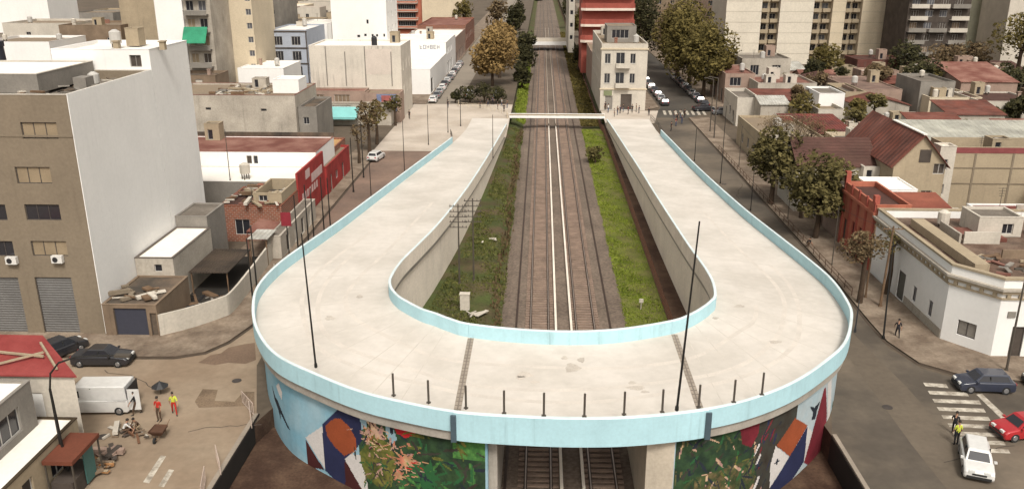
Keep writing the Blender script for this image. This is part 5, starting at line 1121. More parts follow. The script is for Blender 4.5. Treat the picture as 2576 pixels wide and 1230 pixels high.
for i in range(4): p, q = PR2[i], PR2[(i + 1) % 4]; b.face([p, q, (q[0], q[1], q[2] + .1), (p[0], p[1], p[2] + .1)])
b.build('roof', RS, NH)
def beam(p, q, r=.09): b = MB(); b.tube(p, q, r, r, 4); b.build('roof_beam', W_BEIGE, NH)
beam((-39, 49.6, 6.1), (-34.2, 48.8, 6.1)); beam((-37.4, 47.3, 5.95), (-34.4, 49.2, 6.2)); beam((-35.4, 50.6, 6.2), (-32.6, 47.4, 5.95))
NX = bld('annex', 'grey annex with a long window and white ledge roof in front of the red-roofed house', 'annex', -44, -33.2, 39.4, 45.5, 6.1, W_GREY, R_WHITE, par=.1, Rt=[(1.0, 4.6, 3.6, 5.2)], F=[(3, 6, 3.5, 5)], frame=FRAMEW)
bld('annex', 'low annex with white flat roof and dark eaves beam at the bottom left', 'annex', -44, -31.2, 36.5, 46.3, 3.1, W_BEIGE, R_WHITE, par=.03, coping=pm('eaves_dark', (.05, .035, .02), .9), Rt=[(1, 2.4, .1, 2.5, 'door', W_DARK), (3.6, 4.6, .1, 2.4, 'door', W_DARK), (6.4, 7.8, .9, 2.2)])
KI = thing('kiosk', 'small brown-roofed street kiosk with dark goods beside the lower left house', 'kiosk', (-29.6, 43.5, 0))
part(KI, 'roof', pm('brown_awning', (.13, .04, .022), .85, .2), (-31.1, -29.3, 42.0, 45.2, 2.5, 2.75)); part(KI, 'counter', W_DARK, (-31.0, -29.7, 42.3, 44.9, 0, 1.1)); part(KI, 'back_panel', plain('teal_panel', (.05, .13, .12), .6), (-29.62, -29.55, 43.6, 44.7, .2, 2.4))
for x, y in ((-29.4, 42.1), (-29.4, 45.1), (-31, 42.1)): part(KI, 'post', STEELM, (x - .04, x + .04, y - .04, y + .04, 0, 2.5))
CB = thing('concrete_plinth', 'whitish concrete block with rusty bars at the foot of the right painted wall', 'plinth', (17.4, 43.6, -2))
part(CB, 'block', W_DIRTY, (13.6, 17.2, 41.5, 45.2, -2.3, -.75)); part(CB, 'bar', STEELM, (14.4, 14.5, 42, 42.1, -.75, .2), (16.2, 16.3, 43, 43.1, -.75, .3), (15.3, 15.38, 44.4, 44.48, -.75, -.1))
# filler blocks beyond, so the town closes on every side
random.seed(31)
def filler(x0, x1, y0, y1, n, hlo, hhi, side, small=False):
    placed = []
    for k in range(n * 6):
        if len(placed) >= n: break
        w, d = (random.uniform(5, 11), random.uniform(5, 10)) if small else (random.uniform(9, 18), random.uniform(9, 18)); x = random.uniform(x0, x1); y = random.uniform(y0, y1)
        if any(abs(x - a) < (w + b_) / 2 + .4 and abs(y - c) < (d + e) / 2 + .4 for a, c, b_, e in placed): continue
        if any(abs(x - a) < (w + b_) / 2 + .3 and abs(y - c) < (d + e) / 2 + .3 for a, c, b_, e in OCC): continue
        placed.append((x, y, w, d)); h = random.uniform(hlo, hhi); i = len(placed)
        wall_ = random.choice([W_OFF, W_DIRTY, W_BEIGE, W_PINK, W_CREAM, W_GREY, W_BROWN]); rf = random.choice([R_TAN, R_GREY, R_TERR, R_WHITE, R_TAN, R_ZINC, R_DARK] if not small else [R_TERR, R_BROWNT, R_GREY, R_TERR, R_RED, R_DARK, R_TAN, R_ZINC, R_WHITE])
        fl = [(a + .0, a + 1.3, 3.1 * q + 1.1, 3.1 * q + 2.5) for q in range(int(h / 3.1)) for a in [1.5 + 3.6 * j for j in range(int((w - 2) / 3.6))]]
        cw = {W_OFF: 'off-white', W_DIRTY: 'stained cream', W_BEIGE: 'beige', W_PINK: 'pinkish', W_CREAM: 'cream', W_GREY: 'grey', W_BROWN: 'brown'}[wall_]; cr_ = {R_TAN: 'tan', R_GREY: 'grey', R_TERR: 'reddish', R_WHITE: 'white', R_ZINC: 'zinc', R_DARK: 'dark', R_BROWNT: 'brown tiled', R_RED: 'red tiled'}[rf]
        bld('house', '%s house with %s roof, %s' % (cw, cr_, side), 'house', x - w / 2, x + w / 2, y - d / 2, y + d / 2, h, wall_, rf, F=fl[:24] if random.random() < .7 else (), group='distant low houses of the town', panes=[GLASS, GLASSB, SHUT], roofkind='flat' if not small or rf in (R_GREY, R_DARK, R_TAN, R_WHITE) else random.choice(['gx', 'gy', 'sy', 'hip']), rise=1.3)
OCC = []
for o in list(bpy.data.objects):
    if o.type == 'MESH' and o.name.split('.')[0] == 'wall' and o.parent:
        w = wloc(o.parent); xs_ = [v.co.x for v in o.data.vertices]; ys_ = [v.co.y for v in o.data.vertices]
        OCC.append((w.x + (min(xs_) + max(xs_)) / 2, w.y + (min(ys_) + max(ys_)) / 2, max(xs_) - min(xs_), max(ys_) - min(ys_)))
filler(-190, -70, 190, 420, 60, 4, 9, 'left-hand blocks')
filler(-130, -47, 240, 460, 34, 5, 12, 'streets past left warehouses')
filler(-120, -74, 92, 186, 10, 4, 7, 'behind the beige block')
filler(42, 120, 100, 225, 150, 3.0, 5.6, 'right-hand blocks', True)
filler(66, 150, 60, 130, 18, 3.5, 6, 'past the right edge')
filler(70, 200, 285, 480, 40, 6, 16, 'behind the towers')
filler(42, 110, 300, 480, 16, 6, 12, 'past the tower row')
# small things standing on the flat roofs
random.seed(77); NR = 0
for o in list(bpy.data.objects):
    if o.type != 'MESH' or o.name.split('.')[0] != 'roof' or not o.parent or o.parent.get('category') not in ('house', 'warehouse', 'building', 'shop', 'workshop', 'annex') or len(o.data.polygons) != 1: continue
    w = wloc(o.parent); V_ = [v.co + w for v in o.data.vertices]; xa, xb = min(v.x for v in V_), max(v.x for v in V_); ya, yb = min(v.y for v in V_), max(v.y for v in V_); z = V_[0].z
    if ya > 300 or ya < 60 or z > 16 or xb - xa < 5 or yb - ya < 5 or (xa < -46 and ya < 92) or (27 < xa < 53 and ya < 82): continue
    side = 'left' if xa < 0 else 'right'
    bright = o.parent.get('label', '').startswith(('white shop', 'tall stained', 'long workshop', 'low white shop'))
    for q in range(1 if bright else random.randint(1, 3) + (2 if side == 'right' and xb - xa > 7 else 0)):
        x, y = random.uniform(xa + 1.3, xb - 1.3), random.uniform(ya + 1.3, yb - 1.3); c = random.random(); where = 'on a flat roof in the %s part' % side; NR += 1
        if c < .3: water_tank(x, y, z, ('grey' if c < .2 else 'pale') + ' water tank ' + where, random.uniform(.45, .65), random.uniform(.9, 1.3), TANKM if c < .2 else W_OFF, random.uniform(.2, .9))
        elif c < .55 and xb - xa > 6:
            m_ = random.choice([W_OFF, W_DIRTY, W_BEIGE, W_PINK]); a_, d_ = random.uniform(.9, 1.3), random.uniform(.9, 1.3)
            roofhut(x - a_, x + a_, y - d_, y + d_, z, random.uniform(1.6, 2.5), 'small stair hut ' + where, m_, R_GREY, F=[(.4, 1.1, z + .1, z + 1.5)])
        elif c < .75:
            b = MB(); s_ = random.uniform(.25, .4); b.box(x - s_, x + s_, y - s_, y + s_, z, z + 1.35); b.box(x - s_ - .1, x + s_ + .1, y - s_ - .1, y + s_ + .1, z + 1.35, z + 1.45); o2 = b.build('chimney', random.choice([W_OFF, W_PINK, BRICK])); tag(o2, 'small chimney stack ' + where, 'chimney')
        elif c < .87: antenna(x, y, z, random.uniform(1.8, 3.2), 'thin television aerial ' + where)
        else:
            L_ = random.uniform(1.5, 3.0); b = MB(); b.box(x - L_ / 2, x + L_ / 2, y - .08, y + .08, z, z + random.uniform(.7, 1.5)); o2 = b.build('roof_wall', random.choice([W_OFF, W_DIRTY, W_PINK, BRICK])); tag(o2, 'short dividing wall ' + where, 'wall')
# ================================================================ TREES
def tree(x, y, h, rx, rz, mat, label, group=None, n=2200, trunk_h=None, leaf=.30, z0=0., clumps=16, seed=0, name='street_tree', ry=None, cat='tree', lean=(0, 0), density=.75, bark=None):
    random.seed(seed + int(x * 3) + int(y * 7)); ry = ry or rx
    t = thing(name, label, cat, (x, y, z0), group); th = trunk_h or h - rz * 1.4; cz = h - rz
    b = MB(); p = Vector((x, y, z0)); top = Vector((x + lean[0], y + lean[1], z0 + th)); r = .035 * h * .6 + .08
    q = p.lerp(top, .5) + Vector((random.uniform(-.15, .15), random.uniform(-.15, .15), 0))
    b.tube(p - Vector((0, 0, .1)), q, r * 1.25, r, 9); b.tube(q, top, r, r * .8, 9)
    cl = []
    for i in range(clumps):
        a = random.uniform(0, 2 * PI); e = random.uniform(-.75, .95); k = math.sqrt(max(0, 1 - e * e)); f = random.uniform(.35, .78)
        c = Vector((top.x + math.cos(a) * k * rx * f, top.y + math.sin(a) * k * ry * f, z0 + cz + e * rz * .72)); cl.append((c, random.uniform(.2, .52)))
        if i < 9:
            m = top.lerp(c, .5) + Vector((0, 0, .12 * rz)); b.tube(top - Vector((0, 0, .1)), m, r * .42, r * .24, 6); b.tube(m, c, r * .24, r * .07, 5)
    cl.append((Vector((top.x, top.y, z0 + cz + .1 * rz)), .55))
    b.build('trunk', bark or BARK, t)
    lf = MB()
    for i in range(n):
        c, s = random.choice(cl); d = Vector((random.gauss(0, 1), random.gauss(0, 1), random.gauss(0, 1))); d.normalize()
        d *= random.uniform(.55, 1.08) ** .6; o = c + Vector((d.x * rx * s, d.y * ry * s, d.z * rz * s * .9))
        u = Vector((random.gauss(0, 1), random.gauss(0, 1), random.gauss(0, .7))).normalized(); w = u.orthogonal().normalized(); w = (w + u.cross(w) * random.uniform(-1, 1)).normalized()
        L_ = leaf * random.uniform(.4, 1.3) * (1.5 if random.random() < .12 else 1); W_ = L_ * .55
        lf.face([o - u * L_, o - w * W_ * .8, o + u * L_ * .9, o + w * W_])
    lf.build('crown', mat, t)
    return t
def baretree(x, y, h, r, label, z0=0., seed=1, mat=None):
    random.seed(seed); t = thing('bare_tree', label, 'tree', (x, y, z0)); b = MB(); b.tube((x, y, z0 - .1), (x, y, z0 + h * .35), .24, .17, 8); tips = []
    def grow(p, d, L_, rad, k):
        q = p + d * L_; b.tube(p, q, rad, rad * .6, 5, cap=False)
        if k == 0: tips.append(q); return
        for i in range(3 if k > 1 else 4):
            e = (d + Vector((random.uniform(-.8, .8), random.uniform(-.8, .8), random.uniform(-.1, .5)))).normalized(); grow(q, e, L_ * random.uniform(.62, .8), rad * .58, k - 1)
    for i in range(5):
        a = i * 2 * PI / 5; grow(Vector((x, y, z0 + h * .33)), Vector((math.cos(a) * .7, math.sin(a) * .7, 1)).normalized(), h * .25, .11, 3)
    b.build('trunk', BARK, t)
    lf = MB()
    for q in tips:
        for i in range(7):
            o = q + Vector((random.gauss(0, .5), random.gauss(0, .5), random.gauss(0, .4))); u = Vector((random.gauss(0, 1), random.gauss(0, 1), random.gauss(0, 1))).normalized(); w = u.orthogonal()
            lf.face([o - u * .3, o - w * .03, o + u * .3, o + w * .03])
    lf.build('crown', LEAF_B, t)
def ptree(u, v, h, rx, rz, *a, **k):
    """tree whose foot stands at image pixel (u, v), cast onto the ground"""
    x, y = at(u, v); return tree(x, y, h, rx, rz, *a, **k)
# big ochre tree, left of the railway
tree(-14.4, 213, 14.0, 6.0, 6.0, LEAF_O, 'large ochre autumn tree beside the left street above the green verge', n=8500, leaf=.42, clumps=34, seed=3, trunk_h=4)
tree(-13.4, 228, 15.0, 5.4, 5.6, LEAF_O, 'second ochre tree just behind the large ochre tree', n=3400, leaf=.42, seed=5)
tree(-7.4, 222, 7.5, 3.0, 3.6, LEAF_D, 'dark slim tree between the ochre trees and the tracks', n=1700, leaf=.36, z0=-1.5)
tree(-7.2, 250, 8, 3.4, 3.6, LEAF_D, 'dark bushy tree on the left railway bank', n=1700, leaf=.45, z0=-1.5)
tree(-7.6, 286, 9, 3.8, 4.2, LEAF_D, 'dark tall tree further along the left railway bank', n=1500, leaf=.5, z0=-1.5)
for k, (x, y, h, m, lab) in enumerate([(-13, 330, 13, LEAF_D, 'dark far tree left of the line beyond the ochre trees'), (-20, 352, 14, LEAF_B, 'brownish far tree left of the line'), (-12, 380, 13, LEAF_D, 'farthest dark tree on the left of the line'), (-34, 350, 15, LEAF_Y, 'olive tree behind the plain beige blank block'), (-48, 366, 16, LEAF_Y, 'wide olive tree at the top edge left of the line'), (-60, 390, 16, LEAF_G, 'green tree at the top edge behind the olive trees'),
                                       (13, 345, 12, LEAF_Y, 'olive tree right of the line far away'), (10, 420, 13, LEAF_D, 'dark tree right of the line near the horizon')]):
    tree(x, y, h, 5 if abs(x) > 15 else 3.4, 5.5, m, lab, n=1300, leaf=.6, seed=k)
x, y = at(1430, 128, -1.5); tree(8.6, 258, 7.5, 2.6, 3.2, LEAF_D, 'round dark bush tree against the pale row on the right railway bank', n=1500, leaf=.36, z0=-1.5)
# right street trees
for k, (x, y, h, rx, rz, m, lab) in enumerate([(34.6, 197, 17.0, 6.6, 8.0, LEAF_Y, 'nearest big olive tree on the right side of the far right street'), (33.6, 211, 20.0, 6.8, 9.4, LEAF_Y, 'tall olive tree, second of the big trees along the far right street'), (33.0, 226, 21.0, 6.6, 9.6, LEAF_Y, 'tall brown-green tree, third of the big trees along the far right street'), (35, 242, 19, 6, 7.5, LEAF_B, 'brownish tree behind the three big trees of the far right street'),
                                            (27.5, 258, 20, 7, 8.5, LEAF_D, 'dark tree overhanging the shaded far right street'), (25, 280, 21, 7.5, 9, LEAF_D, 'second dark tree overhanging the shaded far right street'), (31, 300, 22, 8, 9.5, LEAF_D, 'third dark tree overhanging the shaded far right street'), (24, 325, 24, 8.5, 10, LEAF_D, 'last dark tree closing the far right street')]):
    tree(x, y, h, rx, rz, m, lab, n=6500 if k < 3 else 3400, leaf=.42, clumps=34, seed=40 + k, trunk_h=3.6, name='street_tree')
tree(27.5, 107.5, 10.2, 3.4, 4.0, LEAF_G, 'leafy green street tree on the right pavement, farther of the big pair', n=4200, leaf=.30, clumps=22, seed=70, trunk_h=4.2)
tree(29.6, 101.4, 5.6, 1.4, 1.8, LEAF_G, 'smaller green tree in the gap between the pair of leafy pavement trees', n=1500, leaf=.28, clumps=12, seed=73)
tree(29.0, 93.6, 10.0, 3.8, 4.1, LEAF_G, 'leafy green street tree on the right pavement, nearer of the big pair', n=4600, leaf=.28, clumps=24, seed=71, trunk_h=4.4)
baretree(33.5, 119, 10, 3, 'bare brown branching tree behind the leafy green pavement trees', seed=4)
tree(27.3, 74.3, 7.2, 2.2, 1.8, LEAF_B, 'small round sparse tree on a thin trunk by the white corner house', n=1500, leaf=.16, clumps=16, seed=76, trunk_h=4.6)
tree(30.6, 76.6, 6.6, 1.2, 1.3, LEAF_Y, 'small yellowing tree against the white corner house wall', n=240, leaf=.15, clumps=9, seed=77, trunk_h=4.6)
for k, (u, v, h, rx, rz, m, lab) in enumerate([(2078, 212, 10, 4.6, 3.8, LEAF_Y, 'olive tree in front of the narrow cream slab'), (2040, 230, 8, 3, 3, LEAF_D, 'dark little tree beside the white cube house'), (2300, 262, 10, 5.0, 4, LEAF_D, 'dark tree below the dark weathered apartment block'), (2270, 216, 11, 4.5, 4.5, LEAF_D, 'dark tree at the foot of the wide cream slab'),
                                               (2370, 232, 12, 5, 4.6, LEAF_B, 'brown tree in front of the dark weathered apartment block'), (2440, 214, 11, 5, 4.4, LEAF_B, 'reddish brown tree near the pair of cream rooftop sheds'), (2550, 232, 20, 7.5, 7.5, LEAF_Y, 'big olive tree at the upper right corner'), (2530, 262, 9.5, 5.5, 4, LEAF_D, 'dark tree below the big olive tree at the upper right corner'),
                                               (2200, 244, 7.5, 3.4, 3, LEAF_B, 'rust-brown tree by the maroon low building'), (2552, 330, 6.5, 2.6, 2.4, LEAF_D, 'small dark tree at the right edge beside the pale sheet roof')]):
    ptree(u, v, h, rx, rz, m, lab, n=2600 if k == 6 else 1700, leaf=.42, seed=90 + k)
tree(-30.2, 136, 9.0, 2.3, 3.0, LEAF_B, 'thin brownish street tree at the mouth of the left street', n=700, leaf=.26, seed=120, clumps=11)
tree(-30.3, 143, 8.2, 2.2, 2.6, LEAF_Y, 'thin olive street tree behind the brownish one on the left street', n=700, leaf=.26, seed=122, clumps=11)
tree(-30.4, 128.5, 6.2, 1.4, 2.0, LEAF_B, 'small sparse tree by the white car on the left street', n=260, leaf=.2, seed=123, clumps=9)
tree(-29.9, 160, 6.0, 1.9, 2.0, LEAF_G, 'low green tree before the low white shop', n=600, leaf=.26, seed=125, clumps=10)
# dark hedge behind railing at the end of left ramp
for k, (x, y, r) in enumerate(((-21.0, 186.6, 1.3), (-18.0, 187.2, 2.5), (-14.8, 187.4, 2.5), (-11.8, 187.0, 2.3))):
    tree(x, y, 4.2 if k else 3.0, r, 2.1 if k else 1.3, LEAF_D, ['small dark shrub at the left end of the hedge', 'second dark shrub of the hedge from the left', 'third dark shrub of the hedge from the left', 'rightmost dark shrub of the hedge'][k] + ' behind the white railing', group='dark shrubs behind the white railing', n=1500, leaf=.2, trunk_h=.8, seed=130 + k, name='shrub', cat='shrub')
# bushes in the cutting
tree(6.8, 141, 3.2, 1.7, 1.5, LEAF_G, 'dark green bush at the far end of the bright grass strip', n=900, leaf=.2, z0=-2.5, trunk_h=.8, seed=140, name='bush', cat='bush')
rh = MB(); random.seed(9)
for i in range(1300):
    y = random.uniform(60, 168); x = -6.6 + random.gauss(0, .25) + .3 * math.sin(y * .2); z = -2.5 + abs(random.gauss(0, .32)); a = random.uniform(0, PI); s = .16
    rh.face([(x - s * math.cos(a), y - s * math.sin(a), z), (x + s * math.cos(a), y + s * math.sin(a), z), (x, y, z + .35)])
o = rh.build('dead_brush', LEAF_B); tag(o, kind='stuff')

random.seed(64); NB = 0
OC2 = []
for o in list(bpy.data.objects):
    if o.type == 'MESH' and o.name.split('.')[0] == 'wall' and o.parent:
        w = wloc(o.parent); xs_ = [v.co.x for v in o.data.vertices]; ys_ = [v.co.y for v in o.data.vertices]
        OC2.append((w.x + min(xs_), w.x + max(xs_), w.y + min(ys_), w.y + max(ys_)))
KD = [(LEAF_D, 'dark'), (LEAF_Y, 'olive'), (LEAF_B, 'brownish'), (LEAF_G, 'green')]
for k in range(4000):
    if NB >= 46: break
    x, y = random.uniform(40, 110), random.uniform(98, 225); r_ = random.uniform(1.6, 3.2)
    if any(a - 1.0 < x < b_ + 1.0 and c - 1.0 < y < d_ + 1.0 for a, b_, c, d_ in OC2): continue
    OC2.append((x - 2, x + 2, y - 2, y + 2)); NB += 1; m_, w_ = random.choice(KD)
    tree(x, y, random.uniform(4.5, 8), r_, r_ * .9, m_, w_ + ' courtyard tree among the right-hand houses', n=650, leaf=.36, seed=k, clumps=10, name='courtyard_tree', group='courtyard trees of the right-hand blocks')
# ================================================================ POLES, LAMPS
def pole(name, label, x, y, z0, h, r=.06, mat=None, arm=None, lean=(0, 0), cat='pole', cross=0, group=None, top=None):
    t = thing(name, label, cat, (x, y, z0), group); b = MB(); tp = (x + lean[0], y + lean[1], z0 + h)
    b.tube((x, y, z0 - .05), tp, r * 1.25, r * .75, 8); b.build('pole', mat or STEEL, t)
    b = MB(); b.tube((x, y, z0), (x, y, z0 + .25), r * 2, r * 1.7, 8); b.build('base', mat or STEEL, t)
    if cross:
        for k in range(cross):
            z = tp[2] - .3 - k * .55; b = MB(); b.box(tp[0] - .9, tp[0] + .9, tp[1] - .04, tp[1] + .04, z, z + .07)
            for q in (-.8, -.45, .45, .8): b.tube((tp[0] + q, tp[1], z + .07), (tp[0] + q, tp[1], z + .24), .04, .03, 5)
            b.build('crossarm', mat or STEEL, t)
    if arm:
        b = MB(); b.tube(tp, (tp[0] + arm[0], tp[1] + arm[1], tp[2] + .25), r * .7, r * .55, 6); b.build('arm', mat or STEEL, t)
        q = (tp[0] + arm[0], tp[1] + arm[1], tp[2] + .2); b = MB(); b.box(q[0] - .3, q[0] + .3, q[1] - .12, q[1] + .12, q[2], q[2] + .12); b.build('lamp_head', STEELM, t)
    return t
x, y = at(794, 922, 6.0); pole('mast', 'tall thin dark mast rising from the left front curve of the bridge parapet', x, y + .06, 5.95, 8.8, .055, lean=(-.25, .1))
x, y = at(1703, 1030, 6.0); pole('mast', 'tallest bent dark mast rising from the front parapet near the right joint', x, y + .06, 5.95, 11.2, .06, lean=(.55, .2))
x, y = at(2141, 832, 6.0); pole('mast', 'short black stub pole on the right end of the bridge curve', 20.05, 56.2, 5.3, 2.4, .05, BLACKP)
for (u, v, zz, h, lab) in ((1127, 331, 1.6, 6.0, 'thin pole at the far end of the left ramp parapet'), (1078, 365, 0, 6.8, 'thin pole in the left street beside the end of the ramp'), (1018, 440, 0, 8.0, 'thin pole standing behind the left ramp parapet past the white car'), (934, 500, 0, 5.6, 'short dark pole behind the left ramp parapet by the tan pavement'), (1240, 395, 2.6, 6.2, 'grey pole on the inner parapet of the left ramp'),
                           (1747, 405, 0, 5.2, 'thin pole beside the right ramp in the road'), (1812, 462, 0, 11.0, 'tall thin pole next to the right ramp parapet'), (1888, 530, 0, 5.5, 'short thin pole beside the right ramp parapet farther down')):
    x, y = at(u, v, zz); pole('lamp_post', lab, x, y, 0 if zz == 0 else zz - .2, h + (0 if zz == 0 else .2), .05, STEELM if 'grey' in lab else STEEL)
for k, (x, y, h, lab) in enumerate(((-26.6, 66.4, 8.4, 'leftmost dark utility pole at the yard corner'), (-26.0, 66.0, 9.6, 'dark utility pole close beside the leftmost one at the yard corner'), (-25.9, 70.6, 4.6, 'short pale post on the kerb by the left curve'), (-26.6, 80.5, 8.2, 'dark pole by the red sign wall, first from the near end'), (-26.2, 83.0, 8.6, 'dark pole by the red sign wall, second from the near end'), (-26.5, 86.2, 7.4, 'dark pole by the red sign wall, third from the near end'), (-26.2, 89.4, 7.8, 'dark pole by the red sign wall, fourth from the near end'), (-26.4, 93, 6.8, 'dark pole by the red sign wall, farthest of the group'), (-27.8, 112, 7.5, 'dark pole beside the ochre-roofed house'), (-28, 120, 8.0, 'second dark pole beside the ochre-roofed house'))):
    pole('utility_pole', lab, x, y, 0, h, .07, W_OFF if 'pale' in lab else STEEL)
x, y = at(618, 500); pole('mast', 'slim roof mast on the white strip of the long workshop', -40.5, 101, 4.3, 6.4, .05, STEELM)
b = thing('road_sign', 'small dark red square sign on a pole in front of the red sign wall', 'sign', (-27.4, 80, 0)); q = MB(); q.tube((-27.4, 80, 0), (-27.4, 80, 6.2), .06, .06, 6); q.build('pole', STEEL, b); part(b, 'panel', pm('dark_red_panel', (.20, .02, .03), .7, .2), (-27.9, -26.9, 79.9, 79.95, 5.2, 6.6))
# utility poles in cutting
for k, (x, y, h, lab) in enumerate(((-10.6, 82.5, 8.6, 'lattice signal pole with crossarms in the cutting, left of the pair'), (-9.2, 83.5, 8.9, 'lattice signal pole with crossarms in the cutting, right of the pair'))):
    pole('signal_pole', lab, x, y, -1.7, h, .08, STEELM, cross=5, group='pair of crossarm poles in the cutting')
b = MB(); b.box(-9.9, -9.0, 75.5, 76.1, -1.7, -.1); b.box(-9.95, -8.95, 75.45, 76.15, -.1, -.04); o = b.build('signal_cabinet', W_OFF); tag(o, 'small whitish signal cabinet in the dull grass of the cutting', 'cabinet')
debris(-9, -7.4, 74, 75, -1.6, 5, 'concrete_slabs', 'pale concrete slabs dumped beside the signal cabinet', 'slabs', [W_OFF], .6, 4)
for u, v, lab in ((1200, 905, None),): pass
debris(-10, -7, 95, 97, -1.5, 4, 'concrete_slabs', 'pale slabs lying on the left bank farther up the cutting', 'slabs', [W_OFF], .5, 6)
b = MB(); b.tube((7.7, 78.2, -2.5), (7.7, 78.2, -1.6), .05, .05, 6); b.box(7.5, 7.9, 78.1, 78.3, -1.75, -1.4); o = b.build('signal_box', W_OFF); tag(o, 'tiny pale marker box standing in the bright grass', 'marker')
b = MB()
for y in [58 + 6.5 * k for k in range(17)]: b.tube((-6.9, y, -2.5), (-6.9, y, -1.4), .05, .05, 5)
f = b.build('fence', WOOD); tag(f, 'rusty post fence running along the left side of the ballast', 'fence')
# street lamp bottom-left
LP = thing('street_lamp', 'old curved street lamp with a long arm at the lower left corner', 'street lamp', (-30.6, 43.6, 0)); b = MB(); pts = [(-30.6, 43.6, 0), (-30.75, 43.6, 3.6), (-30.8, 43.6, 6.6), (-30.6, 43.6, 7.6), (-30.0, 43.6, 8.3), (-28.9, 43.6, 8.7), (-26.4, 43.6, 8.85)]
for p, q in zip(pts, pts[1:]): b.tube(p, q, .09 if q[2] < 7 else .06, .075 if q[2] < 7 else .05, 8)
b.build('pole', STEEL, LP); b = MB(); b.box(-26.6, -25.7, 43.45, 43.75, 8.76, 8.9); b.build('lamp_head', STEELM, LP)
pole('utility_pole', 'second dark post with a ladder bracket beside the curved street lamp', -31.0, 43.9, 0, 6.2, .08)
x, y = at(2222, 852); pole('utility_pole', 'leaning dark pole on the right pavement near the walking person', x, y, 0, 8.2, .07, lean=(.15, 1.2))
x, y = at(2085, 690); pole('utility_pole', 'dark wooden pole by the terracotta house', 28.9, 73.5, 0, 7.8, .11, WOOD, lean=(.15, 0), cross=1)
pole('utility_pole', 'second wooden pole close behind the terracotta house pole', 28.3, 75.6, 0, 7.2, .08, WOOD)
pole('utility_pole', 'grey pole in front of the corner house at the right edge', 33.9, 60.9, 0, 8.2, .08, STEELM, arm=(-.6, 0))
pole('lamp_post', 'tall grey lamp post on the right pavement near the far crosswalk', 28.2, 150, 0, 10.5, .10, STEELM, arm=(-1.4, 0))
pole('lamp_post', 'second grey lamp post near the far crosswalk', 28.6, 156, 0, 9.5, .09, STEELM, arm=(-1.4, 0))
pole('lamp_post', 'lamp post among the people at the left plaza', -17.5, 160, 0, 5.6, .06, STEEL)
for k, (x, y) in enumerate(((28.0, 84.5), (27.9, 101), (27.8, 128))): pole('lamp_post', ['nearest', 'middle', 'farthest'][k] + ' slim pole along the right kerb beside the ramp', x, y, 0, 6.4, .05, STEELM)
# white railing at the end of left ramp, barrier rails
def railing(name, label, pts, h, mat, z=0., cat='railing', bars=1.2, r=.035):
    t = thing(name, label, cat, (*pts[0], z)); b = MB()
    for zz in (h, h * .55):
        for p, q in zip(pts, pts[1:]): b.tube((*p, z + zz), (*q, z + zz), r, r, 5)
    b.build('rail', mat, t); b = MB()
    for p, q in zip(pts, pts[1:]):
        L_ = math.hypot(q[0] - p[0], q[1] - p[1]); n = max(1, int(L_ / bars))
        for k in range(n + 1):
            f = k / n; b.tube((p[0] + (q[0] - p[0]) * f, p[1] + (q[1] - p[1]) * f, z - .02), (p[0] + (q[0] - p[0]) * f, p[1] + (q[1] - p[1]) * f, z + h), r, r, 5)
    b.build('baluster', mat, t); return t
railing('railing', 'pale curved railing in front of the dark hedge at the left ramp end', [(-20.2, 184.5), (-20, 181.5), (-14.5, 178.6), (-11, 175.2), (-9.2, 171), (-8.9, 167.5)], 1.0, W_CREAM)
railing('railing', 'dark low barrier along the outside of the right ramp end', [(19.6, 151), (19.7, 160), (19.2, 168)], 1.0, STEELM)
railing('railing', 'low barrier of hoops beside the left ramp end', [(-17.4, 141), (-17.9, 148), (-18.6, 152)], 1.0, STEELM)
railing('fence', 'dark mesh fence along the right kerb of the right street', [(27.15, 76), (27.15, 100), (27.1, 140)], .9, pm('rust_fence', (.10, .055, .035), .8, .3), cat='fence', bars=2.0)
def fencepanel(label, x, y, a, n=7, w=2.2):
    t = thing('barrier', label, 'barrier', (x, y, 0)); b = MB(); d = (math.cos(a), math.sin(a))
    for k in range(n + 1):
        q = (x + d[0] * w * k / n, y + d[1] * w * k / n); b.tube((*q, .05), (q[0], q[1], 1.0), .025, .025, 5)
    for zz in (.12, 1.0): b.tube((x, y, zz), (x + d[0] * w, y + d[1] * w, zz), .03, .03, 5)
    b.build('frame', pm('pale_barrier', (.48, .38, .32), .7, .2), t)
fencepanel('pale metal barrier at the road edge by the blue painted wall', -23.6, 54.0, -.9); fencepanel('pale metal barrier leaning next to the first one by the blue wall', -22.6, 52.6, -1.2)
fencepanel('pale metal barrier on the road edge above the brown soil', -22.9, 46.9, -1.1); fencepanel('lowest pale metal barrier along the road edge above the brown soil', -22.7, 44.5, -1.3)
part_fence = thing('retaining_edge', 'dark timber edge board holding the left road above the brown soil', 'edge board', (-21.9, 46, 0)); part(part_fence, 'board', pm('black_board', (.02, .015, .012), .9), (-21.93, -21.85, 36, 52.4, -1.45, .12)); part(part_fence, 'edge_strip', KERBL, (-22.25, -21.94, 36, 52.4, .005, .14))
pe = thing('retaining_edge', 'pale kerb edge holding the right road above the dark soil', 'edge board', (17.4, 46, 0)); part(pe, 'board', pm('black_board', (.02, .015, .012)), (17.36, 17.42, 20, 51, -2.0, .0)); part(pe, 'edge_strip', KERBL, (17.42, 17.7, 36, 51, .006, .13))  # black board added over the sunlit soil drop, its colour standing in for shade

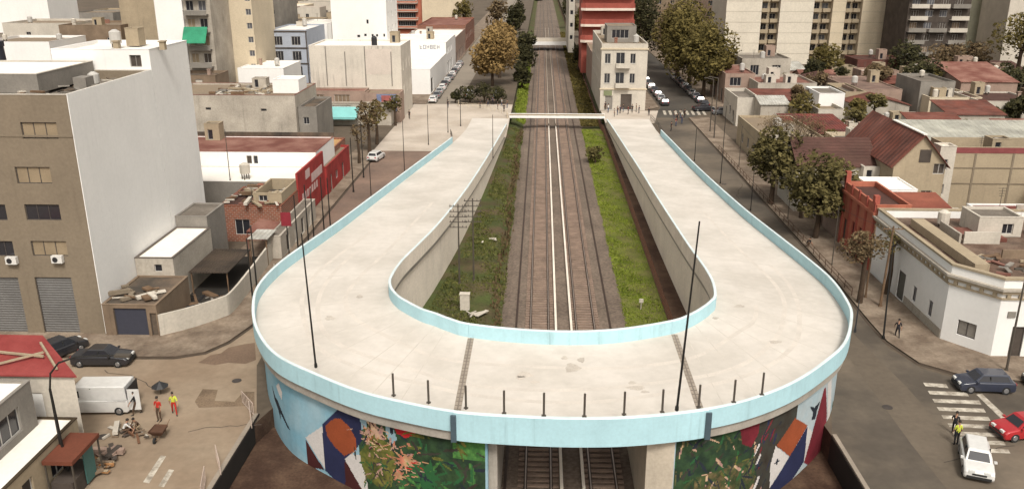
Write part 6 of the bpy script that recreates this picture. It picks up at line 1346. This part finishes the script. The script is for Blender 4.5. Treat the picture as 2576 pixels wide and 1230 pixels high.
# ================================================================ VEHICLES
PAINTS = {}
def paint(n, rgb): return PAINTS.setdefault(n, plain('car_paint_' + n, rgb, .32, .0, .5, 0, .6))
CARW = paint('white', (.60, .59, .57)); CARB = paint('black', (.022, .022, .026)); CARR = paint('red', (.36, .015, .02)); CARG = paint('grey', (.13, .13, .135)); CARS = paint('silver', (.34, .34, .335)); CARD = paint('dark_blue', (.025, .03, .05))
TYRE = plain('tyre_rubber', (.015, .015, .015), .9); RIM = plain('wheel_rim', (.35, .35, .36), .35, .7); LAMPW = plain('headlamp_glass', (.6, .6, .58), .15); LAMPR = plain('tail_lamp', (.35, .02, .02), .3); TRIM = plain('black_trim', (.02, .02, .02), .6)
def car(loc, rz, label, kind='hatch', body=CARW, name='parked_car', cat='car', group=None):
    """built facing +x at the origin"""
    P = dict(hatch=dict(L=4.0, W=1.70, belt=.92, roof=1.46, cab=(-1.75, -1.45, .45, 1.05), hood=.86, tail=.90),
             sedan=dict(L=4.5, W=1.74, belt=.92, roof=1.42, cab=(-1.45, -.85, .45, 1.10), hood=.84, tail=.90),
             suv=dict(L=4.4, W=1.82, belt=1.05, roof=1.68, cab=(-2.05, -1.80, .45, 1.05), hood=.98, tail=1.02),
             van=dict(L=5.2, W=1.95, belt=1.15, roof=2.15, cab=(-2.5, -2.42, 1.15, 2.0), hood=1.05, tail=1.15))[kind]
    L_, W = P['L'] / 2, P['W'] / 2; t = thing(name, label, cat, (0, 0, 0), group); rb = P['belt']; a, b_, c, d = P['cab']
    side = [(-L_, .32), (-L_ - .0, .62), (-L_ + .06, P['tail']), (a - .02, rb), (d, rb), (L_ - .22, P['hood'] - .06), (L_ - .03, .66), (L_, .38), (L_ - .08, .22), (-L_ + .08, .22)]
    me = bpy.data.meshes.new('body'); bm = bmesh.new()
    prof = [(0.0, .90), (.16, 1.0)]
    rings = []
    for yy, sh in ((-W, .93), (-W + .10, 1.0), (W - .10, 1.0), (W, .93)):
        edge = abs(yy) == W
        rings.append([bm.verts.new((x * (.97 if edge else 1), yy, (z if z < .5 else z - (.05 if edge else 0)))) for x, z in side])
    for r0, r1 in zip(rings, rings[1:]):
        for i in range(len(side)):
            j = (i + 1) % len(side); bm.faces.new((r0[i], r0[j], r1[j], r1[i]))
    bm.faces.new(rings[0][::-1]); bm.faces.new(rings[-1])
    bmesh.ops.recalc_face_normals(bm, faces=bm.faces); bmesh.ops.bevel(bm, geom=[e for e in bm.edges if e.calc_face_angle(0) > .35], offset=.035, segments=2, affect='EDGES', profile=.6)
    bm.to_mesh(me); bm.free(); me.materials.append(body); o = bpy.data.objects.new('body', me); COL.objects.link(o); o.parent = t
    for p in me.polygons: p.use_smooth = True
    # cabin: lower ring to upper ring
    zr = P['roof']; wi = W - .10; wt = W - (.26 if kind != 'van' else .14); z0_ = rb - .03
    lo = [(a, -wi), (d, -wi), (d, wi), (a, wi)]; hi = [(b_, -wt), (c, -wt), (c, wt), (b_, wt)]
    def quad4(mb, k0, k1, e0, e1, out=.0, mi=0):
        # sub-rectangles on each of 4 sides, fractions e0..e1 horizontally, k0..k1 vertically
        for s in range(4):
            s2 = (s + 1) % 4; pts = []
            for f, k in ((e0, k0), (e1, k0), (e1, k1), (e0, k1)):
                l = (lo[s][0] + (lo[s2][0] - lo[s][0]) * f, lo[s][1] + (lo[s2][1] - lo[s][1]) * f); h_ = (hi[s][0] + (hi[s2][0] - hi[s][0]) * f, hi[s][1] + (hi[s2][1] - hi[s][1]) * f)
                x, y = l[0] + (h_[0] - l[0]) * k, l[1] + (h_[1] - l[1]) * k
                nx, ny = [(0, -1), (1, 0), (0, 1), (-1, 0)][s]; pts.append((x + nx * out, y + ny * out, z0_ + (zr - .05 - z0_) * k))
            mb.face(pts, mi)
    m = MB(); quad4(m, 0, 1, 0, 1); m.face([(*p, zr - .05) for p in hi]); m.build('cabin', body, t)
    m = MB()
    quad4(m, .14, .86, .07, .93, .012) if kind != 'van' else m.face([(2.0 + .012, -.75, 1.2), (2.0 + .012, .75, 1.2), (1.3, .7, 2.02), (1.3, -.7, 2.02)])
    if kind == 'van':
        for s in (-1, 1): m.face([(.75, s * .872, 1.35), (1.62, s * .872, 1.35), (1.25, s * .853, 1.85), (.75, s * .853, 1.85)])
    m.build('window', GLASS, t)
    m = MB()
    for s in (-1, 1):
        for f in ((.36, .40) if kind != 'van' else (.72, .75)):
            pass
        xa = (a + d) / 2 * .6 + .1; m.box(xa - .04, xa + .04, s * (W - .17) - .035, s * (W - .17) + .035, rb, zr - .12)
    m.build('pillar', TRIM, t)
    m = MB(); n = [(x, y, zr - .05) for x, y in hi]; k = [((x - (b_ + c) / 2) * .92 + (b_ + c) / 2, y * .9, zr) for x, y in hi]
    m.face(k)
    for i in range(4): j = (i + 1) % 4; m.face([n[i], n[j], k[j], k[i]])
    m.build('roof', body, t)
    w = None
    for sx in (L_ - .78, -L_ + .72):
        for sy in (-1, 1):
            m = MB(); m.tube((sx, sy * (W - .20), .31), (sx, sy * (W + .01), .31), .31, .31, 16); wo = m.build('wheel', TYRE, t); m = MB(); m.tube((sx, sy * (W + .0), .31), (sx, sy * (W + .02), .31), .19, .17, 12); m.build('rim', RIM, wo)
    for sy in (-1, 1):
        m = MB(); m.box(L_ - .16, L_ - .0, sy * (W - .42) - .17, sy * (W - .42) + .17, .60, .76); m.build('headlight', LAMPW, t)
        m = MB(); m.box(-L_ - .01, -L_ + .1, sy * (W - .25) - .11, sy * (W - .25) + .11, .66, .86); m.build('taillight', LAMPR, t)
        m = MB(); m.box(d - .28, d - .12, sy * W - .0, sy * (W + .16), rb + .0, rb + .12); m.build('wing_mirror', body if kind != 'van' else TRIM, t)
    m = MB(); m.box(L_ - .10, L_ + .03, -W + .16, W - .16, .27, .44); m.build('bumper', TRIM, t); m = MB(); m.box(-L_ - .03, -L_ + .1, -W + .16, W - .16, .27, .44); m.build('bumper', TRIM, t)
    m = MB(); m.box(L_ + .0, L_ + .012, -.4, .4, .5, .62); m.build('grille', TRIM, t)
    t.location = loc; t.rotation_euler = (0, 0, rz); return t
R_ = math.radians
c0 = at(2452, 1172); WC = car((c0[0], c0[1], .004), R_(250), 'white compact car with black windscreen driving below the near crosswalk', 'hatch', CARW, 'car')
c1 = at(2452, 962); car((30.7, 58.0, .004), R_(178), 'dark blue car parked along the kerb by the white corner house', 'hatch', CARD)
c2 = at(2545, 1092); car((c2[0] + .7, c2[1] + .0, .004), R_(190), 'bright red car entering the near crosswalk at the right edge', 'hatch', CARR, 'car')
car((36.4, 58.6, .004), R_(180), 'dark parked car at the right edge behind the dark blue car', 'sedan', CARB)
car((-36.7, 60.0, .004), R_(2), 'black saloon parked along the kerb in front of the grey garage doors', 'sedan', CARB)
car((-40.9, 61.4, .004), R_(60), 'black car half hidden behind the black saloon', 'hatch', CARB)
VN = car((-33.6, 52.9, .004), R_(183), 'white delivery van with its open back beside the work crew', 'van', CARW, 'delivery_van', 'van')
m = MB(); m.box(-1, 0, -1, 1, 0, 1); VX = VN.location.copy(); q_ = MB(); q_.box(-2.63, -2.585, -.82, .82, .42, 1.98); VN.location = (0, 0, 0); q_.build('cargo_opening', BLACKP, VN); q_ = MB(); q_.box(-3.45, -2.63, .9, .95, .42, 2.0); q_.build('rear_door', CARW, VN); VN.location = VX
car((-28.3, 131.5, .02), R_(80), 'white hatchback parked in the left street beside the ramp', 'hatch', CARW)
proto = car((-26.1, 188, .02), R_(90), 'white car, nearest in the kerbside row of the left street', 'hatch', CARW, group='cars parked along the left street')
sed = car((-26.0, 194.3, .02), R_(90), 'dark car, second in the kerbside row of the left street', 'sedan', CARG, group='cars parked along the left street')
ORD = ['first', 'second', 'third', 'fourth', 'fifth', 'sixth', 'seventh', 'eighth', 'ninth', 'tenth', 'eleventh', 'twelfth']
CN = {CARW: 'white', CARG: 'grey', CARB: 'black', CARS: 'silver', CARR: 'red', CARD: 'dark blue'}
random.seed(12)
for k in range(2, 12):
    m_ = [CARS, CARW, CARB, CARS, CARG, CARW, CARB, CARS, CARW, CARG][k - 2]; src = proto if k % 2 else sed
    dup(src, (-26.1 + random.uniform(-.15, .15), 188 + 6.1 * k, .02), R_(90 + random.uniform(-2, 2)), '%s car, %s from the plaza in the kerbside row of the left street' % (CN[m_], ORD[k]), 'cars parked along the left street', {'body': m_, 'cabin': m_, 'roof': m_})
for k in range(9):
    m_ = [CARB, CARS, CARG, CARB, CARW, CARB, CARG, CARS, CARB][k]; src = sed if k % 2 else proto
    dup(src, (24.3, 186 + 5.9 * k, .02), R_(90 + random.uniform(-2, 2)), '%s car, %s from the far crosswalk on the left side of the right street' % (CN[m_], ORD[k]), 'cars parked on the left side of the far right street', {'body': m_, 'cabin': m_, 'roof': m_})
for k in range(9):
    m_ = [CARB, CARD, CARG, CARS, CARB, CARS, CARB, CARG, CARS][k]; src = proto if k % 2 else sed
    dup(src, (32.5, 184 + 5.4 * k, .02), R_(90 + random.uniform(-2, 2)), '%s car, %s from the far crosswalk on the right side of the right street' % (CN[m_], ORD[k]), 'cars parked on the right side of the far right street', {'body': m_, 'cabin': m_, 'roof': m_})
dup(sed, (31.4, 178.6, .02), R_(10), 'black car turning at the corner by the far crosswalk', None, {'body': CARB, 'cabin': CARB, 'roof': CARB})
dup(sed, (34.6, 174.6, .02), R_(4), 'second dark car waiting behind the one turning at the far crosswalk', None, {'body': CARG, 'cabin': CARG, 'roof': CARG})
dup(proto, (-18.6, 193.5, .02), R_(92), 'white van-like car parked behind the dark hedge', None, {'body': CARW, 'cabin': CARW, 'roof': CARW}, (1.1, 1.15, 1.35))
dup(proto, (-12.6, 194.8, .02), R_(88), 'grey car parked behind the right part of the dark hedge', None, {'body': CARS, 'cabin': CARS, 'roof': CARS}, (1.1, 1.1, 1.25))

# ================================================================ PEOPLE
SKIN = pm('skin', (.36, .20, .13), .7, .05, 5); HAIRD = plain('dark_hair', (.02, .014, .01), .8); SHOE = plain('dark_shoe', (.02, .018, .016), .7)
CL = {n: pm('cloth_' + n, c, .9, .15, 4) for n, c in dict(black=(.018, .017, .02), navy=(.025, .03, .06), grey=(.13, .13, .13), white=(.55, .54, .52), red=(.40, .03, .02), orange=(.60, .09, .02), brown=(.09, .055, .035), yellow=(.50, .55, .06), denim=(.05, .07, .12), maroon=(.13, .02, .025), tan=(.30, .22, .14), green=(.05, .12, .05)).items()}
def body(pose):
    """connected joints -> continuous skinned body. joint: (x,y,z,r,material) ; facing +x"""
    V = []; E = []
    def j(p, r, m, parent=None):
        V.append((Vector(p), r, m)); i = len(V) - 1
        if parent is not None: E.append((parent, i))
        return i
    bend = {'stand': 0., 'walk': .06, 'bend': 1.0, 'crouch': .55}[pose]; drop = {'stand': 0, 'walk': 0, 'bend': -.05, 'crouch': -.42}[pose]
    pel = j((0, 0, .95 + drop), .135, 1)
    def sp(h, side=0.): return (math.sin(bend) * h, side, .95 + drop + math.cos(bend) * h)
    w = j(sp(.15), .115, 0, pel); ch = j(sp(.36), .14, 0, w); nk = j(sp(.50), .06, 2, ch); 
    hx = lambda h, f=0.: (sp(h)[0] + f, 0, sp(h)[2])
    jw = j(hx(.60, .02), .078, 2, nk); sk = j(hx(.70, .0), .088, 2, jw); j(hx(.755, -.01), .062, 2, sk); j(hx(.63, .10), .022, 2, jw)
    for s in (-1, 1):
        sh = j(sp(.44, s * .17), .062, 0, ch)
        swing = {'stand': .05 * s, 'walk': .28 * s, 'bend': .30, 'crouch': .30}[pose]; S = V[sh][0]
        el = j((S.x + swing * .6 + (.05 if pose != 'stand' else 0), s * .23, S.z - .27), .045, 0, sh)
        wr = j((S.x + swing + .10, s * .22, S.z - .27 - .22), .030, 2, el); P = V[wr][0]
        pm_ = j((P.x + .02, P.y, P.z - .06), .030, 2, wr); Q = V[pm_][0]
        for k in range(4):
            f = j((Q.x - .024 + .016 * k, Q.y + s * .006, Q.z - .055 + abs(k - 1.5) * .006), .0095, 2, pm_); F2 = V[f][0]; j((F2.x + .006, F2.y - s * .018, F2.z - .032), .008, 2, f)
        th = j((Q.x + .036, Q.y - s * .006, Q.z - .012), .010, 2, pm_); T = V[th][0]; j((T.x + .012, T.y - s * .012, T.z - .028), .008, 2, th)
        hp = j((0, s * .095, .90 + drop), .095, 1, pel)
        st = {'stand': .0, 'walk': .24 * s, 'bend': .04 * s, 'crouch': .12 * s}[pose]
        if pose == 'crouch': kn = j((.36, s * .16, .50), .062, 1, hp); an = j((.02 + st, s * .14, .10), .042, 1, kn)
        else: kn = j((st * .55 + .03, s * .10, .50), .062, 1, hp); an = j((st - (.06 if st < 0 else 0), s * .10, .10 + (.05 if st < -.1 else 0)), .042, 1, kn)
        A = V[an][0]; hl = j((A.x - .02, A.y, A.z - .05), .042, 3, an); j((A.x + .15, A.y + s * .01, A.z - .065), .034, 3, hl)
    me = bpy.data.meshes.new('figure'); me.from_pydata([tuple(v[0]) for v in V], E, []); ob = bpy.data.objects.new('figure', me); COL.objects.link(ob)
    md = ob.modifiers.new('s', 'SKIN'); 
    if not me.skin_vertices: 
        bpy.context.view_layer.objects.active = ob
    lay = me.skin_vertices[0].data
    for i, v in enumerate(V): lay[i].radius = (v[1], v[1]); lay[i].use_root = (i == 0)
    md.branch_smoothing = .6; ss = ob.modifiers.new('b', 'SUBSURF'); ss.levels = 1; ss.render_levels = 1
    dg = bpy.context.evaluated_depsgraph_get(); dg.update(); nm = bpy.data.meshes.new_from_object(ob.evaluated_get(dg))
    bpy.data.objects.remove(ob); nm.name = 'person'
    # assign clothing regions by nearest joint
    pts = [(V[a][0], V[b_][0], V[b_][2] if V[b_][2] != 2 or V[a][2] == 2 else V[b_][2]) for a, b_ in E]
    nm.materials.clear()
    for m_ in (CL['black'], CL['denim'], SKIN, SHOE): nm.materials.append(m_)
    for p in nm.polygons:
        c = p.center; best = None
        for a, b_, m_ in pts:
            ab = b_ - a; f = max(0, min(1, (c - a).dot(ab) / max(ab.length_squared, 1e-9))); dd = (a + ab * f - c).length
            if best is None or dd < best[0]: best = (dd, m_)
        p.material_index = best[1]; p.use_smooth = True
    head = V[5][0] if len(V) > 5 else Vector((0, 0, 1.65))
    return nm, head
BODIES = {}
def hair_mesh():
    b = MB(); n = 10
    for k in range(4):
        a0, a1 = k * PI / 2 / 4 * 1.15, (k + 1) * PI / 2 / 4 * 1.15
        for i in range(n):
            t0, t1 = 2 * PI * i / n, 2 * PI * (i + 1) / n; P = lambda a, t: (.102 * math.sin(a) * math.cos(t) * 1.08 - .015, .092 * math.sin(a) * math.sin(t), .118 * math.cos(a) + .01)
            q = [P(a0, t0), P(a1, t0), P(a1, t1), P(a0, t1)]
            b.face(q if k else q[1:])
    return b
HM = None; FM = None
def person(x, y, rz, label, pose='stand', top='black', legs='denim', z=0., h=1., hair=None, group=None, hat=None, sleeves=None):
    global HM, FM
    if pose not in BODIES: BODIES[pose] = body(pose)
    nm, hd = BODIES[pose]
    o = bpy.data.objects.new('person', nm); COL.objects.link(o); o.location = (x, y, z - .005); o.rotation_euler = (0, 0, rz); o.scale = (h, h, h)
    for i, m_ in ((0, CL[top]), (1, CL[legs])): o.material_slots[i].link = 'OBJECT'; o.material_slots[i].material = m_
    tag(o, label, 'person', group)
    if HM is None:
        q = hair_mesh().build('hair', HAIRD); HM = q.data; bpy.data.objects.remove(q)
        f = MB()
        for s in (-1, 1): f.box(.082, .094, s * .032 - .012, s * .032 + .012, -.03, -.015)
        f.box(.085, .096, -.025, .025, -.095, -.085, 1); q = f.build('face', [HAIRD, CL['maroon']]); FM = q.data; bpy.data.objects.remove(q)
    c = bpy.data.objects.new('hair', HM); COL.objects.link(c); c.parent = o; c.location = hd + Vector((0, 0, .012))
    if hair or hat: c.material_slots[0].link = 'OBJECT'; c.material_slots[0].material = CL[hat] if hat else hair
    f = bpy.data.objects.new('face', FM); COL.objects.link(f); f.parent = o; f.location = hd
    return o
def pp(u, v, rz, label, **k):
    x, y = at(u, v, k.get('z', 0)); return person(x, y, rz, label, **k)
pp(402, 1058, R_(-95), 'worker in red shirt and brown trousers standing by the wheelbarrow', top='red', legs='brown', pose='stand', h=1.08)
pp(440, 1042, R_(-60), 'worker in yellow vest and red trousers holding a broom', top='yellow', legs='red', pose='walk', h=1.02)
pp(345, 1042, R_(200), 'worker in dark clothes reaching into the back of the white van', top='black', legs='brown', pose='walk', h=1.05)
pp(330, 1028, R_(170), 'worker in maroon top half hidden at the open van doors', top='maroon', legs='denim', pose='bend', h=1.05)
pp(352, 1085, R_(-120), 'worker in brown crouching among the tools', top='brown', legs='tan', pose='crouch')
pp(312, 1096, R_(30), 'worker with pale shirt crouching beside the tool pile', top='white', legs='brown', pose='crouch')
pp(2404, 1118, R_(100), 'officer in yellow vest standing beside the white compact car', top='yellow', legs='black', pose='stand', h=1.05)
pp(2398, 1092, R_(60), 'dark dressed rider just behind the officer in yellow vest', top='black', legs='black', pose='walk')
pp(2256, 850, R_(80), 'lone person in black walking on the right pavement by the corner house', top='black', legs='black', pose='walk', h=1.0)
pp(2028, 622, R_(-20), 'person crouching in dark clothes under the leafy pavement trees', top='black', legs='brown', pose='crouch')
pp(1030, 300, R_(-90), 'person in black walking alone on the left plaza', top='black', legs='black', pose='walk', h=1.05)
pp(1127, 272, R_(-60), 'person in dark clothes beside the plaza lamp post', top='black', legs='navy', pose='stand')
pp(1208, 272, R_(-100), 'person in black before the dark hedge railing', top='black', legs='black', pose='stand')
for k, (u, v, tp, lg, lab) in enumerate(((1252, 276, 'grey', 'black', 'person in grey near the inner corner of the left ramp end'), (1262, 268, 'white', 'denim', 'person in white near the inner corner of the left ramp end'), (1268, 282, 'black', 'black', 'person in black leaning at the inner corner of the left ramp end'), (1240, 264, 'navy', 'black', 'person in navy behind the group at the left ramp end'), (1276, 272, 'brown', 'denim', 'person in brown at the edge of the footbridge'), (1228, 268, 'grey', 'navy', 'person in grey beside the dark hedge right end'))):
    pp(u, v, R_(40 * k), lab, top=tp, legs=lg, pose='walk' if k % 2 else 'stand', group='people at the end of the left ramp')
PR_ = [(1545, 294, 'black', 'black'), (1553, 290, 'brown', 'denim'), (1560, 286, 'navy', 'black'), (1568, 283, 'black', 'denim'), (1580, 288, 'maroon', 'black'), (1590, 284, 'black', 'black'), (1600, 282, 'brown', 'black'), (1607, 286, 'navy', 'navy'), (1632, 292, 'black', 'black'), (1530, 284, 'white', 'denim'), (1516, 272, 'white', 'white'), (1522, 278, 'black', 'brown'), (1538, 276, 'grey', 'black'), (1556, 276, 'black', 'black'), (1573, 276, 'maroon', 'denim')]
for k, (u, v, tp, lg) in enumerate(PR_):
    pp(u, v, R_(57 * k), 'person in %s top and %s trousers, %s of the crowd at the right ramp end' % (tp, lg, ['number ' + str(k + 1), ''][0] + ' from the list') if False else 'person in %s top, %s in the crowd before the flatiron building' % (tp, (ORD + ['thirteenth', 'fourteenth', 'fifteenth'])[k]), top=tp, legs=lg, pose='walk' if k % 3 == 1 else 'stand', h=random.uniform(.94, 1.08), group='crowd at the right ramp end')
for k, (u, v, tp) in enumerate(((1695, 300, 'grey'), (1703, 306, 'black'), (1712, 298, 'brown'), (1722, 296, 'black'), (1700, 318, 'maroon'), (1688, 330, 'black'), (1715, 312, 'navy'))):
    pp(u, v, R_(80 * k), 'pedestrian in %s, %s of those waiting beside the far crosswalk' % (tp, ORD[k]), top=tp, legs='black' if k % 2 else 'denim', pose='walk' if k % 2 else 'stand', group='pedestrians by the far crosswalk')
# umbrella, wheelbarrow, tool pile
UM = thing('umbrella', 'black umbrella open on the road above the worker in red', 'umbrella', (*at(405, 990), 0)); ux, uy = at(405, 990); m = MB()
for i in range(8):
    a0, a1 = 2 * PI * i / 8, 2 * PI * (i + 1) / 8; m.face([(ux, uy, 1.05), (ux + .62 * math.cos(a0), uy + .62 * math.sin(a0), .62), (ux + .62 * math.cos(a1), uy + .62 * math.sin(a1), .62)])
m.build('canopy', BLACKP, UM); m = MB(); m.tube((ux, uy, .0), (ux, uy, 1.08), .02, .02, 6); m.build('shaft', STEEL, UM)
wx, wy = at(402, 1100); WB = thing('wheelbarrow', 'loaded brown wheelbarrow in front of the worker in red', 'wheelbarrow', (wx, wy, 0)); m = MB()
lo_ = [(wx - .3, wy - .35), (wx + .3, wy - .35), (wx + .3, wy + .3), (wx - .3, wy + .3)]; hi_ = [(wx - .5, wy - .55), (wx + .5, wy - .55), (wx + .45, wy + .5), (wx - .45, wy + .5)]
m.face([(*p, .35) for p in lo_[::-1]])
for i in range(4): j_ = (i + 1) % 4; m.face([(*lo_[i], .35), (*lo_[j_], .35), (*hi_[j_], .72), (*hi_[i], .72)])
m.face([(*p, .62) for p in hi_]); m.build('tray', pm('rusty_tray', (.10, .05, .03), .8, .3), WB)
m = MB(); m.tube((wx - .06, wy - .75, .2), (wx + .06, wy - .75, .2), .2, .2, 12); m.build('wheel', TYRE, WB)
for s in (-.3, .3): m = MB(); m.tube((wx + s * .3, wy - .75, .2), (wx + s, wy + .3, .5), .025, .025, 5); m.tube((wx + s, wy + .3, .5), (wx + s, wy + 1.1, .75), .025, .025, 5); m.tube((wx + s, wy + .3, .5), (wx + s, wy + .35, 0), .02, .02, 5); m.build('handle', WOOD, WB)
px, py = at(325, 1090); debris(px - 1.3, px + 1.6, py - .8, py + .9, .02, 20, 'tool_pile', 'heap of tools, boxes and rubble between the van and the wheelbarrow', 'tools', [W_DARK, W_OFF, pm('brown_box', (.16, .08, .045), .9, .3), R_DARK, W_BROWN], .42, 31)
px, py = at(245, 1185); debris(px - .7, px + .7, py - .8, py + .8, .14, 22, 'crates', 'pile of tan crates on the pavement beside the brown-roofed kiosk', 'crates', [pm('tan_box', (.34, .17, .07), .9, .3), W_BEIGE, W_BROWN], .5, 32)
px, py = at(272, 1150); debris(px - .4, px + .4, py - .4, py + .4, .14, 9, 'bins', 'dark upright junk between the kiosk and the pavement corner', 'junk', [W_DARK, W_PINK], .7, 33)
px, py = at(640, 1000)
m = MB(); q = at(1006 * 0 + 1712, 532, deckz(88))
b = MB(); bx, by = at(1712, 531, 3.7); bz = deckz(by) + .004
for k in range(2): b.obox((bx, by, bz), (math.cos(.4 + k * 1.6), math.sin(.4 + k * 1.6)), .25, .9, .02)
o = b.build('deck_marking', STEELM); tag(o, 'small dark crossed patch on the right ramp deck', 'marking')

# ================================================================ wires
def wire(label, pts, r=.02):
    m = MB()
    for p, q in zip(pts, pts[1:]):
        n = 10; L_ = (Vector(q) - Vector(p)).length; prev = None
        for k in range(n + 1):
            f = k / n; c = Vector(p).lerp(Vector(q), f); c.z -= 4 * f * (1 - f) * L_ * .02
            if prev is not None: m.tube(prev, c, r, r, 4, cap=False)
            prev = c
    o = m.build('overhead_wire', STEEL); tag(o, label, 'wire')
wire('overhead wire running along the right pavement poles', [(29, 73.5, 7.5), (28.0, 84.5, 6.4), (27.9, 101, 6.4), (27.8, 128, 6.4), (28.2, 150, 9.8)], .015)

# ================================================================ unique labels
top = [o for o in bpy.data.objects if o.parent is None and o.get('label')]
def sx(o):
    w = wloc(o); X = w.x - CAMX; c, s = math.cos(YAW), math.sin(YAW); a = X * c + w.y * s; b_ = -X * s + w.y * c
    return a / max(b_, 1), w
by = {}
for o in top: by.setdefault(o['label'], []).append(o)
nth = lambda n: '%d%s' % (n, 'th' if 10 < n % 100 < 20 else {1: 'st', 2: 'nd', 3: 'rd'}.get(n % 10, 'th'))
for l, os_ in by.items():
    if len(os_) > 1:
        os_.sort(key=lambda o: sx(o)[0])
        for i, o in enumerate(os_): o['label'] = l + ', ' + (nth(i + 1) + ' from the left')

# ================================================================ CAMERA, LIGHT, WORLD
cd = bpy.data.cameras.new('camera'); cam = bpy.data.objects.new('camera', cd); COL.objects.link(cam); scene.camera = cam
cd.sensor_width = 36; cd.lens = F_ / 2576 * 36; cd.clip_end = 8000; cd.clip_start = .5
cam.location = (CAMX, 0, CAMZ); cam.rotation_euler = (PI / 2 - PITCH, 0, YAW)
world = bpy.data.worlds.new('World'); scene.world = world; world.use_nodes = True; nt = world.node_tree; N = nt.nodes
sky = N.new('ShaderNodeTexSky'); sky.sky_type = 'NISHITA'; sky.sun_disc = False; EL, AZ = math.radians(52), math.radians(166)
sky.sun_elevation = EL; sky.sun_rotation = AZ; sky.dust_density = 5; sky.air_density = 1.
hs = N.new('ShaderNodeHueSaturation'); hs.inputs['Saturation'].default_value = .12; nt.links.new(sky.outputs[0], hs.inputs['Color'])
tn = N.new('ShaderNodeMix'); tn.data_type = 'RGBA'; tn.blend_type = 'MULTIPLY'; tn.inputs['Factor'].default_value = 1; tn.inputs['B'].default_value = (1.0, .95, .87, 1)
nt.links.new(hs.outputs[0], tn.inputs['A']); bg = N['Background']; nt.links.new(tn.outputs['Result'], bg.inputs['Color']); bg.inputs['Strength'].default_value = .12
sd = bpy.data.lights.new('sun', 'SUN'); sun = bpy.data.objects.new('sun', sd); COL.objects.link(sun); sd.energy = 1.5; sd.angle = math.radians(11); sd.color = (1, .96, .89)
# direction towards the sun
dv = Vector((math.sin(AZ) * math.cos(EL), math.cos(AZ) * math.cos(EL), math.sin(EL))); sun.rotation_euler = dv.to_track_quat('Z', 'Y').to_euler(); sun.location = (0, 0, 80)
scene.view_settings.view_transform = 'Standard'; scene.view_settings.look = 'None'; scene.view_settings.exposure = .6; scene.view_settings.gamma = 1
